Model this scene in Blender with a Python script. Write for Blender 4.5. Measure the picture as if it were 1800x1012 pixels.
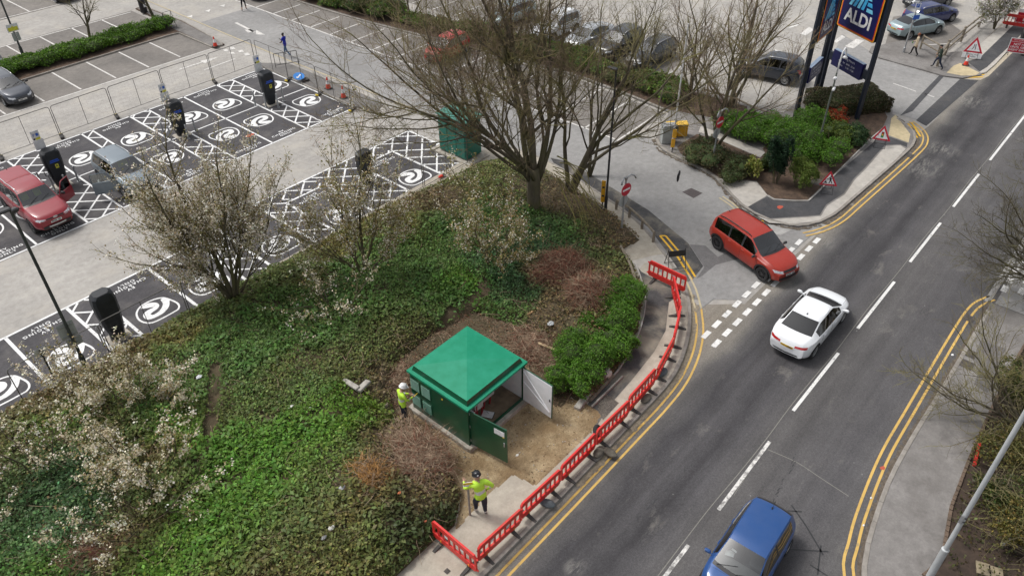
import bpy, bmesh, math, random
import numpy as np
from mathutils import Vector, Matrix, noise
from mathutils.bvhtree import BVHTree

random.seed(7)
np.random.seed(7)
R = math.radians
PI = math.pi
for o in list(bpy.data.objects):
    bpy.data.objects.remove(o)
SC = bpy.context.scene
COL = SC.collection

# ------------------------------------------------------------------ camera, sky, sun, exposure
CAM_H, FPX, PITCH, ROLL, YAW = 21.84, 1366.0, 0.66898, -0.01109, R(41.45)
_fw = Vector((math.cos(PITCH) * math.cos(YAW), math.cos(PITCH) * math.sin(YAW), -math.sin(PITCH)))
_rt0 = Vector((math.sin(YAW), -math.cos(YAW), 0))
_up0 = _rt0.cross(_fw)
_rt = math.cos(ROLL) * _rt0 + math.sin(ROLL) * _up0
_up = -math.sin(ROLL) * _rt0 + math.cos(ROLL) * _up0
cam_data = bpy.data.cameras.new('camera')
cam = bpy.data.objects.new('camera', cam_data)
COL.objects.link(cam)
SC.camera = cam
cam_data.sensor_fit = 'HORIZONTAL'
cam_data.sensor_width = 36.0
cam_data.lens = FPX / 1800 * 36.0
cam_data.clip_start = 0.1
cam_data.clip_end = 2000
cam.matrix_world = Matrix(((_rt.x, _up.x, -_fw.x, 0), (_rt.y, _up.y, -_fw.y, 0), (_rt.z, _up.z, -_fw.z, CAM_H), (0, 0, 0, 1)))


def at(u, v, z=0.0):
    """the point of the plane at height z that the photograph shows at pixel (u, v) - surveyed site coordinates"""
    d = _fw * FPX + _rt * (u - 900) - _up * (v - 506)
    t = (z - CAM_H) / d.z
    return Vector((d.x * t, d.y * t, z))


def pts(px, z=0.0):
    return [(p.x, p.y) for p in (at(u, v, z) for u, v in px)]


SUN_EL, SUN_AZ = R(58), R(108)          # azimuth of the sun in site coordinates, anticlockwise from +X
world = bpy.data.worlds.new('World')
SC.world = world
world.use_nodes = True
wn, wl = world.node_tree.nodes, world.node_tree.links
wn.clear()
w_out = wn.new('ShaderNodeOutputWorld')
w_bg = wn.new('ShaderNodeBackground')
w_sky = wn.new('ShaderNodeTexSky')
w_sky.sky_type = 'NISHITA'
w_sky.sun_disc = False
w_sky.sun_elevation = SUN_EL
w_sky.sun_rotation = R(90) - SUN_AZ
w_sky.dust_density = 4.0
w_sky.air_density = 1.0
w_sky.ozone_density = 1.0
w_hs = wn.new('ShaderNodeHueSaturation')   # an overcast sky is grey
w_hs.inputs['Saturation'].default_value = 0.22
wl.new(w_sky.outputs[0], w_hs.inputs['Color'])
wl.new(w_hs.outputs[0], w_bg.inputs['Color'])
w_bg.inputs['Strength'].default_value = 0.14
wl.new(w_bg.outputs[0], w_out.inputs['Surface'])
sun_d = bpy.data.lights.new('sun', 'SUN')
sun_d.energy = 1.5
sun_d.angle = R(14)
sun_d.color = (1.0, 0.97, 0.92)
sun = bpy.data.objects.new('sun', sun_d)
COL.objects.link(sun)
sun.rotation_euler = Vector((math.cos(SUN_EL) * math.cos(SUN_AZ), math.cos(SUN_EL) * math.sin(SUN_AZ), math.sin(SUN_EL))).to_track_quat('Z', 'Y').to_euler()
sun.location = (-30, -30, 60)
vs = SC.view_settings
vs.view_transform = 'Standard'
vs.look = 'None'
vs.exposure = 0.30
vs.gamma = 1.0
vs.use_curve_mapping = False
SC.cycles.use_denoising = True
SC.cycles.max_bounces = 6
SC.cycles.transparent_max_bounces = 12


# ------------------------------------------------------------------ materials
MATS = {}


def _nodes(name):
    m = bpy.data.materials.new(name)
    m.use_nodes = True
    nt = m.node_tree
    return m, nt, nt.nodes['Principled BSDF']


def _noise(nt, scale, detail=4, rough=0.6, vec=None, mapping=None, dist=0.0):
    n = nt.nodes.new('ShaderNodeTexNoise')
    n.inputs['Scale'].default_value = scale
    n.inputs['Detail'].default_value = detail
    n.inputs['Roughness'].default_value = rough
    n.inputs['Distortion'].default_value = dist
    if vec is None:
        vec = nt.nodes.new('ShaderNodeNewGeometry').outputs['Position']
    if mapping:
        mp = nt.nodes.new('ShaderNodeMapping')
        mp.inputs['Scale'].default_value = mapping
        nt.links.new(vec, mp.inputs['Vector'])
        vec = mp.outputs[0]
    nt.links.new(vec, n.inputs['Vector'])
    return n.outputs['Fac']


def _ramp(nt, fac, stops):
    r = nt.nodes.new('ShaderNodeValToRGB')
    el = r.color_ramp.elements
    while len(el) < len(stops):
        el.new(0.5)
    for e, (p, c) in zip(el, stops):
        e.position = p
        e.color = (c, c, c, 1) if not hasattr(c, '__len__') else (*c[:3], 1)
    nt.links.new(fac, r.inputs['Fac'])
    return r.outputs['Color']


def _mix(nt, fac, a, b, mode='MIX'):
    n = nt.nodes.new('ShaderNodeMix')
    n.data_type = 'RGBA'
    n.blend_type = mode
    for k, val in ((0, fac), (6, a), (7, b)):
        sock = n.inputs[k]
        if isinstance(val, bpy.types.NodeSocket):
            nt.links.new(val, sock)
        elif hasattr(val, '__len__'):
            sock.default_value = (*val[:3], 1)
        else:
            sock.default_value = val if k == 0 else (val, val, val, 1)
    return n.outputs[2]


def _bump(nt, bs, h, strength=0.3, dist=0.02):
    b = nt.nodes.new('ShaderNodeBump')
    b.inputs['Strength'].default_value = strength
    b.inputs['Distance'].default_value = dist
    nt.links.new(h, b.inputs['Height'])
    nt.links.new(b.outputs[0], bs.inputs['Normal'])


def mat(name, c, rough=0.6, c2=None, scale=6.0, metal=0.0, coat=0.0, bump=0.0, spec=0.5, lo=0.35, hi=0.65, alpha=1.0, detail=4):
    """plain surface: base colour c, blotched towards c2 by noise, optional relief"""
    if name in MATS:
        return MATS[name]
    m, nt, bs = _nodes(name)
    bs.inputs['Roughness'].default_value = rough
    bs.inputs['Metallic'].default_value = metal
    bs.inputs['Coat Weight'].default_value = coat
    bs.inputs['Coat Roughness'].default_value = 0.04
    bs.inputs['Specular IOR Level'].default_value = spec
    if c2 is None:
        c2 = tuple(x * 0.82 for x in c)
    f = _noise(nt, scale, detail)
    nt.links.new(_mix(nt, _ramp(nt, f, [(lo, 0), (hi, 1)]), c, c2), bs.inputs['Base Color'])
    if bump:
        _bump(nt, bs, _noise(nt, scale * 6, 3), bump)
    MATS[name] = m
    return m


def asphalt(name, c1, c2, speck=0.25, stain=None, streak=None, rough=0.9, big=0.22, grain=70, dark_spots=0.25):
    """road surfacing: large tonal patches, streaks, aggregate grain, stains"""
    if name in MATS:
        return MATS[name]
    m, nt, bs = _nodes(name)
    bs.inputs['Roughness'].default_value = rough
    bs.inputs['Specular IOR Level'].default_value = 0.25
    col = _mix(nt, _ramp(nt, _noise(nt, big, 6, 0.62), [(0.36, 0), (0.64, 1)]), c1, c2)
    if streak:
        sx, sy, amt = streak
        s = _ramp(nt, _noise(nt, 1.0, 5, 0.6, mapping=(sx, sy, 1)), [(0.3, 1 - amt), (0.7, 1 + amt * 0.6)])
        col = _mix(nt, 1.0, col, s, 'MULTIPLY')
    g = _ramp(nt, _noise(nt, grain, 2, 0.8), [(0.32, 1 - speck), (0.5, 1.0), (0.70, 1 + speck)])
    col = _mix(nt, 1.0, col, g, 'MULTIPLY')
    col = _mix(nt, 1.0, col, _ramp(nt, _noise(nt, 13, 3, 0.8), [(0.3, 1 - speck * .55), (0.5, 1.0), (0.7, 1 + speck * .5)]), 'MULTIPLY')
    md = _ramp(nt, _noise(nt, 3.1, 7, 0.7), [(0.3, 0.80), (0.7, 1.12)])
    col = _mix(nt, 1.0, col, md, 'MULTIPLY')
    if dark_spots:
        ds = _ramp(nt, _noise(nt, 1.1, 3, 0.5, dist=0.6), [(0.64, 0), (0.74, dark_spots)])
        col = _mix(nt, ds, col, tuple(x * 0.45 for x in c1))
    if stain:
        sc, sa, lo, hi = stain
        st = _ramp(nt, _noise(nt, 0.55, 6, 0.65, dist=0.4), [(lo, 0), (hi, sa)])
        col = _mix(nt, st, col, sc)
    nt.links.new(col, bs.inputs['Base Color'])
    _bump(nt, bs, _noise(nt, grain, 3, 0.8), 0.35, 0.012)
    MATS[name] = m
    return m


def varymat(name, c, dc, rough=0.45, amount=0.35):
    """plastic that is more or less faded and scuffed from one piece to the next"""
    m, nt, bs = _nodes(name)
    oi = nt.nodes.new('ShaderNodeObjectInfo')
    col = _mix(nt, _ramp(nt, oi.outputs['Random'], [(0.0, 0.0), (1.0, amount)]), c, dc)
    col = _mix(nt, _ramp(nt, _noise(nt, 7, 6, 0.75), [(0.52, 0), (0.75, .5)]), col, (0.30, 0.16, 0.13))
    nt.links.new(col, bs.inputs['Base Color'])
    bs.inputs['Roughness'].default_value = rough
    MATS[name] = m
    return m


def leafmat(name, rough=0.55, trans=0.25):
    """leaf colour comes from a per-leaf colour of the plant itself"""
    if name in MATS:
        return MATS[name]
    m, nt, bs = _nodes(name)
    a = nt.nodes.new('ShaderNodeAttribute')
    a.attribute_name = 'leaf_colour'
    nt.links.new(a.outputs['Color'], bs.inputs['Base Color'])
    bs.inputs['Roughness'].default_value = rough
    bs.inputs['Specular IOR Level'].default_value = 0.3
    tr = nt.nodes.new('ShaderNodeBsdfTranslucent')
    nt.links.new(a.outputs['Color'], tr.inputs['Color'])
    mx = nt.nodes.new('ShaderNodeMixShader')
    mx.inputs[0].default_value = trans
    nt.links.new(bs.outputs[0], mx.inputs[1])
    nt.links.new(tr.outputs[0], mx.inputs[2])
    nt.links.new(mx.outputs[0], nt.nodes['Material Output'].inputs['Surface'])
    MATS[name] = m
    return m


def paintmat(name, c, metal=0.0, rough=0.35, coat=0.55):
    """car paint outside, dark lining on the inner face of the panel"""
    if name in MATS:
        return MATS[name]
    m, nt, bs = _nodes(name)
    g = nt.nodes.new('ShaderNodeNewGeometry')
    dust = _ramp(nt, _noise(nt, 2.5, 5, 0.65), [(0.35, 0), (0.75, 0.05)])
    base = _mix(nt, dust, c, (0.30, 0.28, 0.25))
    nt.links.new(_mix(nt, g.outputs['Backfacing'], base, (0.10, 0.10, 0.10)), bs.inputs['Base Color'])
    bs.inputs['Metallic'].default_value = metal
    bs.inputs['Roughness'].default_value = rough
    bs.inputs['Coat Weight'].default_value = coat
    bs.inputs['Coat Roughness'].default_value = 0.05
    MATS[name] = m
    return m


def glassmat(name, tint=(0.30, 0.34, 0.34), base=0.05):
    if name in MATS:
        return MATS[name]
    m, nt, bs = _nodes(name)
    nt.nodes.remove(bs)
    t = nt.nodes.new('ShaderNodeBsdfTransparent')
    t.inputs[0].default_value = (*tint, 1)
    g = nt.nodes.new('ShaderNodeBsdfGlossy')
    g.inputs['Roughness'].default_value = 0.02
    fr = nt.nodes.new('ShaderNodeFresnel')
    fr.inputs['IOR'].default_value = 1.55
    mul = nt.nodes.new('ShaderNodeMath')
    mul.operation = 'MULTIPLY_ADD'
    mul.inputs[1].default_value = 1.6
    mul.inputs[2].default_value = base
    mul.use_clamp = True
    nt.links.new(fr.outputs[0], mul.inputs[0])
    mx = nt.nodes.new('ShaderNodeMixShader')
    nt.links.new(mul.outputs[0], mx.inputs[0])
    nt.links.new(t.outputs[0], mx.inputs[1])
    nt.links.new(g.outputs[0], mx.inputs[2])
    nt.links.new(mx.outputs[0], nt.nodes['Material Output'].inputs['Surface'])
    MATS[name] = m
    return m


# ------------------------------------------------------------------ mesh building
def link_props(o, label=None, cat=None, group=None, kind=None):
    if label:
        o['label'] = label
    if cat:
        o['category'] = cat
    if group:
        o['group'] = group
    if kind:
        o['kind'] = kind
    return o


def place(name, me, parent=None, loc=(0, 0, 0), rotz=0.0, rot=None, scale=None, **kw):
    o = bpy.data.objects.new(name, me)
    COL.objects.link(o)
    o.parent = parent
    o.location = loc
    o.rotation_euler = rot if rot is not None else (0, 0, rotz)
    if scale is not None:
        o.scale = scale
    return link_props(o, **kw)


def thing(name, label, cat, loc=(0, 0, 0), rotz=0.0, group=None, rot=None):
    o = bpy.data.objects.new(name, None)
    o.empty_display_size = 0.2
    COL.objects.link(o)
    o.location = loc
    o.rotation_euler = rot if rot is not None else (0, 0, rotz)
    return link_props(o, label, cat, group)


def copy_tree(o, parent=None, loc=None, rotz=None, label=None):
    c = o.copy()
    COL.objects.link(c)
    if parent is not None:
        c.parent = parent
    if loc is not None:
        c.location = loc
    if rotz is not None:
        c.rotation_euler = (0, 0, rotz)
    if label:
        c['label'] = label
    for ch in list(o.children):
        copy_tree(ch, c)
    return c


def _frame(d):
    d = d.normalized()
    a = Vector((0, 0, 1)) if abs(d.z) < 0.9 else Vector((1, 0, 0))
    x = a.cross(d).normalized()
    return x, d.cross(x)


class MB:
    """collects shapes into one mesh"""

    def __init__(self):
        self.v, self.f, self.m = [], [], []

    def add(self, v, f, mi=0):
        b = len(self.v)
        self.v.extend(tuple(x) for x in v)
        for q in f:
            self.f.append(tuple(i + b for i in q))
            self.m.append(mi)
        return self

    def box(self, c, s, rotz=0.0, mi=0, M=None):
        x, y, z = s[0] / 2, s[1] / 2, s[2] / 2
        vv = [Vector(p) for p in ((-x, -y, -z), (x, -y, -z), (x, y, -z), (-x, y, -z), (-x, -y, z), (x, -y, z), (x, y, z), (-x, y, z))]
        T = Matrix.Translation(c) @ (M.to_4x4() if M is not None else Matrix.Rotation(rotz, 4, 'Z'))
        return self.add([T @ p for p in vv], [(3, 2, 1, 0), (4, 5, 6, 7), (0, 1, 5, 4), (1, 2, 6, 5), (2, 3, 7, 6), (3, 0, 4, 7)], mi)

    def bbox(self, c, s, b=0.02, rotz=0.0, mi=0, M=None):
        """box with chamfered edges"""
        x, y, z = s[0] / 2, s[1] / 2, s[2] / 2
        b = min(b, x * 0.9, y * 0.9, z * 0.9)
        T = Matrix.Translation(c) @ (M.to_4x4() if M is not None else Matrix.Rotation(rotz, 4, 'Z'))
        ring = lambda xx, yy, bb, zz: [(xx - bb, -yy, zz), (xx, -yy + bb, zz), (xx, yy - bb, zz), (xx - bb, yy, zz), (-xx + bb, yy, zz), (-xx, yy - bb, zz), (-xx, -yy + bb, zz), (-xx + bb, -yy, zz)]
        rs = [ring(x - b, y - b, b * 0.5, -z), ring(x, y, b, -z + b), ring(x, y, b, z - b), ring(x - b, y - b, b * 0.5, z)]
        vv = [T @ Vector(p) for r in rs for p in r]
        ff = [tuple(range(7, -1, -1)), tuple(range(24, 32))]
        for k in range(3):
            for i in range(8):
                j = (i + 1) % 8
                ff.append((k * 8 + i, k * 8 + j, k * 8 + 8 + j, k * 8 + 8 + i))
        return self.add(vv, ff, mi)

    def tube(self, P, r, n=6, mi=0, cap=True):
        P = [Vector(p) for p in P]
        k = len(P)
        rr = r if hasattr(r, '__len__') else [r] * k
        b = len(self.v)
        x, y = _frame(P[1] - P[0])
        cs = [(math.cos(2 * PI * i / n), math.sin(2 * PI * i / n)) for i in range(n)]
        for i, p in enumerate(P):
            d = (P[min(i + 1, k - 1)] - P[max(i - 1, 0)])
            if d.length < 1e-9:
                d = Vector((0, 0, 1))
            d.normalize()
            x = (x - d * x.dot(d))
            if x.length < 1e-6:
                x = _frame(d)[0]
            x.normalize()
            y = d.cross(x)
            q = rr[i]
            for c, s in cs:
                self.v.append((p.x + (x.x * c + y.x * s) * q, p.y + (x.y * c + y.y * s) * q, p.z + (x.z * c + y.z * s) * q))
        for i in range(k - 1):
            for j in range(n):
                jj = (j + 1) % n
                self.f.append((b + i * n + j, b + i * n + jj, b + (i + 1) * n + jj, b + (i + 1) * n + j))
                self.m.append(mi)
        if cap:
            self.f.append(tuple(b + j for j in range(n - 1, -1, -1)))
            self.f.append(tuple(b + (k - 1) * n + j for j in range(n)))
            self.m += [mi, mi]
        return self

    def prism(self, poly, z0, z1, mi=0, T=None):
        """vertical walls and flat top/bottom of an outline (counter-clockwise or not)"""
        a = sum(poly[i][0] * poly[(i + 1) % len(poly)][1] - poly[(i + 1) % len(poly)][0] * poly[i][1] for i in range(len(poly)))
        if a < 0:
            poly = poly[::-1]
        n = len(poly)
        vv = [Vector((p[0], p[1], z0)) for p in poly] + [Vector((p[0], p[1], z1)) for p in poly]
        if T is not None:
            vv = [T @ p for p in vv]
        ff = [tuple(range(n - 1, -1, -1)), tuple(range(n, 2 * n))]
        for i in range(n):
            j = (i + 1) % n
            ff.append((i, j, n + j, n + i))
        return self.add(vv, ff, mi)

    def sheet(self, poly, z, mi=0):
        a = sum(poly[i][0] * poly[(i + 1) % len(poly)][1] - poly[(i + 1) % len(poly)][0] * poly[i][1] for i in range(len(poly)))
        if a < 0:
            poly = poly[::-1]
        return self.add([(p[0], p[1], z) for p in poly], [tuple(range(len(poly)))], mi)

    def lathe(self, prof, n=16, mi=0, T=None, closed=False):
        vv, ff = [], []
        k = len(prof)
        for i in range(n):
            a = 2 * PI * i / n
            for r_, z in prof:
                p = Vector((r_ * math.cos(a), r_ * math.sin(a), z))
                vv.append(T @ p if T is not None else p)
        for i in range(n):
            j = (i + 1) % n
            for q in range(k if closed else k - 1):
                q2 = (q + 1) % k
                ff.append((i * k + q, j * k + q, j * k + q2, i * k + q2))
        return self.add(vv, ff, mi)

    def strip(self, P, w, z, mi=0, closed=False):
        """flat ribbon of width w along a path on the ground"""
        P = [Vector((p[0], p[1])) for p in P]
        k = len(P)
        vv = []
        for i, p in enumerate(P):
            d = P[(i + 1) % k] - P[i - 1] if closed else P[min(i + 1, k - 1)] - P[max(i - 1, 0)]
            d.normalize()
            nrm = Vector((-d.y, d.x))
            vv.append((p.x + nrm.x * w / 2, p.y + nrm.y * w / 2, z))
            vv.append((p.x - nrm.x * w / 2, p.y - nrm.y * w / 2, z))
        ff = []
        for i in range(k if closed else k - 1):
            a, b = i, (i + 1) % k
            ff.append((2 * a + 1, 2 * b + 1, 2 * b, 2 * a))
        return self.add(vv, ff, mi)

    def ell(self, c, r, n=10, mi=0, M=None):
        prof = [(math.sin(PI * i / n), -math.cos(PI * i / n)) for i in range(n + 1)]
        T = Matrix.Translation(c) @ (M.to_4x4() if M is not None else Matrix()) @ Matrix.Diagonal((*r, 1))
        return self.lathe(prof, n * 2 if n < 8 else n + 4, mi, T)

    def mesh(self, name, mats, smooth=False, angle=None, weld=False):
        me = bpy.data.meshes.new(name)
        me.from_pydata(self.v, [], self.f)
        for m in (mats if isinstance(mats, (list, tuple)) else [mats]):
            me.materials.append(m)
        if any(self.m):
            me.polygons.foreach_set('material_index', self.m)
        if weld:
            bm = bmesh.new()
            bm.from_mesh(me)
            bmesh.ops.remove_doubles(bm, verts=bm.verts, dist=1e-4)
            bm.to_mesh(me)
            bm.free()
        if smooth:
            me.polygons.foreach_set('use_smooth', [True] * len(me.polygons))
            if angle:
                me.set_sharp_from_angle(angle=R(angle))
        me.update()
        return me

    def obj(self, name, mats, parent=None, loc=(0, 0, 0), rotz=0.0, rot=None, smooth=False, angle=None, weld=False, **kw):
        return place(name, self.mesh(name, mats, smooth, angle, weld), parent, loc, rotz, rot, **kw)


def smooth_path(P, step=0.4, closed=False):
    """Catmull-Rom through the points"""
    P = [Vector((p[0], p[1])) for p in P]
    out = []
    n = len(P)
    for i in range(n if closed else n - 1):
        p0 = P[i - 1] if (i > 0 or closed) else P[0]
        p1, p2 = P[i], P[(i + 1) % n]
        p3 = P[(i + 2) % n] if (i + 2 < n or closed) else P[n - 1]
        L = (p2 - p1).length
        k = max(1, int(L / step))
        for j in range(k):
            t = j / k
            q = 0.5 * ((2 * p1) + (p2 - p0) * t + (2 * p0 - 5 * p1 + 4 * p2 - p3) * t * t + (3 * p1 - p0 - 3 * p2 + p3) * t ** 3)
            out.append((q.x, q.y))
    if not closed:
        out.append((P[-1].x, P[-1].y))
    return out


def offset_path(P, d):
    P = [Vector((p[0], p[1])) for p in P]
    out = []
    for i, p in enumerate(P):
        t = (P[min(i + 1, len(P) - 1)] - P[max(i - 1, 0)]).normalized()
        out.append((p.x - t.y * d, p.y + t.x * d))
    return out


def resample(P, step):
    P = [Vector((p[0], p[1])) for p in P]
    out = [P[0]]
    acc = 0.0
    for a, b in zip(P, P[1:]):
        L = (b - a).length
        pos = step - acc
        while pos <= L + 1e-9:
            out.append(a + (b - a) * (pos / L))
            pos += step
        acc = (acc + L) % step
    return out


_text_cache = {}


def text_mesh(body, m, size=1.0, space=1.0, line=1.0, depth=0.0, key=None, width=1.0, bold=0.0):
    k = (body, m.name, size, space, line, depth, width, bold)
    if k in _text_cache:
        return _text_cache[k]
    cu = bpy.data.curves.new('lettering', 'FONT')
    cu.body = body
    cu.size = size
    cu.align_x = 'CENTER'
    cu.align_y = 'CENTER'
    cu.space_character = space
    cu.space_line = line
    cu.extrude = depth
    cu.offset = bold
    cu.resolution_u = 3
    o = bpy.data.objects.new('lettering', cu)
    COL.objects.link(o)
    dg = bpy.context.evaluated_depsgraph_get()
    me = bpy.data.meshes.new_from_object(o.evaluated_get(dg))
    bpy.data.objects.remove(o)
    bpy.data.curves.remove(cu)
    if width != 1.0:
        me.transform(Matrix.Diagonal((width, 1, 1, 1)))
    me.materials.clear()
    me.materials.append(m)
    _text_cache[k] = me
    return me


def pip(poly):
    """point-in-polygon test for arrays"""
    P = np.array(poly)

    def f(x, y):
        inside = np.zeros(len(x), bool)
        j = len(P) - 1
        for i in range(len(P)):
            xi, yi, xj, yj = P[i, 0], P[i, 1], P[j, 0], P[j, 1]
            c = ((yi > y) != (yj > y)) & (x < (xj - xi) * (y - yi) / (yj - yi + 1e-12) + xi)
            inside ^= c
            j = i
        return inside
    return f


def vnoise(x, y, s, seed=0.0, octaves=3):
    """cheap smooth value noise for arrays, about 0..1"""
    out = np.zeros(len(x))
    amp, tot = 1.0, 0.0
    for o in range(octaves):
        xs, ys = x * s + seed * 17.3 + o * 31.7, y * s + seed * 7.7 + o * 11.1
        xi, yi = np.floor(xs), np.floor(ys)
        fx, fy = xs - xi, ys - yi
        fx, fy = fx * fx * (3 - 2 * fx), fy * fy * (3 - 2 * fy)

        def h(a, b):
            q = np.sin(a * 127.1 + b * 311.7 + 0.5) * 43758.5453
            return q - np.floor(q)
        out += amp * ((h(xi, yi) * (1 - fx) + h(xi + 1, yi) * fx) * (1 - fy) + (h(xi, yi + 1) * (1 - fx) + h(xi + 1, yi + 1) * fx) * fy)
        tot += amp
        amp *= 0.5
        s *= 2.1
    return out / tot


def leaf_mesh(name, P, size, cols, m, flat=0.5, aspect=0.6, sizevar=0.35, nrm=None):
    """many small leaf faces as one mesh: P (n,3), cols (n,3); flat = how much they face up (or along nrm)"""
    n = len(P)
    P = np.asarray(P, float)
    rnd = np.random.normal(size=(n, 3))
    rnd /= np.linalg.norm(rnd, axis=1)[:, None]
    base = np.array([0, 0, 1.0]) if nrm is None else nrm
    nn = rnd * (1 - flat) + base * flat
    nn /= np.linalg.norm(nn, axis=1)[:, None] + 1e-9
    t = np.random.normal(size=(n, 3))
    t -= nn * (t * nn).sum(1)[:, None]
    t /= np.linalg.norm(t, axis=1)[:, None] + 1e-9
    b = np.cross(nn, t)
    s = (size * (1 + sizevar * np.random.uniform(-1, 1, n)))[:, None]
    V = np.empty((n, 4, 3))
    V[:, 0] = P - t * s
    V[:, 1] = P + b * s * aspect + nn * s * 0.15
    V[:, 2] = P + t * s
    V[:, 3] = P - b * s * aspect + nn * s * 0.15
    me = bpy.data.meshes.new(name)
    me.vertices.add(n * 4)
    me.vertices.foreach_set('co', V.ravel())
    me.loops.add(n * 4)
    me.loops.foreach_set('vertex_index', np.arange(n * 4, dtype=np.int32))
    me.polygons.add(n)
    me.polygons.foreach_set('loop_start', np.arange(0, n * 4, 4, dtype=np.int32))
    ca = me.color_attributes.new('leaf_colour', 'FLOAT_COLOR', 'POINT')
    C = np.ones((n, 4, 4))
    C[:, :, :3] = np.clip(np.asarray(cols, float), 0, 1)[:, None, :]
    ca.data.foreach_set('color', C.ravel())
    me.materials.append(m)
    me.update(calc_edges=True)
    me.validate()
    return me


def jitter(c, n, v=0.25, h=0.08):
    """n colours around c: brightness and slight hue spread from leaf to leaf"""
    c = np.asarray(c, float)
    if c.ndim == 1:
        c = np.tile(c, (n, 1))
    return c * np.exp(np.random.normal(0, v, (n, 1))) * (1 + np.random.normal(0, h, (n, 3)))

# ================================================================== THE SETTING
A_LOT = asphalt('car park asphalt', (0.395, 0.375, 0.348), (0.325, 0.308, 0.287), 0.07, stain=((0.46, 0.42, 0.36), 0.6, 0.5, 0.75), streak=(0.10, 0.9, 0.08), dark_spots=0.12, grain=55)
A_LOT2 = asphalt('grey aisle asphalt', (0.305, 0.298, 0.290), (0.250, 0.244, 0.238), 0.09, streak=(0.9, 0.10, 0.07), dark_spots=0.15)
A_BAY = asphalt('worn parking bay asphalt', (0.235, 0.215, 0.195), (0.17, 0.157, 0.145), 0.18, stain=((0.09, 0.085, 0.08), 0.55, 0.52, 0.8), dark_spots=0.35)
A_EV = asphalt('new dark tarmac', (0.094, 0.090, 0.095), (0.064, 0.061, 0.065), 0.34, stain=((0.20, 0.185, 0.17), 0.6, 0.50, 0.80), dark_spots=0.3, streak=(1.2, 0.25, 0.14))
A_PATH = asphalt('dark footway tarmac', (0.085, 0.084, 0.085), (0.055, 0.054, 0.055), 0.35, stain=((0.28, 0.25, 0.20), 0.85, 0.45, 0.68), dark_spots=0.2)
A_NEWPATH = asphalt('fresh footway tarmac', (0.078, 0.078, 0.082), (0.054, 0.054, 0.058), 0.3, stain=((0.14, 0.13, 0.12), 0.5, 0.5, 0.8))
A_PAVE = asphalt('grey footway asphalt', (0.250, 0.236, 0.225), (0.180, 0.169, 0.160), 0.2, stain=((0.105, 0.095, 0.087), 0.75, 0.48, 0.75), dark_spots=.4)
C_PAVE = asphalt('dusty concrete', (0.44, 0.40, 0.335), (0.355, 0.32, 0.265), 0.10, stain=((0.24, 0.20, 0.15), 0.55, 0.5, 0.8), dark_spots=0.2, grain=50)
C_NEW = asphalt('pale fresh concrete', (0.47, 0.44, 0.40), (0.41, 0.385, 0.35), 0.06, stain=((0.33, 0.29, 0.24), 0.5, 0.52, 0.8), dark_spots=0.08, grain=50)
TACT = asphalt('buff tactile paving', (0.55, 0.46, 0.29), (0.47, 0.39, 0.25), 0.08, dark_spots=0.1, stain=((0.30, 0.25, 0.17), 0.4, 0.5, 0.8))
KERB = mat('kerb concrete', (0.31, 0.285, 0.255), 0.9, (0.215, 0.195, 0.172), 2.5, bump=0.3)
EDGING = mat('edging concrete', (0.50, 0.48, 0.45), 0.9, (0.35, 0.33, 0.30), 2.5, bump=0.2)


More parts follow.
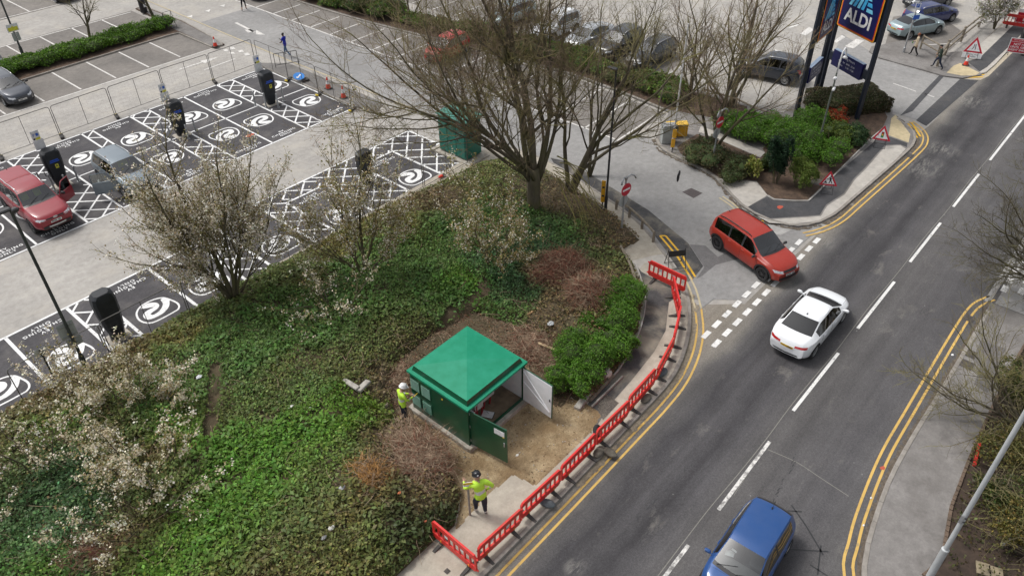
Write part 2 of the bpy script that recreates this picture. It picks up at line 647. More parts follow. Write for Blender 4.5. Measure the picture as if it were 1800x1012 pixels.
def roadmat():
    """main carriageway: dark worn tracks, paler crown of the road, dusty margins, crack lines, pale scuffs"""
    m, nt, bs = _nodes('main road asphalt')
    L = nt.links
    bs.inputs['Roughness'].default_value = 0.88
    bs.inputs['Specular IOR Level'].default_value = 0.25
    tc = nt.nodes.new('ShaderNodeTexCoord')
    sp = nt.nodes.new('ShaderNodeSeparateXYZ')
    L.new(tc.outputs['Object'], sp.inputs[0])
    wob = _noise(nt, 0.35, 5, 0.6)
    y = nt.nodes.new('ShaderNodeMath')
    y.operation = 'MULTIPLY_ADD'
    y.inputs[1].default_value = 1.1
    L.new(wob, y.inputs[0])
    L.new(sp.outputs['Y'], y.inputs[2])
    mr = nt.nodes.new('ShaderNodeMapRange')
    mr.inputs['From Min'].default_value = 1.0
    mr.inputs['From Max'].default_value = 11.5
    L.new(y.outputs[0], mr.inputs['Value'])
    a, b = (0.050, 0.048, 0.051), (0.104, 0.099, 0.098)
    prof = _ramp(nt, mr.outputs[0], [(0.0, b), (0.10, (0.100, 0.096, 0.096)), (0.22, (0.080, 0.077, 0.080)), (0.36, (0.092, 0.088, 0.089)), (0.45, b),
                                     (0.55, (0.078, 0.075, 0.078)), (0.60, a), (0.66, (0.074, 0.071, 0.074)), (0.73, a), (0.79, (0.095, 0.091, 0.090)), (0.84, (0.19, 0.175, 0.155)), (0.93, (0.23, 0.205, 0.17)), (1.0, (0.26, 0.235, 0.20))])
    st = _ramp(nt, _noise(nt, 1.0, 6, 0.65, mapping=(0.06, 1.4, 1)), [(0.3, 0.80), (0.7, 1.20)])
    col = _mix(nt, 1.0, prof, st, 'MULTIPLY')
    col = _mix(nt, 1.0, col, _ramp(nt, _noise(nt, 0.5, 7, 0.7), [(0.3, 0.84), (0.7, 1.16)]), 'MULTIPLY')
    col = _mix(nt, 1.0, col, _ramp(nt, _noise(nt, 60, 2, 0.8), [(0.3, 0.62), (0.5, 1.0), (0.7, 1.42)]), 'MULTIPLY')
    v = nt.nodes.new('ShaderNodeTexVoronoi')
    v.inputs['Scale'].default_value = 1.6
    L.new(tc.outputs['Object'], v.inputs['Vector'])
    lump = _ramp(nt, v.outputs['Distance'], [(0.025, 0.75), (0.05, 0.0)])
    gate = _ramp(nt, _noise(nt, 0.7, 3), [(0.5, 0), (0.6, 1)])
    col = _mix(nt, _mix(nt, 1.0, lump, gate, 'MULTIPLY'), col, (0.35, 0.34, 0.32))
    scuff = _ramp(nt, _noise(nt, 1.0, 8, 0.75, mapping=(0.5, 1.0, 1), dist=0.3), [(0.58, 0), (0.78, 0.6)])
    col = _mix(nt, scuff, col, (0.24, 0.225, 0.20))
    col = _mix(nt, 1.0, col, _ramp(nt, _noise(nt, 13, 3, 0.8), [(0.3, 0.80), (0.5, 1.0), (0.7, 1.24)]), 'MULTIPLY')
    # chalky scrapes left on the surface at a few spots
    streak = _ramp(nt, _noise(nt, 1.0, 7, 0.8, mapping=(1.1, 4.5, 1), dist=.4), [(0.46, 0), (0.60, 1)])
    for (u_, v_), rad in (((1615, 290), 1.7), ((1655, 262), 1.2), ((1012, 998), .45), ((1430, 420), 1.3), ((1700, 175), 1.6)):
        p_ = at(u_, v_)
        ds = nt.nodes.new('ShaderNodeVectorMath')
        ds.operation = 'DISTANCE'
        L.new(tc.outputs['Object'], ds.inputs[0])
        ds.inputs[1].default_value = (p_.x, p_.y, 0)
        mk = _ramp(nt, ds.outputs['Value'], [(0.0, .62), (1.0, 0)])
        sc_ = nt.nodes.new('ShaderNodeMath')
        sc_.operation = 'DIVIDE'
        sc_.inputs[1].default_value = rad
        L.new(ds.outputs['Value'], sc_.inputs[0])
        L.new(sc_.outputs[0], mk.node.inputs['Fac'])
        col = _mix(nt, _mix(nt, 1.0, mk, streak, 'MULTIPLY'), col, (0.34, 0.325, 0.295))
    L.new(col, bs.inputs['Base Color'])
    _bump(nt, bs, _noise(nt, 60, 3, 0.8), 0.4, 0.012)
    MATS['main road asphalt'] = m
    return m


def wornpaint(name, c, wear=0.15, under=(0.10, 0.10, 0.10), wscale=7.0):
    m, nt, bs = _nodes(name)
    bs.inputs['Roughness'].default_value = 0.75
    f = _ramp(nt, _noise(nt, wscale, 6, 0.75), [(0.62 - wear, 0), (0.72 - wear * 0.6, 0.9)])
    col = _mix(nt, f, c, under)
    col = _mix(nt, 1.0, col, _ramp(nt, _noise(nt, 0.8, 5), [(0.3, 0.82), (0.7, 1.05)]), 'MULTIPLY')
    nt.links.new(col, bs.inputs['Base Color'])
    MATS[name] = m
    return m


WHITE_LINE = wornpaint('white road paint', (0.72, 0.71, 0.69), 0.06)
WHITE_WORN = wornpaint('worn white road paint', (0.70, 0.68, 0.65), 0.19, (0.13, 0.125, 0.12), 4.0)
WHITE_NEW = wornpaint('fresh white paint', (0.76, 0.76, 0.755), 0.05, (0.18, 0.175, 0.17), 9)
WHITE_BAY = wornpaint('old white bay paint', (0.66, 0.64, 0.61), 0.12, (0.3, 0.28, 0.26))
YELLOW_LINE = wornpaint('yellow road paint', (0.62, 0.40, 0.11), 0.08, (0.28, 0.22, 0.14), 5.0)
YELLOW_NEW = wornpaint('bright yellow road paint', (0.72, 0.42, 0.03), -0.02, (0.3, 0.22, 0.1))
YELLOW_DUST = wornpaint('dusty yellow road paint', (0.50, 0.42, 0.26), 0.12, (0.36, 0.33, 0.29), 5.0)


def structure(name, m, poly, z, parent=None, label=None):
    me = MB().sheet(poly, z).mesh(name, m)
    bm = bmesh.new()
    bm.from_mesh(me)
    bmesh.ops.triangulate(bm, faces=bm.faces[:], ngon_method='EAR_CLIP')
    bm.to_mesh(me)
    bm.free()
    return place(name, me, parent, kind=None if parent else 'structure', label=label)


def slab(name, m, poly, z0, z1, parent=None):
    me = MB().prism(poly, z0, z1).mesh(name, m)
    bm = bmesh.new()
    bm.from_mesh(me)
    bmesh.ops.triangulate(bm, faces=[f for f in bm.faces if len(f.verts) > 4], ngon_method='EAR_CLIP')
    bm.to_mesh(me)
    bm.free()
    return place(name, me, parent, kind=None if parent else 'structure')


structure('ground', A_LOT, [(-300, -300), (400, -300), (400, 400), (-300, 400)], -0.004)

# ---- left kerb line of the main road, round the corner and up the side of the entrance road
KL = [(-40, 9.52), (0, 9.52), (14, 9.50), (17.0, 9.54), (20.16, 9.62), (22.0, 10.05), (23.81, 10.85), (25.3, 11.85), (26.2, 12.75), (26.95, 13.8),
      (27.7, 14.9), (28.6, 16.4), (29.2, 17.8), (29.8, 19.9), (30.3, 21.9), (30.7, 23.8), (30.8, 25.5), (30.5, 27.6)]
KLs = [p for p in smooth_path(KL[2:], 0.45)]
KLs = [(-40, 9.52), (-10, 9.52), (0, 9.52), (6, 9.51)] + KLs
KR = smooth_path([(8.0, -8.0), (11.0, -4.2), (14.3, -0.95), (16.0, 0.30), (16.9, 0.76), (18.0, 1.07), (19.48, 1.31), (21.14, 1.50), (23.44, 1.56), (28.5, 1.55), (33.4, 1.60)], 0.5)

road = structure('main_road', roadmat(), [(-60, 9.55)] + KLs[1:24] + [(24.9, 11.5), (26.5, 9.75), (34.0, 9.62), (47, 9.62), (49, 9.4), (58, 9.3), (62, 11.0), (140, 11.0), (140, 1.62), (46, 1.60), (46, -25), (33.4, -25)] + KR[::-1] + [(-60, -8)], 0.004)

# the entrance road: a paler sheet from the car park down to the give-way line, with reinstated strips
structure('entrance_road', A_LOT2, [(26.6, 10.05), (34.6, 9.75), (33.5, 11.0), (33.3, 13.2), (34.4, 15.1), (35.5, 16.6), (35.8, 20.0), (36.8, 21.2), (36.0, 60), (30.3, 60), (30.3, 30), (30.6, 27), (30.8, 25), (30.3, 22), (29.3, 18), (27.7, 14.9), (26.3, 12.9), (25.2, 11.8)], 0.010)
structure('trench_strip', A_PATH, pts([(1210, 428), (1236, 468), (1219, 490), (1209, 496), (1195, 478), (1172, 443), (1140, 400), (1112, 380), (1060, 345), (1010, 312), (975, 290), (968, 278), (1000, 285), (1075, 330), (1140, 370)]), 0.016)
structure('road_patch', asphalt('grey patch', (0.17, 0.165, 0.165), (0.14, 0.135, 0.135), 0.2), pts([(1238, 470), (1212, 430), (1240, 432), (1262, 452), (1330, 415), (1365, 443), (1300, 455), (1224, 490)]), 0.016)
structure('road_patch', asphalt('pale patch', (0.30, 0.295, 0.29), (0.255, 0.25, 0.245), 0.15), pts([(1226, 492), (1258, 466), (1300, 455), (1330, 470), (1280, 505), (1230, 545), (1228, 520)]), 0.018)
structure('road_patch', asphalt('damp patch', (0.10, 0.085, 0.085), (0.075, 0.065, 0.065), 0.2), pts([(1199, 338), (1215, 331), (1235, 340), (1219, 349)]), 0.018)
for poly in ([(1316, 372), (1340, 392), (1396, 402), (1372, 414), (1330, 408), (1302, 372)],):
    structure('road_patch', asphalt('pale concrete apron', (0.42, 0.41, 0.395), (0.37, 0.36, 0.345), 0.08), pts(poly), 0.020)
structure('trench_strip', A_NEWPATH, pts([(1610, 212), (1688, 139), (1720, 142), (1628, 222)]), 0.012)
structure('trench_strip', A_NEWPATH, pts([(1582, 204), (1590, 196), (1652, 132), (1659, 135), (1604, 196)]), 0.012)
structure('side_entrance_road', A_LOT2, pts([(1560, 195), (1500, 150), (1440, 160), (1480, 60), (1545, 100), (1592, 114), (1658, 132), (1690, 140), (1612, 212), (1590, 205)]), 0.006)

# ---- block between the roads: footway, footing of the planted bank
block = slab('pavement', C_PAVE, KLs + [(29.2, 28.0), (-40, 27.45)], -0.3, 0.10)
DARKPATH = pts([(1117, 465), (1130, 500), (1135, 531), (1125, 581), (1100, 631), (1075, 666), (1040, 701), (1028, 716), (1044, 756), (1075, 708), (1112, 666), (1150, 618), (1170, 581), (1176, 531), (1197, 517), (1190, 503), (1150, 490), (1128, 478)], 0.1)
structure('footpath', A_PATH, DARKPATH, 0.106)
structure('footpath', C_NEW, pts([(1097, 462), (1150, 449), (1172, 446), (1190, 470), (1172, 470), (1133, 462), (1119, 478)], 0.1), 0.106)
structure('footpath', asphalt('broken tarmac rubble', (0.10, 0.09, 0.08), (0.22, 0.19, 0.15), 0.5, grain=25), pts([(1046, 700), (1062, 690), (1088, 708), (1060, 738), (1054, 727)], 0.1), 0.110)


def kerb_line(name, path, w, z0, z1, step, m, closed=False, side=0.0):
    """kerb as a run of separate stones with open joints"""
    P = resample(offset_path(path, side) if side else path, step)
    root = thing(name, None, None)
    root['kind'] = 'structure'
    for i, (a, b) in enumerate(zip(P, P[1:])):
        d = b - a
        L = d.length
        mb = MB().bbox((0, 0, 0), (L - 0.006, w, z1 - z0), 0.010)
        c = (a + b) / 2
        o = mb.obj(name_stone(name), m, root, (c.x, c.y, (z0 + z1) / 2 + random.uniform(-0.004, 0.004)), math.atan2(d.y, d.x))
    return root


def name_stone(n):
    return 'edging_stone' if 'edging' in n else 'kerb_stone'


kerb_line('kerb', [p for p in KLs if p[0] >= 6], 0.15, -0.05, 0.115, 0.92, KERB, side=0.065)
kerb_line('kerb', KR, 0.15, -0.05, 0.118, 0.92, KERB, side=-0.065)
E1 = smooth_path([(p.x, p.y) for p in (at(u, v, 0.1) for u, v in [(1117, 465), (1130, 500), (1135, 531), (1125, 581), (1100, 631), (1075, 666), (1040, 701)])], 0.3)
kerb_line('path_edging', E1, 0.06, 0.0, 0.17, 0.91, EDGING)

# right-hand pavement, its planted verge
PR = pts([(1622, 1012), (1655, 985), (1672, 890), (1702, 810), (1742, 720), (1790, 625), (1840, 540)], 0.1)
PR = [(p[0], p[1]) for p in PR]
slab('pavement', A_PAVE, KR[:-1] + [(33.4, 1.6), (33.4, 0.2)] + [(33.0, -0.25)] + PR[::-1][1:] + [(17.0, -1.5), (14.5, -3.2), (9, -9)], -0.3, 0.10)
PATCHM = asphalt('pavement patch', (0.15, 0.14, 0.133), (0.12, 0.112, 0.107), 0.25)
structure('pavement_patch', PATCHM, pts([(1723, 598), (1768, 612), (1756, 645), (1749, 660), (1760, 668), (1735, 690), (1712, 675), (1723, 645), (1712, 632)], 0.1), 0.106)
structure('verge', mat('verge soil', (0.062, 0.042, 0.030), 1.0, (0.035, 0.024, 0.018), 3, bump=0.6), [(46, -0.3), (33.4, -0.3)] + PR[::-1] + [(16, -2.2), (9, -9.0), (9, -30), (46, -30)], 0.12)
structure('side_road', A_LOT2, [(33.6, 1.45), (46, 1.45), (46, -25), (33.6, -25)], 0.010)

# ---- planted island and median with its kerb
ISL = [(38.1, 66), (38.4, 59.4), (38.9, 50), (40.7, 35.7), (41.2, 30.4), (40.9, 25.6), (40.5, 22.4), (36.9, 21.1), (36.0, 20.0), (35.6, 17.6), (35.3, 16.3), (34.35, 14.95), (33.6, 13.8),
       (33.25, 12.8), (33.2, 11.6), (33.6, 10.6), (34.6, 9.95), (35.9, 9.62), (38, 9.5), (44.8, 9.18), (46.6, 9.3), (47.7, 9.75), (48.5, 10.7), (49.1, 11.6), (50.0, 11.95), (51.9, 14.2), (50.6, 15.9), (47.9, 16.9),
       (45.0, 16.9), (44.6, 19.5), (44.3, 22.5), (44.3, 30), (43.8, 36), (42.0, 50), (41.3, 60), (41.0, 66)]
slab('traffic_island', A_PAVE, ISL, -0.3, 0.10)
isl_k = smooth_path([(36.9, 21.1), (36.0, 20.0), (35.6, 17.6), (35.3, 16.3), (34.35, 14.95), (33.6, 13.8), (33.25, 12.8), (33.2, 11.6), (33.6, 10.6), (34.6, 9.95), (35.9, 9.62), (38, 9.5), (44.8, 9.18), (46.6, 9.3), (47.7, 9.75), (48.5, 10.7), (49.1, 11.6)], 0.35)
kerb_line('kerb', isl_k, 0.15, -0.05, 0.115, 0.92, KERB, side=0.08)
kerb_line('kerb', smooth_path([(38.1, 66), (38.4, 59.4), (38.9, 50), (40.7, 35.7), (41.2, 30.4), (40.9, 25.6), (40.5, 22.4)], 0.5), 0.15, -0.05, 0.115, 0.92, KERB, side=0.08)
structure('footpath', A_NEWPATH, pts([(1311, 366), (1349, 345), (1361, 351), (1419, 355), (1446, 330), (1472, 305), (1530, 255), (1553, 235), (1562, 240), (1595, 252), (1594, 259), (1582, 254), (1556, 255), (1539, 273), (1522, 293), (1500, 315), (1483, 340), (1452, 360), (1441, 378), (1400, 381), (1350, 384), (1328, 377)], 0.1), 0.106)
structure('footpath', C_NEW, pts([(1330, 379), (1350, 386), (1400, 383), (1443, 380), (1454, 362), (1485, 342), (1502, 317), (1524, 295), (1541, 275), (1557, 257), (1583, 256), (1592, 262), (1562, 294), (1512, 338), (1474, 371), (1448, 385), (1428, 390), (1388, 394), (1352, 392)], 0.1), 0.110)
structure('footpath', C_NEW, pts([(1262, 314), (1330, 320), (1349, 343), (1311, 366), (1298, 352), (1282, 334)], 0.1), 0.104)
structure('footpath', C_NEW, pts([(1232, 222), (1270, 236), (1345, 268), (1336, 277), (1268, 247), (1228, 232)], 0.1), 0.106)
structure('tactile_paving', TACT, pts([(1562, 238), (1567, 208), (1574, 202), (1600, 236), (1597, 251)], 0.1), 0.108)
kerb_line('path_edging', pts([(1361, 352), (1349, 345), (1347, 340)], 0.1), 0.06, 0.0, 0.17, 0.5, EDGING)
kerb_line('path_edging', pts([(1361, 352), (1419, 356), (1443, 333), (1475, 300), (1530, 245), (1553, 226)], 0.1), 0.06, 0.0, 0.17, 0.91, EDGING)
structure('planting_soil', mat('bark soil', (0.115, 0.075, 0.050), 1.0, (0.055, 0.036, 0.026), 4, bump=0.6), pts([(1349, 343), (1362, 349), (1418, 353), (1442, 330), (1474, 298), (1529, 243), (1552, 224), (1560, 206), (1545, 180), (1440, 178), (1395, 205), (1340, 262), (1345, 269), (1336, 278), (1270, 249), (1225, 236), (1190, 258), (1196, 270), (1228, 293), (1264, 313), (1330, 318)], 0.1), 0.112)
structure('planting_soil', mat('bark soil', (0, 0, 0)), [(40.75, 22.6), (41.1, 25.6), (41.45, 30.4), (40.9, 36), (39.1, 50), (38.6, 59.4), (38.35, 66), (40.9, 66), (41.1, 60), (41.9, 50), (43.6, 36), (44.1, 30), (44.1, 22.6), (44.3, 19), (42, 18)], 0.112)

# ---- strip beside the charging bays, footway island by the second entrance, north-east footway
structure('footway_strip', asphalt('dark grey strip', (0.20, 0.19, 0.18), (0.155, 0.147, 0.14), 0.2), [(28.32, 36.6), (29.9, 37.2), (29.9, 47.6), (28.4, 49.5)], 0.012)
slab('kerb', KERB, [(28.24, 38.2), (28.38, 38.2), (28.38, 48.4), (28.24, 48.4)], -0.02, 0.06)
slab('pavement', A_PAVE, pts([(1528, 90), (1532, 81), (1545, 80), (1600, 68), (1665, 92), (1690, 90), (1726, 131), (1692, 137), (1660, 133), (1592, 114), (1545, 101)], 0.1), -0.3, 0.09)
structure('tactile_paving', TACT, pts([(1664, 128), (1676, 116), (1688, 111), (1722, 128), (1715, 133), (1690, 133)], 0.1), 0.098)
slab('pavement', C_NEW, pts([(1688, 111), (1700, 97), (1830, -14), (1850, 5), (1750, 112), (1733, 127), (1722, 129)], 0.1), -0.3, 0.088)
structure('footpath', A_NEWPATH, pts([(1700, 108), (1722, 102), (1786, 40), (1830, 8), (1845, 12), (1765, 90), (1735, 118), (1722, 126)], 0.1), 0.098)
structure('road_patch', asphalt('sandy margin', (0.48, 0.42, 0.32), (0.40, 0.35, 0.27), 0.1), pts([(1692, 139), (1730, 131), (1772, 92), (1781, 92), (1738, 134), (1724, 141)]), 0.012)

# ---- charging bays: dark tarmac and everything painted on it
ev = structure('charging_bay_tarmac', A_EV, [(-4, 38.2), (28.2, 38.2), (28.2, 48.35), (-4, 48.35)], 0.004)
ev2 = structure('charging_bay_tarmac', A_EV, [(-8, 27.4), (28.3, 27.4), (28.3, 33.35), (17.1, 33.35), (17.1, 32.4), (-8, 32.4)], 0.004)
ZP = 0.009


def line(parent, a, b, w=0.11, z=ZP, m=None, name='bay_line'):
    return place(name, MB().strip([a, b], w, z).mesh(name, m or WHITE_NEW), parent)


def hatch(parent, x0, x1, y0, y1, s=1.25, w=0.10, off=0.0):
    """crossed diagonals inside a rectangle"""
    mb = MB()
    W, H = x1 - x0, y1 - y0
    for sg in (1, -1):
        c = -W - H
        while c < W + H:
            # x = x0 + t ; y = sg*t + c (relative)
            cc = c + off
            ps = []
            for t in (0.0, W):
                yy = sg * t + cc
                if 0 <= yy <= H:
                    ps.append((t, yy))
            for yy in (0.0, H):
                t = (yy - cc) / sg
                if 0 < t < W:
                    ps.append((t, yy))
            if len(ps) >= 2:
                ps.sort()
                a, b = ps[0], ps[-1]
                if abs(a[0] - b[0]) > 0.15:
                    mb.strip([(x0 + a[0], y0 + a[1]), (x0 + b[0], y0 + b[1])], w, ZP + 0.0015 * (sg > 0) + 0.001)
            c += s
    return mb.obj('hatch_marking', WHITE_NEW, parent)


# the charging emblem: a rounded ring and a swirl, outlined from the near row of bays
_emx = lambda P: [(p[0] - 23.2, p[1] - 41.58) for p in pts([(380 + a / 8.16, 190 + b / 8.16) for a, b in P])]
SW = _emx([(515, 255), (497, 215), (505, 185), (545, 150), (600, 125), (670, 105), (715, 108), (745, 130), (730, 155), (690, 175), (655, 190), (780, 178), (745, 210), (690, 222), (630, 222), (600, 205), (610, 180), (650, 158), (675, 140), (650, 135), (610, 150), (575, 180), (565, 215), (595, 248)])
RG = smooth_path(_emx([(395, 190), (405, 174), (440, 158), (540, 117), (640, 84), (720, 85), (780, 105), (812, 140), (805, 175), (770, 205), (700, 235), (620, 255), (560, 258), (490, 243), (430, 225), (402, 208)]), 0.08, True)
_mb = MB().strip(RG, 0.085, 0.0, closed=True)
_sw = smooth_path(SW, 0.08, True)
_mb.sheet(_sw, 0.001)
EMB = _mb.mesh('charging_emblem', WHITE_NEW)
_b = bmesh.new()
_b.from_mesh(EMB)
bmesh.ops.triangulate(_b, faces=_b.faces[:], ngon_method='EAR_CLIP')
_b.to_mesh(EMB)
_b.free()
TXT = text_mesh('EV\nCHARGING\nONLY', WHITE_NEW, size=0.26, space=1.35, line=0.95, width=1.0, bold=0.006)


def bay(parent, x0, x1, ye, far, emblem=True, words=True):
    """emblem and lettering of one bay; ye = edge the lettering stands at, far = lettering seen upside down from the road"""
    c = (x0 + x1) / 2
    r = PI if far else 0.0
    s = -1 if far else 1
    if emblem:
        place('charging_emblem', EMB, parent, (c, ye + s * 3.25, ZP), r)
    if words:
        place('bay_lettering', TXT, parent, (c, ye + s * 0.62, ZP + 0.001), r)


XS = [-2.0, 0.5, 3.0, 5.6, 8.13, 10.70, 12.55, 15.06, 15.72, 18.18, 19.45, 21.95, 24.42, 25.62, 28.15]
for x in XS[3:]:
    line(ev, (x, 38.3), (x, 48.3))
line(ev, (-4, 38.30), (28.2, 38.26), 0.12)
line(ev, (-4, 48.30), (28.2, 48.22), 0.12)
line(ev, (-4, 43.30), (24.4, 43.30), 0.09)
line(ev, (25.6, 43.2), (28.15, 43.15), 0.09)
for a, b in ((5.6, 8.13), (8.13, 10.7), (12.55, 15.06), (15.72, 18.18), (19.45, 21.95), (21.95, 24.42), (25.62, 28.15)):
    bay(ev, a, b, 48.25, True)
    bay(ev, a, b, 38.28, False)
for a, b in ((10.7, 12.55), (18.18, 19.45), (24.42, 25.62)):
    hatch(ev, a, b, 38.3, 42.2)
    hatch(ev, a, b, 44.3, 48.2)
hatch(ev, 15.06, 15.72, 43.4, 48.2, 1.9)
hatch(ev, 15.06, 15.72, 38.4, 43.2, 1.9)
for x in (-1.0, 1.6, 4.25, 6.85, 8.13, 10.7, 13.2, 14.6):
    line(ev2, (x, 27.6), (x, 32.35), 0.14)
for x in (17.2, 18.42, 20.9, 23.48, 25.86, 28.25):
    line(ev2, (x, 27.5), (x, 33.3 if x < 18 or x > 28 else 32.1), 0.14)
line(ev2, (-8, 32.36), (17.2, 32.40), 0.12)
line(ev2, (17.2, 33.30), (28.3, 33.24), 0.12)
for a, b in ((18.42, 20.9), (23.48, 25.86)):
    line(ev2, (a, 32.1), (b, 32.05), 0.12)
for a, b in ((-1.0, 1.6), (1.6, 4.25), (4.25, 6.85), (8.13, 10.7), (10.7, 13.2), (14.6, 17.2)):
    bay(ev2, a, b, 32.35, True)
bay(ev2, 18.42, 20.9, 32.1, True)
bay(ev2, 23.48, 25.86, 32.1, True)
hatch(ev2, 6.85, 8.13, 27.7, 32.3)
hatch(ev2, 13.2, 14.6, 27.7, 32.3)
hatch(ev2, 17.2, 18.42, 27.6, 33.2, 1.25)
hatch(ev2, 20.9, 23.48, 27.6, 33.2, 1.25)
hatch(ev2, 25.86, 28.25, 27.6, 33.2, 1.25)
hatch(ev2, 18.5, 20.85, 32.16, 33.2, 1.25)
hatch(ev2, 23.55, 25.8, 32.12, 33.2, 1.25)

# ---- ordinary parking bays
bays = structure('parking_bay_surface', A_BAY, [(2, 54.6), (27.9, 54.45), (27.9, 59.2), (2, 59.2)], 0.004)
line(bays, (2, 54.72), (27.9, 54.3), 0.11, m=WHITE_BAY)
for k in range(-4, 4):
    x = 18.11 + 2.46 * k
    line(bays, (x, 54.7), (x, 59.1), 0.11, m=WHITE_BAY)
bays = structure('parking_bay_surface', A_BAY, [(6, 62.8), (28.2, 62.8), (28.2, 67.0), (6, 67.3)], 0.004)
line(bays, (6, 67.3), (28.0, 66.7), 0.11, m=WHITE_BAY)
for k in range(-4, 4):
    x = 18.15 + 2.46 * k
    line(bays, (x, 62.9), (x, 66.9), 0.11, m=WHITE_BAY)
bays = structure('parking_bay_surface', A_BAY, [(8, 73.2), (28, 73.0), (28, 80), (8, 80)], 0.004)
line(bays, (8, 73.8), (28, 73.2), 0.11, m=WHITE_BAY)
for k in range(0, 5):
    line(bays, (17.6 + 2.5 * k, 73.4), (17.6 + 2.5 * k, 78), 0.11, m=WHITE_BAY)
bays = structure('parking_bay_surface', A_BAY, [(35.3, 63), (35.4, 22.5), (40.3, 22.5), (41.0, 30.4), (40.5, 35.7), (38.75, 50), (38.2, 63)], 0.014)
line(bays, (35.3, 63), (35.45, 23), 0.12, 0.019, m=WHITE_BAY)
for k in range(0, 17):
    y = 62.05 - 2.455 * k
    xe = float(np.interp(y, [22.4, 25.6, 30.4, 35.7, 50, 59.4, 66], [40.3, 40.7, 41.0, 40.5, 38.7, 38.2, 37.9]))
    line(bays, (35.35, y), (xe - 0.15, y + 0.12), 0.11, 0.019, m=WHITE_BAY)
bays = structure('parking_bay_surface', A_BAY, [(44.4, 63), (44.4, 26), (48.6, 26), (48.6, 63)], 0.010)
for k in range(0, 15):
    line(bays, (44.5, 60 - 2.45 * k), (48.6, 60 - 2.45 * k), 0.1, 0.015, m=WHITE_BAY)
bays = structure('parking_bay_surface', A_BAY, pts([(1555, 82), (1600, 68), (1665, 92), (1700, 62), (1640, 20), (1570, 30)]), 0.008)
line(bays, *pts([(1556, 84), (1700, 130)])[:1], pts([(1690, 76)])[0], 0.1, 0.014, m=WHITE_BAY)

# ---- painted marks on the roads
for a, b in ((51.4, 55.4), (57.7, 61.8), (64.0, 68.2), (70.4, 74.5), (76.8, 80.9), (83.2, 87.3), (89.6, 93.6), (47.0, 51.34), (40.6, 44.97), (34.3, 38.64), (28.1, 32.32), (21.95, 26.11)):
    line(road, (a, 5.35), (b, 5.35), 0.125, 0.010, WHITE_LINE, 'centre_dash')
for a, b in ((16.2, 20.0), (10.4, 14.40), (4.6, 8.4), (-1.2, 2.6)):
    line(road, (a, 5.27), (b, 5.33), 0.125, 0.010, WHITE_WORN, 'centre_dash')
for k in range(12):
    x = 33.4 - 0.885 * k
    if k < 12:
        line(road, (x - 0.55, 9.40), (x, 9.40), 0.22, 0.024, WHITE_LINE, 'give_way_dash')
    if 0 < k < 12:
        line(road, (x - 0.35, 10.0), (x + 0.2, 10.0), 0.22, 0.024, WHITE_LINE, 'give_way_dash')
for k in range(9):
    x = 34.7 + 0.9 * k
    line(road, (x, 1.42), (x + 0.55, 1.42), 0.24, 0.016, WHITE_LINE, 'give_way_dash')
    line(road, (x + 0.3, 0.80), (x + 0.85, 0.80), 0.24, 0.016, WHITE_LINE, 'give_way_dash')
place('channel_line', MB().strip([(33.5, 1.75), (46, 1.72)], 0.24, 0.012).mesh('channel_line', mat('channel concrete', (0.33, 0.32, 0.31), 0.9)), road)


def dline(P, m, w=0.085, z=0.012, name='yellow_line', parent=None):
    return place(name, MB().strip(P, w, z).mesh(name, m), parent or road)


YL = [(-40, 9.26), (0, 9.25), (9.6, 9.24), (13.5, 9.24), (17.2, 9.26), (19.0, 9.28), (20.6, 9.42), (22.2, 9.83), (23.6, 10.45), (24.8, 11.25)]
YLs = smooth_path(YL, 0.35)
YF = [(24.8, 11.25), (25.8, 12.1), (26.5, 12.9)]
dline(YLs, YELLOW_LINE)
dline(offset_path(YLs, -0.27), YELLOW_LINE)
dline(smooth_path(YF, 0.3), YELLOW_DUST, z=0.026)
dline(offset_path(smooth_path(YF, 0.3), -0.27), YELLOW_DUST, z=0.026)
for a, b in (((1160, 415), (1216, 492)), ((1170, 415), (1222, 487))):
    dline(pts([a, ((a[0] + b[0]) / 2 + 2, (a[1] + b[1]) / 2 - 3), b]), YELLOW_NEW, 0.10, 0.024)
dline(pts([(1160, 415), (1170, 415)]), YELLOW_NEW, 0.10, 0.025)
YR = smooth_path([(8.2, -7.2), (11.2, -3.8), (14.5, -0.55), (16.57, 1.14), (17.87, 1.53), (19.36, 1.80), (21.93, 2.08), (24.65, 2.16), (30.3, 2.26), (32.4, 2.24), (33.3, 2.08), (33.99, 1.78)], 0.3)
dline(YR, YELLOW_LINE, 0.09)
dline(offset_path(YR, -0.28), YELLOW_LINE, 0.09)
YI = smooth_path([(33.3, 10.2), (34.2, 9.72), (35.6, 9.36), (38, 9.22), (44.9, 8.9), (46.9, 9.0), (48.1, 9.55), (48.9, 10.5)], 0.3)
dline(YI, YELLOW_LINE, 0.085, 0.026)
dline(offset_path(YI, -0.26), YELLOW_LINE, 0.085, 0.026)
for a in ((1306, 374), (1300, 376)):
    dline(pts([(a[0], a[1]), (a[0] + 16, a[1] + 12), (a[0] + 40, a[1] + 16)]), YELLOW_NEW, 0.1, 0.026)
    dline(pts([(a[0] - 36, a[1] - 28), (a[0] - 18, a[1] - 16), (a[0], a[1])]), YELLOW_DUST, 0.1, 0.026)
dline([(30.4, 70), (30.2, 47.6), (30.4, 40.4), (30.6, 34)], YELLOW_DUST, 0.10, 0.018)
for a, b in (((1683, 135), (1730, 132)), ((1684, 138), (1728, 136))):
    dline(pts([a, b]), YELLOW_NEW, 0.13, 0.03)
for a, b in (((1596, 218), (1612, 243)), ((1602, 216), (1618, 241))):
    dline(pts([a, b]), YELLOW_NEW, 0.13, 0.03)
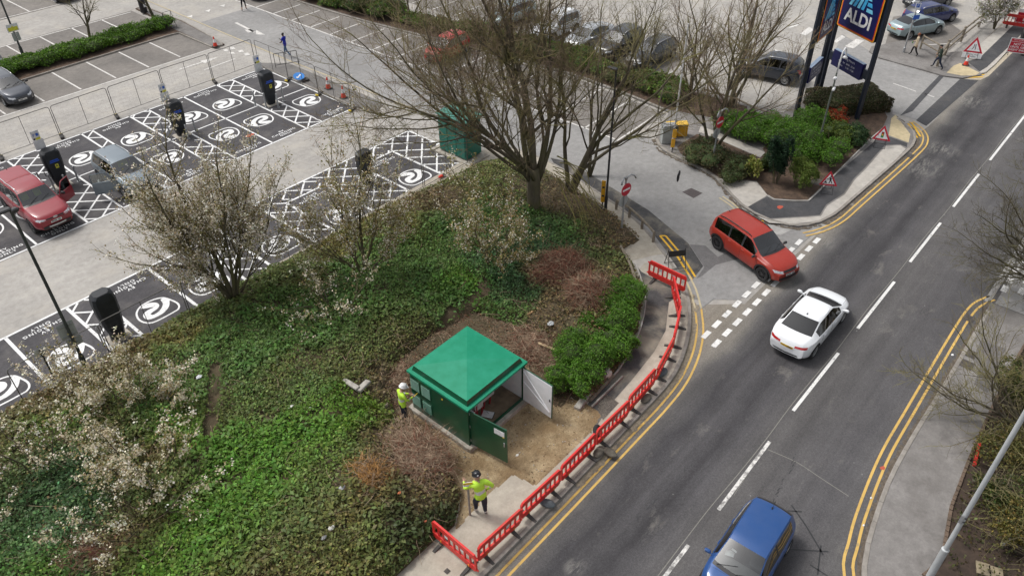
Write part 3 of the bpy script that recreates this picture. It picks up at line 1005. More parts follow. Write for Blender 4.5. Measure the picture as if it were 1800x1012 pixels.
# arrows, dashes and squares in the car park
lot = structure('car_park_markings', WHITE_BAY, [(24.2, 52.72), (26.2, 52.62), (26.2, 52.48), (24.2, 52.56)], 0.008)
for poly in ([(26.0, 52.9), (27.3, 52.5), (26.0, 52.2)], [(25.3, 51.25), (27.9, 51.35), (27.9, 51.22), (25.3, 51.12)]):
    place('arrow_marking', MB().sheet(poly, 0.009).mesh('arrow_marking', WHITE_BAY), lot)
for px in ([(392, 88), (399, 87), (402, 90), (395, 91)], [(403, 93), (410, 92), (414, 95), (406, 96)], [(403, 84), (411, 83), (414, 87), (405, 88)], [(418, 90), (426, 88), (429, 92), (421, 93)], [(428, 95), (436, 93), (440, 97), (432, 99)],
           [(412, 41), (417, 40), (450, 57), (446, 58)], [(430, 53), (440, 52), (448, 56), (436, 58)], [(450, 53), (466, 62), (450, 61)],
           [(328, 30), (338, 27), (338, 32)], [(360, 20), (370, 17), (368, 22)], [(386, 11), (396, 8), (394, 13)]):
    place('arrow_marking', MB().sheet(pts(px), 0.016).mesh('arrow_marking', WHITE_BAY), lot)
for px in ([(1485, 82), (1500, 86), (1519, 72), (1505, 69)], [(1466, 73), (1470, 76), (1486, 66), (1480, 62)], [(1406, 60), (1417, 63), (1432, 52), (1422, 48)], [(1384, 51), (1400, 47), (1407, 42), (1392, 45)]):
    place('crossing_bar', MB().sheet(pts(px), 0.012).mesh('crossing_bar', WHITE_BAY), lot)
for a, b in (((1570, 147), (1610, 161)), ((1625, 165), (1642, 171)), ((1350, 165), (1375, 145)), ((1322, 186), (1344, 172))):
    line(lot, *pts([a, b]), 0.10, 0.012, WHITE_BAY)
# sealed cracks and joints, survey marks
TAR = mat('tar sealant', (0.028, 0.028, 0.03), 0.5)
DUSTLINE = mat('dusty joint', (0.22, 0.21, 0.19), 0.95)
for P_, w in (([(1391, 887), (1418, 926), (1447, 975)], 0.05), ([(1380, 897), (1410, 899)], 0.05), ([(1372, 964), (1456, 969)], 0.05), ([(1437, 1010), (1443, 958)], 0.045), ([(1424, 992), (1455, 1012)], 0.045)):
    place('tar_line', MB().strip(smooth_path(pts(P_), 0.2), w, 0.009).mesh('tar_line', TAR), road)
for P_, w in (([(1350, 790), (1400, 812), (1440, 838), (1492, 872)], 0.03), ([(1330, 808), (1290, 870)], 0.02)):
    place('road_joint', MB().strip(smooth_path(pts(P_), 0.2), w, 0.009).mesh('road_joint', DUSTLINE), road)
PQ = smooth_path([(x, 5.50 + 0.03 * math.sin(x * 0.9)) for x in range(4, 90, 2)], 0.5)
place('road_joint', MB().strip(PQ, 0.03, 0.009).mesh('road_joint', DUSTLINE), road)
crk = MB()
for (u0, v0), (u1, v1) in (((1238, 795), (1030, 1000)), ((1400, 800), (1300, 1000))):
    a, b = at(u0, v0), at(u1, v1)
    for k in range(46):
        t = k / 46 + random.uniform(-0.01, 0.01)
        p = a.lerp(b, t)
        if random.random() < 0.7:
            crk.strip([(p.x + random.uniform(-.05, .05), p.y + random.uniform(-.06, .06)), (p.x + random.uniform(0.05, 0.2), p.y + random.uniform(-.08, .08))], random.uniform(0.012, 0.04), 0.0095 + k * 1e-5)
crk.obj('road_crack', TAR, road)['kind'] = 'stuff'

IRON = mat('cast iron', (0.05, 0.045, 0.042), 0.7, (0.10, 0.085, 0.075), 8, bump=0.3)


def cover(px, w, l, z, round_=False, name='manhole_cover', lab=''):
    p = at(*px, z)
    t = thing(name, lab, 'drain cover', (p.x, p.y, z), random.uniform(-0.1, 0.1))
    mb = MB()
    if round_:
        mb.lathe([(0.0, 0.006), (w / 2, 0.006), (w / 2, 0.0)], 20)
    else:
        mb.box((0, 0, 0.003), (w, l, 0.006))
    mb.obj('frame', IRON, t)
    for k in range(5):
        y = -l * 0.36 + k * l * 0.18
        hw = w * 0.42 if not round_ else math.sqrt(max(0.01, (w * 0.44) ** 2 - y * y))
        MB().box((0, y, 0.009), (hw * 2, l * 0.07, 0.008)).obj('bar', IRON, t)


cover((1703, 559), 0.45, 0.42, 0.014, lab='gully grate in the yellow lines by the right kerb')
cover((1707, 622), 0.5, 0.35, 0.107, lab='small square cover beside the dark patch on the right pavement')
cover((1699, 640), 0.5, 0.5, 0.107, lab='square cover nearer the kerb on the right pavement')
cover((1598, 273), 0.5, 0.4, 0.03, lab='dark gully grate at the corner of the island kerb')
cover((786, 1003), 0.16, 0.16, 0.107, lab='tiny dark cover at the foot of the nearest red barrier')
cover((1437, 320), 0.7, 0.6, 0.116, lab='pale inspection cover in the soil behind the roadworks sign')
RUSTY = mat('orange paint spot', (0.5, 0.10, 0.06), 0.9)
for px, s, z in (((1551, 822), 0.13, 0.013), ((1372, 364), 0.25, 0.108), ((439, 238), 0.35, 0.0085)):
    p = at(*px, z)
    MB().sheet([(p.x + s * math.cos(a * 0.9) * random.uniform(.6, 1), p.y + s * 0.7 * math.sin(a * 0.9) * random.uniform(.6, 1)) for a in range(7)], z + 0.002).obj('paint_spot', RUSTY, road if z < 0.1 else None, kind='structure')

# gutter dirt lying against the kerbs
GUT = mat('gutter dirt', (0.085, 0.066, 0.048), 1.0, (0.15, 0.125, 0.10), 9, bump=.4)
GUT2 = mat('sandy gutter dirt', (0.30, 0.255, 0.19), 1.0, (0.20, 0.165, 0.12), 9, bump=.4)
for path, side, m_, w0, n_ in ((KR, .045, GUT, .07, 900), ([p for p in KLs if 8 < p[0] < 26 and p[1] < 12.7], -.09, GUT2, .11, 700), (isl_k, -.10, GUT, .10, 500)):
    mb = MB()
    Pg = [Vector(p) for p in offset_path(path, side)]
    for _ in range(n_):
        i = random.randrange(len(Pg) - 1)
        c = Pg[i].lerp(Pg[i + 1], random.random())
        c += Vector((random.gauss(0, w0 * .45), random.gauss(0, w0 * .45)))
        r_ = random.uniform(.015, .09)
        d = (Pg[i + 1] - Pg[i]).normalized()
        zz = (.0135 if side > 0 else (.0275 if path is isl_k else .0135)) + random.random() * .003
        mb.sheet([(c.x + (d.x * math.cos(a) * 1.9 - d.y * math.sin(a)) * r_ * random.uniform(.6, 1.2), c.y + (d.y * math.cos(a) * 1.9 + d.x * math.sin(a)) * r_ * random.uniform(.6, 1.2)) for a in (0, 1.05, 2.1, 3.14, 4.2, 5.25)], zz)
    link_props(mb.obj('gutter_debris', m_, None, kind='stuff'), 'dirt and grit lying in the road gutter', 'debris')

# ================================================================== CARS
GLASS = glassmat('car glass', (0.62, 0.66, 0.66), 0.09)
GLASS_DK = glassmat('privacy glass', (0.05, 0.055, 0.06))
BLACKTRIM = mat('black trim', (0.018, 0.018, 0.02), 0.45)
RUBBER = mat('tyre rubber', (0.020, 0.020, 0.021), 0.85)
ALLOY = mat('alloy', (0.45, 0.46, 0.47), 0.35, metal=0.8)
ALLOY_DK = mat('dark alloy', (0.035, 0.035, 0.037), 0.4)
CHROME = mat('bright metal', (0.62, 0.62, 0.63), 0.25, metal=0.9)
SEATM = mat('seat fabric', (0.12, 0.12, 0.125), 0.9)
DASHM = mat('dashboard', (0.19, 0.19, 0.19), 0.6)
LAMP_W = mat('headlamp', (0.55, 0.57, 0.60), 0.12, (0.30, 0.31, 0.33), 14, coat=1.0)
LAMP_R = mat('tail lamp', (0.42, 0.012, 0.015), 0.15, coat=1.0)
PLATE_W = mat('white plate', (0.72, 0.72, 0.70), 0.5)
PLATE_Y = mat('yellow plate', (0.72, 0.45, 0.03), 0.5)
PLATE_TX = mat('plate characters', (0.03, 0.03, 0.03), 0.5)
HIVIS = mat('hi-vis yellow', (0.52, 0.80, 0.06), 0.8, (0.44, 0.70, 0.05), 9, bump=0.2)
SHIRT_B = mat('pale blue cloth', (0.10, 0.35, 0.52), 0.9)

CARSPEC = {
    'saloon': dict(L=4.68, wb=2.83, rw=0.34, wx=-0.02, tr=0.80,
                   top=[(-2.34, .74), (-2.27, .98), (-2.15, 1.06), (-1.72, 1.10), (-0.92, 1.37), (-0.35, 1.425), (0.15, 1.41), (0.42, 1.355), (1.22, 1.00), (1.75, .915), (2.12, .80), (2.34, .58)],
                   belt=[(-2.34, .72), (-2.2, .95), (-1.6, .985), (1.2, .915), (1.8, .82), (2.34, .56)],
                   half=[(-2.34, .66), (-2.2, .80), (-1.8, .89), (-1, .925), (1, .92), (1.7, .90), (2.1, .80), (2.34, .58)],
                   rf=[(-2.34, .55), (-1.75, .68), (-.92, .585), (-.3, .60), (.4, .575), (1.22, .74), (1.9, .70), (2.34, .45)],
                   bot=[(-2.34, .36), (-1.9, .24), (1.9, .22), (2.34, .28)],
                   ws=(0.44, 1.20), rwn=(-1.70, -0.93), side=(-1.40, 0.98), pil=[-0.12]),
    'mpv': dict(L=4.55, wb=2.90, rw=0.36, wx=-0.02, tr=0.79,
                top=[(-2.27, .80), (-2.22, 1.10), (-2.12, 1.45), (-1.90, 1.66), (-1.0, 1.70), (-0.1, 1.69), (0.33, 1.64), (1.15, 1.12), (1.75, 1.02), (2.10, .90), (2.27, .68)],
                belt=[(-2.27, .78), (-2.2, 1.02), (-1.6, 1.07), (1.1, 1.00), (1.8, .92), (2.27, .66)],
                half=[(-2.27, .74), (-2.1, .86), (-1.8, .90), (-1, .915), (1, .91), (1.7, .90), (2.05, .82), (2.27, .62)],
                rf=[(-2.27, .66), (-2.0, .64), (-1.7, .65), (-.3, .67), (.3, .66), (1.15, .76), (1.9, .72), (2.27, .5)],
                bot=[(-2.27, .42), (-1.9, .30), (1.9, .27), (2.27, .32)],
                ws=(0.36, 1.12), rwn=(-2.23, -2.0), side=(-1.95, 0.92), pil=[-0.98, -0.02], rails='black'),
    'hatch': dict(L=3.92, wb=2.50, rw=0.315, wx=0.0, tr=0.75,
                  top=[(-1.96, .74), (-1.92, 1.02), (-1.80, 1.28), (-1.55, 1.45), (-0.7, 1.51), (0.05, 1.49), (0.32, 1.43), (1.12, 1.03), (1.55, .94), (1.83, .82), (1.96, .60)],
                  belt=[(-1.96, .72), (-1.85, .98), (-1.3, 1.01), (1.05, .93), (1.5, .86), (1.96, .58)],
                  half=[(-1.96, .64), (-1.8, .78), (-1.5, .84), (-.8, .87), (.8, .865), (1.4, .84), (1.75, .75), (1.96, .52)],
                  rf=[(-1.96, .55), (-1.7, .58), (-1.4, .60), (-.3, .60), (.3, .585), (1.12, .70), (1.6, .66), (1.96, .4)],
                  bot=[(-1.96, .36), (-1.6, .25), (1.6, .22), (1.96, .28)],
                  ws=(0.34, 1.10), rwn=(-1.90, -1.58), side=(-1.45, 0.88), pil=[-0.28]),
    'suv': dict(L=4.50, wb=2.68, rw=0.36, wx=0.05, tr=0.80,
                top=[(-2.25, .82), (-2.2, 1.12), (-2.05, 1.42), (-1.75, 1.62), (-0.9, 1.67), (-0.1, 1.66), (0.28, 1.60), (1.10, 1.13), (1.7, 1.03), (2.08, .90), (2.25, .66)],
                belt=[(-2.25, .80), (-2.15, 1.05), (-1.5, 1.10), (1.05, 1.02), (1.7, .94), (2.25, .64)],
                half=[(-2.25, .72), (-2.05, .86), (-1.7, .91), (-.9, .925), (.9, .92), (1.6, .91), (2.0, .82), (2.25, .60)],
                rf=[(-2.25, .62), (-1.95, .62), (-1.6, .64), (-.3, .66), (.28, .64), (1.1, .76), (1.8, .72), (2.25, .5)],
                bot=[(-2.25, .42), (-1.9, .30), (1.9, .27), (2.25, .32)],
                ws=(0.31, 1.07), rwn=(-2.16, -1.82), side=(-1.75, 0.88), pil=[-0.9, 0.0], rails='chrome'),
    'estate': dict(L=4.75, wb=2.82, rw=0.335, wx=0.0, tr=0.80,
                   top=[(-2.37, .76), (-2.3, 1.02), (-2.05, 1.32), (-1.7, 1.43), (-0.8, 1.47), (0.05, 1.45), (0.36, 1.39), (1.18, 1.01), (1.75, .93), (2.15, .81), (2.37, .60)],
                   belt=[(-2.37, .74), (-2.2, .97), (-1.5, 1.00), (1.15, .93), (1.8, .84), (2.37, .58)],
                   half=[(-2.37, .68), (-2.2, .82), (-1.8, .89), (-1, .92), (1, .915), (1.7, .90), (2.1, .80), (2.37, .58)],
                   rf=[(-2.37, .58), (-2.0, .60), (-1.5, .60), (-.3, .61), (.36, .59), (1.18, .74), (1.9, .70), (2.37, .45)],
                   bot=[(-2.37, .38), (-1.9, .25), (1.9, .23), (2.37, .29)],
                   ws=(0.39, 1.15), rwn=(-2.25, -1.92), side=(-1.85, 0.93), pil=[-1.0, -0.1], rails='chrome'),
    'pickup': dict(L=5.35, wb=3.27, rw=0.40, wx=-0.03, tr=0.84,
                   top=[(-2.67, .90), (-2.63, 1.30), (-2.55, 1.66), (-2.40, 1.80), (-0.97, 1.84), (-0.90, 1.76), (-0.83, 1.84), (-0.1, 1.88), (0.40, 1.84), (0.62, 1.77), (1.28, 1.28), (1.95, 1.20), (2.45, 1.10), (2.67, .92)],
                   belt=[(-2.67, .88), (-2.5, 1.20), (-1.0, 1.21), (1.2, 1.17), (2.0, 1.10), (2.67, .90)],
                   half=[(-2.67, .84), (-2.5, .93), (-1.5, .94), (-1, .945), (1, .945), (1.8, .95), (2.4, .92), (2.67, .74)],
                   rf=[(-2.67, .74), (-2.4, .70), (-1.0, .71), (-.3, .72), (.5, .69), (1.28, .82), (2.0, .82), (2.67, .66)],
                   bot=[(-2.67, .55), (-2.0, .42), (2.0, .40), (2.67, .45)],
                   ws=(0.64, 1.25), rwn=(-2.61, -2.47), side=(-2.3, 1.02), pil=[-1.35, -0.85, 0.10], rails='chrome'),
}


def _sm(x, tab, sg=0.035):
    xs = np.array([t[0] for t in tab])
    ys = np.array([t[1] for t in tab])
    ks = np.linspace(-2.2, 2.2, 13)
    w = np.exp(-ks * ks / 2)
    w /= w.sum()
    return sum(wi * np.interp(x + k * sg, xs, ys) for k, wi in zip(ks, w))


class CarType:
    pass


def make_car_type(kind):
    S = CARSPEC[kind]
    T = CarType()
    T.S, T.kind = S, kind
    L = S['L']
    x0, x1 = -L / 2, L / 2
    keys = [x0 + 0.001, x0 + .03, x0 + .08, x0 + .15, x0 + .25, x0 + .38] + [x1 - .38, x1 - .25, x1 - .15, x1 - .08, x1 - .03, x1 - 0.001]
    keys += list(S['ws']) + [S['ws'][1] + 0.13] + list(S['rwn']) + list(S['side'])
    for p in S['pil']:
        keys += [p - 0.05, p + 0.05]
    xs = sorted(keys)
    out = [xs[0]]
    for a in xs[1:]:
        gap = a - out[-1]
        if gap < 0.018:
            continue
        n = max(1, int(math.ceil(gap / 0.13)))
        b = out[-1]
        for i in range(1, n + 1):
            out.append(b + gap * i / n)
    X = np.array(out)
    top, belt, half, rf, bot = (_sm(X, S[k], sg) for k, sg in (('top', .035), ('belt', .05), ('half', .06), ('rf', .06), ('bot', .05)))
    belt = np.minimum(belt, top - 0.02)
    NR = 14
    ring = []
    for i in range(len(X)):
        w, zb, zl, zt, rw = half[i], bot[i], belt[i], top[i], rf[i]
        h = zl - zb
        g = zt - zl
        rw = min(rw, w * 0.93)
        yb = w * 0.935
        tip = lambda t: yb + (rw - yb) * t
        pt = [(0, zb), (w * .84, zb), (w * .955, zb + .05), (w * .985, zb + h * .25), (w * 1.0, zb + h * .55), (w * .995, zb + h * .80), (w * .97, zl - min(.02, g * .2)),
              (yb, zl + g * .03), (tip(.48) + .012 * min(1, g / .4), zl + g * .45), (tip(.90), zl + g * .84), (rw * .965, zl + g * .945), (rw * .72, zl + g * .982), (rw * .36, zt - g * .004), (0, zt)]
        ring.append(pt)
    V, F, MI = [], [], []
    n = len(X)
    full = []
    for i in range(n):
        r = ring[i]
        ids = []
        for k in range(NR):
            V.append((X[i], -r[k][0], r[k][1]))
            ids.append(len(V) - 1)
        for k in range(NR - 2, 0, -1):
            V.append((X[i], r[k][0], r[k][1]))
            ids.append(len(V) - 1)
        full.append(ids)
    K = len(full[0])
    # the nose, tail and screens are bowed across the width
    for i_, (vx, vy, vz) in enumerate(V):
        q_ = min(1.0, abs(vx) / (0.22 * L))
        V[i_] = (vx - math.copysign(0.13 * (vy / 0.9) ** 2 * q_ * q_ * (3 - 2 * q_), vx), vy, vz)
    ws, rwn, sd = S['ws'], S['rwn'], S['side']
    for i in range(n - 1):
        xm = (X[i] + X[i + 1]) / 2
        gl = (top[i] - belt[i] + top[i + 1] - belt[i + 1]) / 2
        for k in range(K):
            kk = (k + 1) % K
            seg = k if k < NR - 1 else K - 1 - k       # index of the strip counted from the floor
            mi = 0
            if seg >= 10 and ws[0] < xm < ws[1]:
                mi = 1
            elif seg >= 10 and ws[1] < xm < ws[1] + .13:
                mi = 2
            elif seg >= 10 and rwn[0] < xm < rwn[1]:
                mi = 4
            elif seg in (7, 8) and sd[0] < xm < sd[1] and gl > 0.17:
                mi = 3
                for p in S['pil']:
                    if abs(xm - p) < 0.05:
                        mi = 2
            elif seg == 0 or seg == 1:
                mi = 2
            F.append((full[i][k], full[i + 1][k], full[i + 1][kk], full[i][kk]))
            MI.append(mi)
    F.append(tuple(full[0][::1]))
    MI.append(0)
    F.append(tuple(full[-1][::-1]))
    MI.append(0)
    me = bpy.data.meshes.new('car')
    me.from_pydata(V, [], F)
    for _ in range(6):
        me.materials.append(BLACKTRIM)
    me.polygons.foreach_set('material_index', MI)
    bm = bmesh.new()
    bm.from_mesh(me)
    bmesh.ops.recalc_face_normals(bm, faces=bm.faces)
    bm.to_mesh(me)
    bm.free()
    T.bvh = BVHTree.FromPolygons(V, F)
    # wheel wells
    o = bpy.data.objects.new('car', me)
    COL.objects.link(o)
    cut = MB()
    T.axles = (S['wx'] + S['wb'] / 2, S['wx'] - S['wb'] / 2)
    for ax in T.axles:
        for s in (-1, 1):
            cut.lathe([(0.0, -.24), (S['rw'] + .055, -.24), (S['rw'] + .055, .24), (0, .24)], 28, 5, Matrix.Translation((ax, s * (S['tr'] + .06), S['rw'])) @ Matrix.Rotation(PI / 2, 4, 'X'))
    cm = cut.mesh('cut', [BLACKTRIM] * 6, weld=True)
    bmc = bmesh.new()
    bmc.from_mesh(cm)
    bmesh.ops.recalc_face_normals(bmc, faces=bmc.faces)
    bmc.to_mesh(cm)
    bmc.free()
    co = bpy.data.objects.new('cut', cm)
    COL.objects.link(co)
    md = o.modifiers.new('b', 'BOOLEAN')
    md.operation = 'DIFFERENCE'
    md.solver = 'EXACT'
    md.object = co
    dg = bpy.context.evaluated_depsgraph_get()
    res = bpy.data.meshes.new_from_object(o.evaluated_get(dg))
    bpy.data.objects.remove(o)
    bpy.data.objects.remove(co)
    # split by region
    bm = bmesh.new()
    bm.from_mesh(res)

    def take(test, name, mats, remap=None):
        b2 = bm.copy()
        dele = [f for f in b2.faces if not test(f)]
        bmesh.ops.delete(b2, geom=dele, context='FACES')
        for f in b2.faces:
            f.material_index = remap(f.material_index) if remap else 0
            f.smooth = True
        m2 = bpy.data.meshes.new(name)
        b2.to_mesh(m2)
        b2.free()
        for q in mats:
            m2.materials.append(q)
        m2.set_sharp_from_angle(angle=R(38))
        return m2
    T.body = take(lambda f: f.material_index in (0, 2, 5), 'body', [BLACKTRIM, BLACKTRIM], lambda i: 0 if i == 0 else 1)
    T.ws = take(lambda f: f.material_index == 1, 'windscreen', [GLASS])
    T.rw = take(lambda f: f.material_index == 4, 'rear_window', [GLASS_DK])
    T.sides = []
    for s in (-1, 1):
        T.sides.append(take(lambda f: f.material_index == 3 and f.calc_center_median().y * s > 0, 'side_window', [GLASS_DK]))
    bm.free()
    T.prof = (X, top, belt, half, rf, bot)
    # wheel meshes
    r = S['rw']
    tm = MB().lathe([(r * .66, -.10), (r * .90, -.115), (r * .985, -.095), (r, -.05), (r, .05), (r * .985, .095), (r * .90, .115), (r * .66, .10)], 26, 0, closed=True)
    T.tyre = tm.mesh('tyre', RUBBER, True, 40)
    for nm, am in (('rim', ALLOY), ('rim_dark', ALLOY_DK)):
        rm = MB().lathe([(r * .66, .10), (r * .60, .085), (r * .60, -.02)], 26)
        rm.lathe([(r * .60, -.02), (0, -.02)], 26, 1)
        rm.lathe([(r * .17, .03), (r * .17, .085), (0.0, .092)], 12)
        for k in range(5):
            a = 2 * PI * k / 5
            for da in (-.17, .17):
                M = Matrix.Rotation(a, 4, 'Z')
                rm.box(M @ Vector((r * .38, da * r * .62, .065)), (r * .46, r * .085, .035), M=(Matrix.Rotation(a + da * .55, 4, 'Z')))
        setattr(T, nm, rm.mesh('rim', [am, BLACKTRIM], True, 30))
    T.ray = lambda o, d: T.bvh.ray_cast(Vector(o), Vector(d).normalized())[0]
    return T


def conform(T, corners, n=6, m=4, mode='front', off=0.006):
    """a patch lying on the bodywork; corners in (y,z) for front/rear, (x,z) for the sides, (x,y) from above"""
    V, F = [], []
    for i in range(n + 1):
        for j in range(m + 1):
            s, t = i / n, j / m
            a = [(1 - s) * (1 - t) * corners[0][q] + s * (1 - t) * corners[1][q] + s * t * corners[2][q] + (1 - s) * t * corners[3][q] for q in (0, 1)]
            if mode == 'front':
                o, d = (4, a[0], a[1]), (-1, 0, 0)
            elif mode == 'rear':
                o, d = (-4, a[0], a[1]), (1, 0, 0)
            elif mode == 'right':
                o, d = (a[0], -3, a[1]), (0, 1, 0)
            elif mode == 'left':
                o, d = (a[0], 3, a[1]), (0, -1, 0)
            else:
                o, d = (a[0], a[1], 4), (0, 0, -1)
            p = T.ray(o, d)
            if p is None:
                p = Vector(V[-1]) if V else Vector((0, 0, .5))
            else:
                p = p - Vector(d) * off
            V.append(tuple(p))
    for i in range(n):
        for j in range(m):
            q = (i * (m + 1) + j, (i + 1) * (m + 1) + j, (i + 1) * (m + 1) + j + 1, i * (m + 1) + j + 1)
            F.append(q)
    return V, F


def patch(T, name, corners, m, parent, mode='front', n=6, k=4, off=0.006, **kw):
    V, F = conform(T, corners, n, k, mode, off)
    mb = MB().add(V, F)
    me = mb.mesh(name, m, True)
    bm = bmesh.new()
    bm.from_mesh(me)
    bmesh.ops.recalc_face_normals(bm, faces=bm.faces)
    bm.to_mesh(me)
    bm.free()
    return place(name, me, parent, **kw)


def seam(T, P, mode, mb, w=0.012):
    """a shut line along the bodywork"""
    W = []
    for a, b in P:
        if mode in ('left', 'right'):
            s = 1 if mode == 'left' else -1
            p = T.ray((a, 3 * s, b), (0, -s, 0))
        else:
            p = T.ray((a, b, 4), (0, 0, -1))
        if p is not None:
            W.append(p)
    if len(W) > 1:
        mb.tube(W, w / 2, 4)


CT = {}


def car_proto(kind, paint, dark_rims=False, detail=2, seats=True):
    """one car of a kind standing at the origin, nose along +X; returns its root"""
    if kind not in CT:
        CT[kind] = make_car_type(kind)
    T = CT[kind]
    S = T.S
    L, hw = S['L'], 0.92
    X, top, belt, half, rf, bot = T.prof
    f = lambda arr, x: float(np.interp(x, X, arr))
    root = thing('parked_car', None, None)
    b = place('body', T.body, root)
    b.material_slots[0].link = 'OBJECT'
    b.material_slots[0].material = paint
    place('windscreen', T.ws, root)
    place('rear_window', T.rw, root)
    for s in T.sides:
        place('side_window', s, root)
    r = S['rw']
    for ax in T.axles:
        for s in (-1, 1):
            w = thing('wheel', None, None, (ax, s * S['tr'], r), rot=(-s * PI / 2, 0, 0))
            w.parent = root
            place('tyre', T.tyre, w)
            place('rim', T.rim_dark if dark_rims else T.rim, w)
    zb, zt = f(bot, L / 2 - .02), f(top, L / 2 - .1)
    hz = f(belt, L / 2 - .25)
    e = L / 2
    if detail == 0:
        return root
    big = kind in ('pickup',)
    zf = {'saloon': .66, 'mpv': .80, 'hatch': .72, 'suv': .80, 'estate': .68, 'pickup': .98}[kind]
    wf = f(half, e - .2)
    for s in (-1, 1):
        patch(T, 'headlight', [(s * wf * .99, zf + .06), (s * wf * .52, zf - .01), (s * wf * .55, zf - .10), (s * wf * .97, zf - .05)], LAMP_W, root, 'front', 8, 3)
        zr = f(belt, -e + .2)
        if kind in ('saloon',):
            patch(T, 'tail_light', [(s * wf * 1.0, zr - .02), (s * wf * .40, zr - .07), (s * wf * .40, zr - .15), (s * wf * 1.0, zr - .13)], LAMP_R, root, 'rear', 8, 3)
        else:
            patch(T, 'tail_light', [(s * wf * .99, zr + .10), (s * wf * .74, zr + .06), (s * wf * .72, zr - .22), (s * wf * .99, zr - .14)], LAMP_R, root, 'rear', 5, 5)
    patch(T, 'grille', [(-wf * .50, zf + .0), (wf * .50, zf + .0), (wf * .46, zf - .13), (-wf * .46, zf - .13)], BLACKTRIM, root, 'front', 8, 3)
    patch(T, 'lower_bumper', [(-wf * .80, zb + .17), (wf * .80, zb + .17), (wf * .76, zb + .02), (-wf * .76, zb + .02)], BLACKTRIM, root, 'front', 8, 3)
    patch(T, 'lower_bumper', [(-wf * .92, zb + .17), (wf * .92, zb + .17), (wf * .88, zb + .02), (-wf * .88, zb + .02)], BLACKTRIM, root, 'rear', 8, 3)
    for md, zz, pm in (('front', zf - .21, PLATE_W), ('rear', f(belt, -e + .2) - (.20 if kind == 'saloon' else .27), PLATE_Y)):
        pl = patch(T, 'number_plate', [(-.26, zz + .055), (.26, zz + .055), (.26, zz - .055), (-.26, zz - .055)], pm, root, md, 4, 1, 0.014)
        tx = MB()
        for q, yy in enumerate((-.19, -.13, -.07, -.01, .06, .12, .18)):
            if q == 4:
                continue
            V, F = conform(T, [(yy - .02, zz + .033), (yy + .02, zz + .033), (yy + .02, zz - .033), (yy - .02, zz - .033)], 1, 1, md, 0.019)
            tx.add(V, F)
        tx.obj('characters', PLATE_TX, pl)
    # door mirrors
    xm = S['ws'][1] - .24
    for s in (-1, 1):
        mm = MB()
        zm = f(belt, xm) + .07
        y = f(half, xm) * .97
        mm.bbox((xm, s * (y + .13), zm), (.11, .20, .13), .035)
        mm.tube([(xm + .02, s * (y - .05), zm - .05), (xm, s * (y + .08), zm - .02)], .025, 5)
        o = mm.obj('door_mirror', [paint if kind in ('hatch', 'saloon') else BLACKTRIM], root, smooth=True, angle=40)
    # shut lines, handles, wipers
    sm = MB()
    xa = S['ws'][1] - .10
    zbt = lambda x: f(belt, x) - .015
    doors = [xa] + [-0.12 if kind in ('saloon', 'hatch') else (0.10 if kind == 'pickup' else -0.02)] + [-1.0 if kind != 'hatch' else -1.05]
    if kind == 'pickup':
        doors[2] = -0.85
    for md in ('left', 'right'):
        for x in doors:
            seam(T, [(x, f(bot, x) + .12 + q * (zbt(x) - f(bot, x) - .13) / 8) for q in range(9)], md, sm)
        seam(T, [(doors[2] + q * (doors[0] - doors[2]) / 12, f(bot, 0) + .13) for q in range(13)], md, sm)
        for x in doors[:2]:
            s = 1 if md == 'left' else -1
            xx = x - (.98 if x == doors[0] else .78) * (.82 if kind == 'hatch' else 1) + .08
            p = T.ray((xx, 3 * s, f(belt, xx) - .10), (0, -s, 0))
            if p is not None:
                MB().bbox((p.x, p.y + s * .012, p.z), (.17, .03, .03), .01).obj('door_handle', paint if kind != 'mpv' else paint, root)
    bx = S['ws'][1] + .15
    seam(T, [(bx, -f(rf, bx) + q * 2 * f(rf, bx) / 10) for q in range(11)], 'top', sm, .010)
    for s in (-1, 1):
        seam(T, [(bx + q * (e - .20 - bx) / 8, s * (f(rf, bx + q * (e - .2 - bx) / 8) * .97)) for q in range(9)], 'top', sm, .010)
    sm.obj('shut_lines', BLACKTRIM, root)
    wm = MB()
    for y0, y1 in ((-.55, .02), (.05, .58)):
        W = []
        for q in range(5):
            xx, yy = S['ws'][1] + .02 - q * .055, y0 + (y1 - y0) * q / 4
            p = T.ray((xx, yy, 4), (0, 0, -1))
            if p:
                W.append(p + Vector((0, 0, .018)))
        if len(W) > 1:
            wm.tube(W, .010, 4)
    wm.obj('wiper', BLACKTRIM, root)
    if S.get('rails'):
        xr0, xr1 = S['side'][0] + .15, S['ws'][0] - .12
        for s in (-1, 1):
            W = []
            for q in range(9):
                xx = xr0 + (xr1 - xr0) * q / 8
                p = T.ray((xx, s * f(rf, xx) * .90, 4), (0, 0, -1))
                if p is not None:
                    W.append(p + Vector((0, 0, .0 if q in (0, 8) else .045)))
            MB().tube(W, .022, 6).obj('roof_rail', CHROME if S['rails'] == 'chrome' else BLACKTRIM, root, smooth=True)
    am = MB()
    xa = S['rwn'][1] + .18
    p = T.ray((xa, 0, 4), (0, 0, -1))
    am.bbox((p.x, 0, p.z + .015), (.10, .05, .04), .02)
    am.tube([(p.x, 0, p.z + .03), (p.x - .22, 0, p.z + .12)], .006, 4)
    am.obj('roof_aerial', BLACKTRIM, root)
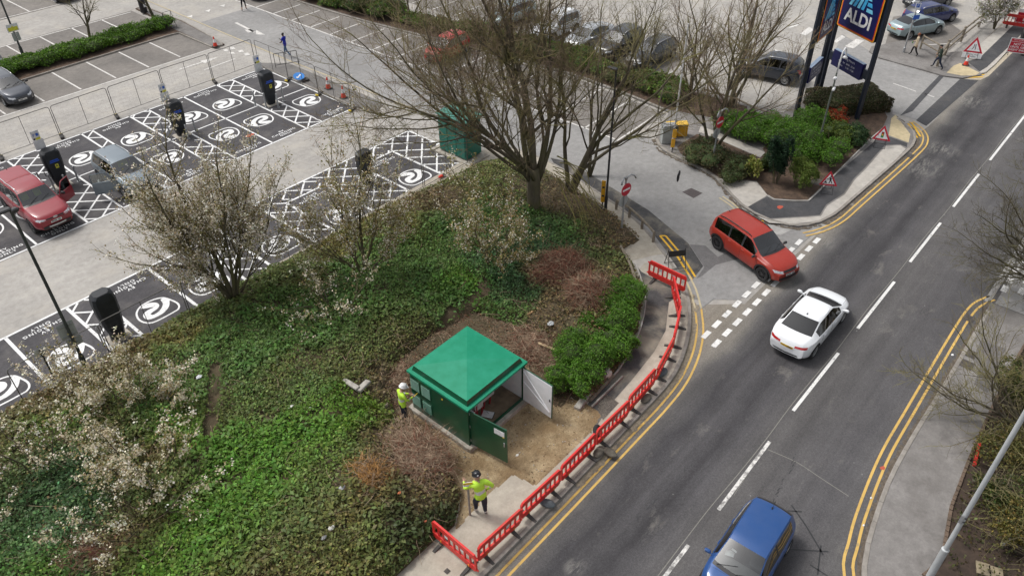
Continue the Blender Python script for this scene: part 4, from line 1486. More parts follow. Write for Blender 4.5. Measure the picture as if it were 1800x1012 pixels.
    # cabin
    if seats:
        cb = MB()
        za = f(bot, 0) + .12
        cb.box((S['ws'][0] - .9, 0, za), (2.6 if kind != 'hatch' else 2.3, 1.5, .06))
        cb.obj('cabin_floor', SEATM, root)
        zs = f(belt, 0)
        for s in (-1, 1):
            sb = MB()
            sb.bbox((S['ws'][0] - .35, s * .38, zs - .42), (.52, .50, .22), .06)
            sb.bbox((S['ws'][0] - .68, s * .38, zs - .05), (.16, .48, .70), .06, M=Matrix.Rotation(-.2, 3, 'Y'))
            sb.bbox((S['ws'][0] - .76, s * .38, zs + .34), (.10, .26, .17), .04)
            sb.obj('seat', SEATM, root)
        rb = MB()
        rb.bbox((S['ws'][0] - 1.35, 0, zs - .42), (.5, 1.25, .22), .06)
        rb.bbox((S['ws'][0] - 1.66, 0, zs - .05), (.16, 1.25, .62), .06, M=Matrix.Rotation(-.22, 3, 'Y'))
        rb.obj('seat', SEATM, root)
        db = MB()
        xd0 = S['ws'][0] + .22
        db.bbox(((xd0 + S['ws'][1]) / 2, 0, zs - .14), (S['ws'][1] - xd0, 1.42, .22), .05)
        db.obj('dashboard', DASHM, root)
        stw = MB()
        stw.lathe([(.17, -.012), (.19, 0), (.17, .012), (.15, 0)], 16, 0, Matrix.Translation((S['ws'][0] + .10, -.38, zs + .02)) @ Matrix.Rotation(-1.15, 4, 'Y'), closed=True)
        stw.obj('steering_wheel', BLACKTRIM, root)
    return root


P_RED = paintmat('copper red paint', (0.34, 0.022, 0.009), coat=.5)
P_WHITE = paintmat('white paint', (0.76, 0.78, 0.80))
P_BLUE = paintmat('mid blue paint', (0.012, 0.066, 0.225), metal=0.15, coat=.5)
P_PICK = paintmat('cherry red paint', (0.24, 0.003, 0.014), coat=.4)
P_GREYB = paintmat('blue grey paint', (0.17, 0.205, 0.235), metal=0.4, coat=.4)
P_DARK = paintmat('dark slate paint', (0.035, 0.042, 0.058), metal=0.4)
P_SILV = paintmat('silver paint', (0.48, 0.50, 0.52), metal=0.6)
P_NAVY = paintmat('navy paint', (0.012, 0.025, 0.13), metal=0.2)
P_BLACK = paintmat('black paint', (0.012, 0.012, 0.014))
P_TEAL = paintmat('pale steel paint', (0.30, 0.38, 0.40), metal=0.5)
P_RED2 = paintmat('bright red paint', (0.50, 0.02, 0.02))


def setcar(o, name, x, y, h, label, group=None):
    o.name = name
    o.location = (x, y, 0.012)
    o.rotation_euler = (0, 0, R(h))
    o['label'] = label
    o['category'] = 'car'
    if group:
        o['group'] = group
    return o


def person_bits(root, y, zs, x):
    """the driver seen through the glass"""


# the three cars on the road
suv = setcar(car_proto('mpv', P_RED, True), 'moving_car', 29.72, 11.12, -107.5, 'copper red tall estate car with black roof rails pulling out of the side entrance')
T = CT['mpv']
for s, md in ((1, 'left'), (-1, 'right')):
    for ax in T.axles:
        cl = MB()
        V, F = [], []
        nseg = 16
        for i in range(nseg + 1):
            a = -0.25 + (PI + .5) * i / nseg
            for rr in (.415, .50):
                xx, zz = ax + math.cos(a) * rr, .36 + math.sin(a) * rr
                p = T.ray((xx, 3 * s, zz), (0, -s, 0))
                V.append(tuple(p + Vector((0, s * .012, 0))) if p else (xx, s * .9, zz))
        F = [(2 * i, 2 * i + 1, 2 * i + 3, 2 * i + 2) for i in range(nseg)]
        cl.add(V, F)
        cl.obj('arch_cladding', BLACKTRIM, suv)
dr = MB()
dr.ell((0.02, -.38, 1.36), (.10, .085, .125), 8, 1)
dr.bbox((-.06, -.38, 1.05), (.24, .42, .48), .10)
dr.tube([(0.0, -.56, 1.18), (.22, -.52, 1.05), (.40, -.42, 1.08)], [.06, .05, .035], 6)
drv = dr.obj('person', [SHIRT_B, mat('skin', (0.42, 0.25, 0.18), 0.7)], None, (29.72, 11.12, 0.012), R(-107.5), smooth=True, angle=45)
link_props(drv, 'driver in pale blue seen through the side window of the red car', 'person')
white = setcar(car_proto('saloon', P_WHITE), 'moving_car', 26.62, 6.90, 0.0, 'white saloon car driving up the near lane, seen from behind')
white.children[3].name = 'side_window'
blue = setcar(car_proto('hatch', P_BLUE), 'moving_car', 14.85, 3.62, 182.5, 'bright blue small hatchback coming towards the camera at the lower frame edge')
pap = MB()
pap.box((0.55, -.40, 1.02), (.20, .26, .006), 0.3)
pap.box((0.42, -.34, 1.03), (.14, .17, .006), -0.2)
pap.obj('paper', mat('paper', (0.62, 0.63, 0.64), 0.8), blue)

# cars on the charging bays
pick = setcar(car_proto('pickup', P_PICK, True), 'parked_car', 9.42, 41.05, -90, 'cherry red pick-up truck with a canopy and one front door open')
bar = patch(CT['pickup'], 'bumper_bar', [(-.42, .60), (.42, .60), (.40, .52), (-.40, .52)], ALLOY, pick, 'front', 6, 2, .02)
MB().lathe([(0, .012), (.10, .010), (.11, 0)], 18, 0, Matrix.Translation((2.70, 0, 1.00)) @ Matrix.Rotation(PI / 2, 4, 'Y') @ Matrix.Diagonal((.55, 1, 1, 1))).obj('badge', ALLOY, pick)


def open_door(root, T, hx, s, ang, paint, x1, zlo, zhi):
    """a front door swung out on its hinge; hx = hinge x, s = side"""
    X, top, belt, half, rf, bot = T.prof
    y = float(np.interp(hx, X, half)) * .97
    d = thing('open_door', None, None, (hx, s * y, 0), R(ang) * s)
    d.parent = root
    d['label'] = 'front door standing open'
    Lx = hx - x1
    zb_ = float(np.interp(hx, X, belt))
    pnl = MB()
    outer = [(0, zlo), (-Lx, zlo), (-Lx, zb_), (0, zb_ - .03)]
    M = Matrix.Rotation(PI / 2, 4, 'X')
    pnl.prism([(p[0], p[1]) for p in outer], -.05, .05, 0, M)
    pnl.box((-Lx * .5, -s * .055, (zlo + zb_) / 2), (Lx * .92, .03, (zb_ - zlo) * .85), 0, 1)
    fr = [(-.10, zb_), (-.42, zhi - .05), (-.55, zhi), (-Lx + .04, zhi), (-Lx + .01, zb_)]
    pnl.tube([(a, 0, z) for a, z in fr], .028, 5, 0)
    pnl.obj('door_panel', [paint, DASHM], d)
    gp = MB()
    gp.prism([(p[0], p[1]) for p in fr], -.006, .006, 0, M)
    gp.obj('side_window', GLASS, d)
    mm = MB().bbox((-.18, s * .16, zb_ + .06), (.12, .22, .16), .04)
    mm.obj('door_mirror', BLACKTRIM, d, smooth=True, angle=40)
    # the dark doorway
    md = 'left' if s > 0 else 'right'
    patch(T, 'doorway', [(hx, zb_ - .01), (x1, zb_ - .01), (x1, zlo + .02), (hx, zlo + .02)], SEATM, root, md, 6, 6, .012)
    return d


open_door(pick, CT['pickup'], 1.13, 1, -58, P_PICK, 0.10, .58, 1.70)
hv = MB()
for y in (-.32, .30):
    hv.bbox((.14, y, 1.28), (.10, .34, .42), .05, M=Matrix.Rotation(-.3, 3, 'Y'))
hv.obj('vest', HIVIS, pick, label='hi-vis vests hung over the front seats')
vw = setcar(car_proto('suv', P_GREYB), 'parked_car', 14.0, 40.45, -90, 'blue-grey sport utility car on the charging bays with its door open')
open_door(vw, CT['suv'], 0.97, -1, -66, P_GREYB, -0.20, .36, 1.54)
hv = MB()
hv.bbox((-.12, .10, 1.18), (.10, .55, .34), .05, M=Matrix.Rotation(-.3, 3, 'Y'))
hv.obj('vest', HIVIS, vw)

# parked elsewhere
bmw = setcar(car_proto('estate', P_DARK), 'parked_car', 14.55, 57.25, -90, 'dark slate estate car parked in front of the low green hedge', 'cars in the car park')


def more(src, paint, name, x, y, h, label):
    c = copy_tree(src)
    for ch in c.children:
        if ch.name.startswith('body'):
            ch.material_slots[0].link = 'OBJECT'
            ch.material_slots[0].material = paint
        if ch.name.startswith(('door_mirror', 'door_handle')) and ch.data.materials[0].name.endswith('paint'):
            ch.material_slots[0].link = 'OBJECT'
            ch.material_slots[0].material = paint
        if ch.name.startswith('open_door') or ch.name.startswith('doorway') or ch.name.startswith('vest') or ch.name.startswith('paper'):
            pass
    return setcar(c, name, x, y, h, label, 'cars in the car park')


suv0 = car_proto('suv', P_WHITE)
setcar(suv0, 'parked_car', 38.3, 61.3, 182, 'white sport utility car at the top edge of the photo', 'cars in the car park')
more(bmw, P_BLACK, 'parked_car', 15.6, 64.6, -90, 'black car parked behind the low hedge at the left frame edge')
more(suv0, P_GREYB, 'parked_car', 25.9, 75.2, -90, 'pale green-grey car cut by the top frame edge above the left tree')
more(blue, P_RED2, 'parked_car', 38.2, 39.75, 186, 'bright red hatchback parked behind the bare branches of the big tree')
hx = [c for c in bpy.data.objects if c.parent and c.parent.get('label', '').startswith('bright red hatchback') and c.name.startswith('paper')]
for q in hx:
    bpy.data.objects.remove(q)
more(bmw, P_TEAL, 'parked_car', 46.6, 40.9, 178, 'pale steel blue car facing the planted median, farthest left of its row')
more(suv0, P_WHITE, 'parked_car', 46.6, 36.3, 178, 'white car facing the planted median behind the big tree')
more(white, P_SILV, 'parked_car', 46.6, 33.2, 178, 'silver saloon facing the planted median behind the big tree')
more(suv0, P_BLACK, 'parked_car', 46.7, 30.6, 178, 'black sport utility car facing the planted median behind the big tree')
more(bmw, P_BLACK, 'parked_car', 46.9, 27.9, 178, 'black estate car nearest the small bare trees in its row')
more(suv0, P_DARK, 'parked_car', 49.6, 20.2, 100, 'dark car half hidden by the twigs left of the pylon sign')
more(white, P_TEAL, 'parked_car', 64.2, 15.45, -26, 'pale steel saloon parked behind the two people walking')
more(bmw, P_NAVY, 'parked_car', 67.6, 15.5, -26, 'navy blue estate car parked beyond the pale steel saloon')
more(suv0, P_DARK, 'parked_car', 71.3, 16.9, 154, 'dark grey car at the top edge beyond the navy estate')

# ================================================================== PLANTED BANK
LEAF = leafmat('leaves')
IVY_EDGE = pts([(700, 1012), (765, 950), (800, 922), (812, 868), (798, 838), (745, 792), (715, 765), (692, 730), (688, 690), (700, 640), (745, 600), (835, 552), (905, 575), (960, 610), (990, 650), (1004, 700), (1028, 708), (1045, 698), (1075, 662),
                (1098, 630), (1121, 581), (1130, 531), (1126, 503), (1112, 468), (1094, 440)], 0.1)
MOUND = [(-14, 11.6), (4.0, 11.6)] + [(p[0], p[1]) for p in IVY_EDGE] + [(27.5, 15.9), (28.3, 17.5), (29.0, 20.0), (29.4, 22.0), (29.8, 24.0), (29.6, 25.9), (28.0, 26.9), (25.5, 27.1), (20, 27.35), (10, 27.5), (-14, 27.5)]
inM = pip(MOUND)


def edge_dist(x, y, poly=MOUND):
    d = np.full(len(x), 1e9)
    for i in range(len(poly)):
        ax, ay = poly[i]
        bx, by = poly[(i + 1) % len(poly)]
        vx, vy = bx - ax, by - ay
        L2 = vx * vx + vy * vy + 1e-12
        t = np.clip(((x - ax) * vx + (y - ay) * vy) / L2, 0, 1)
        d = np.minimum(d, np.hypot(x - ax - t * vx, y - ay - t * vy))
    return d


CLEAR = pts([(765, 590), (835, 548), (900, 560), (960, 600), (990, 650), (940, 640), (830, 590)], 0.1)


def mound_z(x, y):
    d = np.where(inM(x, y), edge_dist(x, y), 0.0)
    h = 0.22 + 0.62 * np.clip(d / 2.2, 0, 1) ** 0.7 + 0.35 * (vnoise(x, y, 0.45, 3) - 0.5) * np.clip(d, 0, 1) + 0.22 * (vnoise(x, y, 1.6, 5) - 0.5) * np.clip(d * 2, 0, 1)
    # the east end under the big tree is barer and lower, the path worn through the ivy is a groove
    h *= 1 - 0.45 * np.clip((x - 21.5) / 3.0, 0, 1)
    return np.where(d > 0, 0.1 + np.maximum(h, 0.02) * np.clip(d / 0.35, 0.1, 1), 0.03)


def grid_mesh(name, m, x0, x1, y0, y1, step, inside, zf, col=None):
    nx, ny = int((x1 - x0) / step) + 1, int((y1 - y0) / step) + 1
    gx, gy = np.meshgrid(np.linspace(x0, x1, nx), np.linspace(y0, y1, ny), indexing='ij')
    z = zf(gx.ravel(), gy.ravel())
    ins = inside(gx.ravel(), gy.ravel())
    idx = np.arange(nx * ny).reshape(nx, ny)
    q = np.stack([idx[:-1, :-1], idx[1:, :-1], idx[1:, 1:], idx[:-1, 1:]], -1).reshape(-1, 4)
    q = q[ins[q].any(1)]
    used = np.unique(q)
    mp = -np.ones(nx * ny, int)
    mp[used] = np.arange(len(used))
    me = bpy.data.meshes.new(name)
    V = np.stack([gx.ravel()[used], gy.ravel()[used], z[used]], 1)
    me.from_pydata(V.tolist(), [], mp[q].tolist())
    me.materials.append(m)
    me.polygons.foreach_set('use_smooth', [True] * len(me.polygons))
    return me


SOIL = mat('bank soil', (0.105, 0.075, 0.046), 1.0, (0.060, 0.052, 0.026), 2.0, bump=0.8)
place('planted_bank', grid_mesh('planted_bank', SOIL, -14, 30.2, 11, 27.7, 0.16, inM, mound_z), kind='structure')

# colour of the ground cover from place to place: (pixel, reach in metres, leaf colour, leaf density 0..1)
G_BR, G_MID, G_DK, G_OL, G_YB, G_BN = (0.128, 0.242, 0.036), (0.115, 0.195, 0.050), (0.072, 0.140, 0.055), (0.150, 0.170, 0.055), (0.20, 0.180, 0.055), (0.170, 0.125, 0.058)
SEEDS = [((410, 860), 1.6, G_BR, 1), ((400, 940), 1.5, G_BR, 1), ((470, 800), 1.5, G_BR, 1), ((380, 790), .9, G_BR, 1), ((330, 985), 1.3, G_BR, 1), ((520, 770), .9, G_BR, 1), ((500, 850), .9, G_BR, 1),
         ((60, 880), 1.6, G_DK, 1), ((150, 930), 1.4, G_DK, 1), ((30, 970), 1.5, G_DK, 1), ((110, 830), 1.3, G_DK, 1), ((160, 870), 1.0, G_DK, 1), ((240, 900), .9, G_OL, .8), ((230, 970), .8, G_BN, .5), ((60, 1005), 1, G_BR, .9),
         ((560, 580), 1.8, G_MID, 1), ((640, 540), 1.5, G_MID, 1), ((700, 500), 1.5, G_MID, 1), ((420, 640), 1.6, G_MID, 1), ((480, 560), 1.4, G_MID, 1), ((600, 640), 1.2, G_OL, .9), ((690, 570), 1.2, G_OL, .9), ((340, 640), 1.0, G_MID, 1), ((500, 680), 1.2, G_OL, .9),
         ((830, 505), 1.0, G_BR, 1), ((790, 530), .8, G_MID, 1), ((740, 480), 1.1, G_MID, 1), ((870, 540), .9, G_MID, 1), ((780, 420), 1.2, G_MID, 1), ((730, 410), .9, G_YB, .9), ((880, 400), 1.0, G_MID, 1), ((870, 470), 1.1, G_DK, 1), ((920, 440), 1.0, G_DK, .9),
         ((300, 600), 1.1, G_YB, .95), ((240, 615), 1.0, G_BN, .95), ((180, 640), 1.2, G_BN, .95), ((90, 700), 1.3, G_BN, .95), ((20, 740), 1.3, G_BN, .9), ((330, 550), 1.0, G_OL, 1), ((420, 520), .9, G_OL, .9), ((520, 470), 1.2, G_OL, 1), ((600, 430), 1.2, G_YB, .95), ((680, 400), 1.0, G_YB, .9), ((680, 440), 1.1, G_MID, 1),
         ((570, 930), 1.3, G_OL, .95), ((500, 960), 1.3, G_OL, .95), ((650, 960), 1.3, G_OL, .95), ((720, 920), 1.1, (0.052, 0.066, 0.024), 1), ((560, 860), 1.0, G_OL, .9), ((620, 890), .9, G_YB, .8), ((700, 985), .9, (0.05, 0.07, 0.022), 1), ((450, 1000), 1.2, G_BN, .8), ((600, 1005), 1.2, G_YB, .9), ((640, 870), .7, G_BN, .6),
         ((560, 740), 1.0, G_BR, 1), ((620, 720), 1.0, (0.105, 0.19, 0.018), 1), ((590, 780), .9, G_BR, 1), ((540, 690), 0.8, G_MID, .9), ((640, 790), .7, G_OL, .9), ((110, 740), .9, G_BR, 1), ((60, 780), .9, G_OL, .9), ((320, 770), .9, G_BR, 1), ((270, 720), 1.0, G_MID, .9), ((330, 690), 1.0, G_MID, 1), ((400, 720), 1.1, G_OL, .9), ((440, 700), 1, G_MID, .9), ((210, 760), 1.2, G_OL, .9),
         ((300, 810), 0.7, G_BN, .6), ((330, 850), 0.9, G_OL, .7), ((680, 650), .9, G_BN, .25), ((760, 590), .8, G_BN, .15), ((850, 560), .6, G_BN, .2), ((690, 760), .8, G_BN, .3), ((730, 830), 1.0, G_BN, .25), ((700, 610), .7, G_OL, .8),
         ((1000, 490), 1.2, G_BN, .3), ((960, 590), 1.0, G_BN, .25), ((1000, 400), 1.1, G_MID, .8), ((930, 385), 1.1, G_MID, .9), ((860, 370), 1.1, G_MID, .9), ((1010, 440), .9, G_DK, .8), ((1080, 420), .9, G_BN, .3), ((1050, 440), .9, G_OL, .6), ((950, 400), .9, G_DK, .9), ((1080, 460), .9, G_OL, .55), ((1040, 380), 1.0, G_BN, .2), ((980, 350), 1.2, G_BN, .15), ((1060, 350), 1, G_BN, .15), ((900, 330), 1.1, G_OL, .5), ((840, 330), 1.2, G_OL, .7), ((800, 350), 1.0, G_BN, .5), ((1100, 480), .8, G_BN, .3),
         ((1050, 600), 1.0, G_BN, .4), ((1080, 540), .8, G_BN, .4), ((1030, 660), .8, G_BN, .4), ((990, 560), .7, G_BN, .35), ((-60, 850), 3, G_OL, .9), ((850, 430), .8, G_MID, 1), ((900, 500), .8, G_DK, .9)]
_sp = np.array([tuple(at(u, v, 0.7))[:2] for (u, v), _, _, _ in SEEDS])
_sr = np.array([s[1] for s in SEEDS])
_sc = np.array([s[2] for s in SEEDS])
_sd = np.array([s[3] for s in SEEDS])


def cover_at(x, y):
    wx = x + 0.9 * (vnoise(x, y, 0.9, 11) - 0.5) * 2
    wy = y + 0.9 * (vnoise(x, y, 0.9, 23) - 0.5) * 2
    d2 = ((wx[:, None] - _sp[:, 0]) ** 2 + (wy[:, None] - _sp[:, 1]) ** 2) / (_sr ** 2)
    w = np.exp(-np.minimum(d2, 40) * 1.3) + 1e-9 / (1 + d2)
    w /= w.sum(1)[:, None]
    return w @ _sc, w @ _sd


def scatter_cover(n, x0, x1, y0, y1):
    x = np.random.uniform(x0, x1, n)
    y = np.random.uniform(y0, y1, n)
    k = inM(x, y)
    x, y = x[k], y[k]
    c, dn = cover_at(x, y)
    # worn gaps and a trodden line through the ivy
    gap = vnoise(x, y, 0.8, 41, 4)
    dn = dn * np.where(gap < 0.30, 0.35, 1.0)
    k = np.random.random(len(x)) < dn
    return x[k], y[k], c[k]


def trodden(x, y, px, w):
    P = pts(px, 0.6)
    d = np.full(len(x), 1e9)
    for (ax, ay), (bx, by) in zip(P, P[1:]):
        vx, vy = bx - ax, by - ay
        t = np.clip(((x - ax) * vx + (y - ay) * vy) / (vx * vx + vy * vy + 1e-9), 0, 1)
        d = np.minimum(d, np.hypot(x - ax - t * vx, y - ay - t * vy))
    return d < w * (0.5 + vnoise(x, y, 2.0, 2))


x, y, c = scatter_cover(430000, -8, 30, 11, 27.6)
k = trodden(x, y, [(385, 660), (380, 720), (370, 790), (350, 830)], 0.22) | trodden(x, y, [(765, 590), (800, 545), (845, 515), (850, 505)], 0.30)
x, y, c = x[~k], y[~k], c[~k]
cl = vnoise(x, y, 2.6, 8, 3)
z = mound_z(x, y) + np.random.uniform(0.0, 0.10, len(x)) + 0.16 * cl
lum = 0.75 + 0.5 * vnoise(x, y, 1.3, 77, 3)
place('ivy', leaf_mesh('ivy', np.stack([x, y, z], 1), 0.046, jitter(c * lum[:, None], len(x), 0.27, 0.09), LEAF, 0.55, 0.75, 0.6), kind='stuff')
link_props(bpy.data.objects['ivy'], 'dense ivy and low ground cover over the planted bank', 'ground cover')
# a broader-leaved weed in drifts through the ivy
x, y, c = scatter_cover(60000, -8, 27, 11, 27.6)
k = vnoise(x, y, .7, 91, 3) > .56
x, y, c = x[k], y[k], c[k]
z = mound_z(x, y) + .20 + .10 * np.random.random(len(x))
o = place('broad_weeds', leaf_mesh('broad_weeds', np.stack([x, y, z], 1), 0.085, jitter(c * np.array([.82, .95, .85]), len(x), .22, .08), LEAF, .6, .55, .4), kind='stuff')
link_props(o, 'drifts of broader leaved weeds growing through the ivy', 'weeds')
# a second storey of taller sprigs gives the cover an uneven top
x, y, c = scatter_cover(80000, -8, 27, 11, 27.6)
h = vnoise(x, y, 1.1, 61, 3)
k = h > 0.50
x, y, c, h = x[k], y[k], c[k], h[k]
z = mound_z(x, y) + 0.12 + (h - 0.5) * 1.6 * np.random.random(len(x))
o = place('undergrowth', leaf_mesh('undergrowth', np.stack([x, y, z], 1), 0.055, jitter(c * 1.1, len(x), 0.28, 0.10), LEAF, 0.35, 0.7, 0.4), kind='stuff')
link_props(o, 'taller weedy sprigs standing out of the ivy on the bank', 'undergrowth')

# dead stalks and fallen twigs all over the bank
TWIG = mat('dead twigs', (0.30, 0.22, 0.145), 0.95, (0.17, 0.12, 0.08), 6)
TWIG_RED = mat('red brown twigs', (0.235, 0.098, 0.060), 0.95, (0.125, 0.054, 0.036), 6)
TWIG_PALE = mat('pale dry twigs', (0.44, 0.325, 0.225), 0.95, (0.27, 0.19, 0.13), 6)
TWIG_GOLD = mat('golden dry grass', (0.46, 0.25, 0.08), 0.95, (0.27, 0.14, 0.05), 6)


def twig(mb, p, L, r, up=0.3, curl=0.5, n=4, mi=0):
    a = random.uniform(0, 2 * PI)
    d = Vector((math.cos(a), math.sin(a), random.uniform(-0.2, 1) * up)).normalized()
    P = [Vector(p)]
    for i in range(n):
        P.append(P[-1] + d * (L / n))
        d = (d + Vector((random.gauss(0, curl), random.gauss(0, curl), random.gauss(-0.12, curl * .6)))).normalized()
    mb.tube(P, [r * (1 - .6 * i / n) for i in range(n + 1)], 3, mi, False)


mb = MB()
n = 0
while n < 2600:
    xx, yy = random.uniform(-4, 29.5), random.uniform(11.5, 27.2)
    if not inM(np.array([xx]), np.array([yy]))[0]:
        continue
    c_, d_ = cover_at(np.array([xx]), np.array([yy]))
    if random.random() < 1.15 - d_[0] * 0.9:
        twig(mb, (xx, yy, float(mound_z(np.array([xx]), np.array([yy]))[0]) + .12), random.uniform(.3, 1.2), .010, 0.45, .35, 4, random.choice((0, 1, 1)))
    n += 1
o = mb.obj('dead_stalks', [TWIG, TWIG_PALE], kind='stuff')
link_props(o, 'scattered dead stalks and fallen twigs across the bank', 'twigs')


def brush_pile(px, rx, ry, h, n, mats, label, Lr=(.4, 1.0), r=.0072, z0=.12, dens=0.5):
    p = at(*px, 0.5)
    z0 = max(.11, float(mound_z(np.array([p.x]), np.array([p.y]))[0]) - .05)
    t = thing('brushwood_pile', label, 'brush pile', (p.x, p.y, z0))
    mb = MB()
    # an uneven dark core so the heap is not see-through
    for k in range(int(n * 1.0)):
        a, q = random.uniform(0, 2 * PI), math.sqrt(random.random())
        x_, y_ = math.cos(a) * q * rx, math.sin(a) * q * ry
        top = h * (1 - q * q) ** .6 * random.uniform(.75, 1.1)
        twig(mb, (x_, y_, top * random.random() ** dens), random.uniform(*Lr), r * random.uniform(.8, 1.7), .3, .5, 4, random.randrange(len(mats)))
    o = mb.obj('twigs', mats, t, kind='stuff')
    cm = MB()
    prof = []
    for i in range(16):
        a = 2 * PI * i / 16
        prof.append((math.cos(a), math.sin(a)))
    V, F = [], []
    for j in range(5):
        q = j / 4
        for i in range(16):
            k = random.uniform(.8, 1.0)
            V.append((prof[i][0] * rx * .92 * (1 - q) * k, prof[i][1] * ry * .92 * (1 - q) * k, h * .68 * (1 - (1 - q) ** 2.2) * random.uniform(.85, 1.05) - .04))
    for j in range(4):
        for i in range(16):
            F.append((j * 16 + i, j * 16 + (i + 1) % 16, (j + 1) * 16 + (i + 1) % 16, (j + 1) * 16 + i))
    cm.add(V, F)
    cm.obj('litter_heap', mats[0], t, smooth=True)
    return t


brush_pile((985, 488), 1.35, 1.1, .95, 1700, [TWIG_RED, TWIG_RED, TWIG], 'rust brown heap of cut brambles nearest the big tree')
brush_pile((1035, 532), 1.0, .95, .85, 1300, [TWIG_RED, TWIG], 'rust brown bramble heap touching the bright green bush')
brush_pile((955, 590), 1.6, 1.4, .45, 1500, [TWIG_PALE, TWIG, TWIG_RED], 'spread of pale cut branches behind the green kiosk')
brush_pile((730, 815), 1.35, 1.25, .62, 1600, [TWIG_PALE, TWIG_RED, TWIG], 'grey pink heap of dry brush left of the kiosk front corner')
brush_pile((650, 850), .55, .75, .55, 700, [TWIG_GOLD, TWIG_GOLD, TWIG], 'golden tuft of dry grass beside the dry brush heap', (.3, .7), .007)
brush_pile((700, 650), 1.0, .8, .32, 420, [TWIG, TWIG_PALE, TWIG_RED], 'low tangle of twigs behind the white-helmeted worker')
brush_pile((700, 770), .9, .55, .35, 420, [TWIG_PALE, TWIG], 'flattened pale brush at the feet of the white-helmeted worker')
brush_pile((175, 985), .8, .7, .4, 420, [TWIG_RED, TWIG], 'red brown bramble patch in the ivy at the bottom left')
brush_pile((1000, 640), .7, .8, .3, 300, [TWIG, TWIG_PALE], 'twiggy litter between the kiosk and the bright bush')

# earth of the clearing round the kiosk
DIRT = [(p[0], p[1]) for p in pts([(688, 690), (690, 735), (712, 768), (745, 795), (795, 838), (812, 870), (800, 932), (858, 868), (902, 834), (942, 853), (1042, 757), (1058, 728), (1028, 706), (1000, 700), (990, 645), (955, 605), (900, 572), (835, 548), (745, 598), (695, 645)], 0.1)]


def dirtmat():
    m, nt, bs = _nodes('trodden earth')
    bs.inputs['Roughness'].default_value = 1.0
    bs.inputs['Specular IOR Level'].default_value = 0.1
    a = _mix(nt, _ramp(nt, _noise(nt, 0.9, 6, 0.65), [(0.38, 0), (0.62, 1)]), (0.40, 0.315, 0.195), (0.235, 0.165, 0.092))
    a = _mix(nt, _ramp(nt, _noise(nt, 3.2, 5, 0.7), [(0.45, 0), (0.7, .8)]), a, (0.165, 0.115, 0.065))
    a = _mix(nt, 1.0, a, _ramp(nt, _noise(nt, 22, 4, 0.75), [(0.3, .7), (0.7, 1.25)]), 'MULTIPLY')
    nt.links.new(a, bs.inputs['Base Color'])
    _bump(nt, bs, _noise(nt, 12, 6, 0.7), 0.8, 0.05)
    MATS['trodden earth'] = m
    return m


BACK = [(p[0], p[1]) for p in pts([(690, 735), (686, 690), (693, 645), (742, 598), (835, 546), (903, 570), (958, 603), (993, 645), (1002, 700), (985, 716), (945, 705), (928, 640), (835, 590), (735, 655), (727, 735), (745, 790), (715, 770)], 0.1)]
inB = pip(BACK)
inD = pip(DIRT)
place('bare_earth', grid_mesh('bare_earth', dirtmat(), 9, 21, 10, 20, 0.07, inD, lambda x, y: 0.112 + 0.05 * (vnoise(x, y, 1.2, 3) - .3) * np.where(inD(x, y), np.clip(edge_dist(x, y, DIRT) * 2, 0, 1), 0) - 0.02 * ~inD(x, y)), kind='structure')
place('dark_soil', grid_mesh('dark_soil', SOIL, 10, 21, 11, 20, 0.08, inB, lambda x, y: np.where(inB(x, y), 0.165 + 0.08 * vnoise(x, y, 1.6, 9) * np.clip(edge_dist(x, y, BACK) * 3, .2, 1), .09)), kind='structure')  # darker soil colour behind and beside the kiosk
x = np.random.uniform(10, 21, 9000)
y = np.random.uniform(11, 20, 9000)
k = inB(x, y)
x, y = x[k], y[k]
o = place('leaf_litter', leaf_mesh('leaf_litter', np.stack([x, y, .2 + .09 * np.random.random(len(x))], 1), .04, jitter((0.17, 0.11, 0.06), len(x), .45, .1), LEAF, .55, .6, .5), kind='stuff')
link_props(o, 'brown leaf litter on the dark soil behind the kiosk', 'leaf litter')
mb = MB()
for a, b in list(zip(x, y))[:900]:
    twig(mb, (a, b, .2), random.uniform(.3, .9), .007, .3, .4, 4, random.choice((0, 1, 2)))
link_props(mb.obj('fallen_twigs', [TWIG, TWIG_RED, TWIG_PALE], kind='stuff'), 'cut twigs strewn on the dark soil behind the kiosk', 'twigs')
nb = 2600
x = np.random.uniform(9, 20, nb)
y = np.random.uniform(10, 19, nb)
k = inD(x, y)
x, y = x[k], y[k]
mb = MB()
for a, b in zip(x, y):
    s = random.uniform(.012, .045)
    mb.bbox((a, b, .12 + s * .3), (s * random.uniform(.8, 1.8), s, s), s * .3, random.uniform(0, 3), random.choice((0, 0, 1)))
o = mb.obj('gravel', [mat('earth clods', (0.20, 0.14, 0.08), 1.0), mat('small stones', (0.40, 0.36, 0.30), .9)], kind='stuff')
link_props(o, 'clods and small stones on the trodden earth round the kiosk', 'gravel')

# ================================================================== TREES
def barkmat(name, c, c2, moss, amount):
    m, nt, bs = _nodes(name)
    bs.inputs['Roughness'].default_value = 0.95
    bs.inputs['Specular IOR Level'].default_value = 0.15
    a = _mix(nt, _ramp(nt, _noise(nt, 5, 5, 0.7, mapping=(1, 1, .3)), [(0.35, 0), (0.65, 1)]), c, c2)
    a = _mix(nt, _ramp(nt, _noise(nt, 0.9, 5, 0.65), [(0.5 - amount * .3, 0), (0.75 - amount * .25, .9)]), a, moss)
    nt.links.new(a, bs.inputs['Base Color'])
    _bump(nt, bs, _noise(nt, 9, 5, 0.7, mapping=(1, 1, .25)), 0.7, 0.03)
    MATS[name] = m
    return m


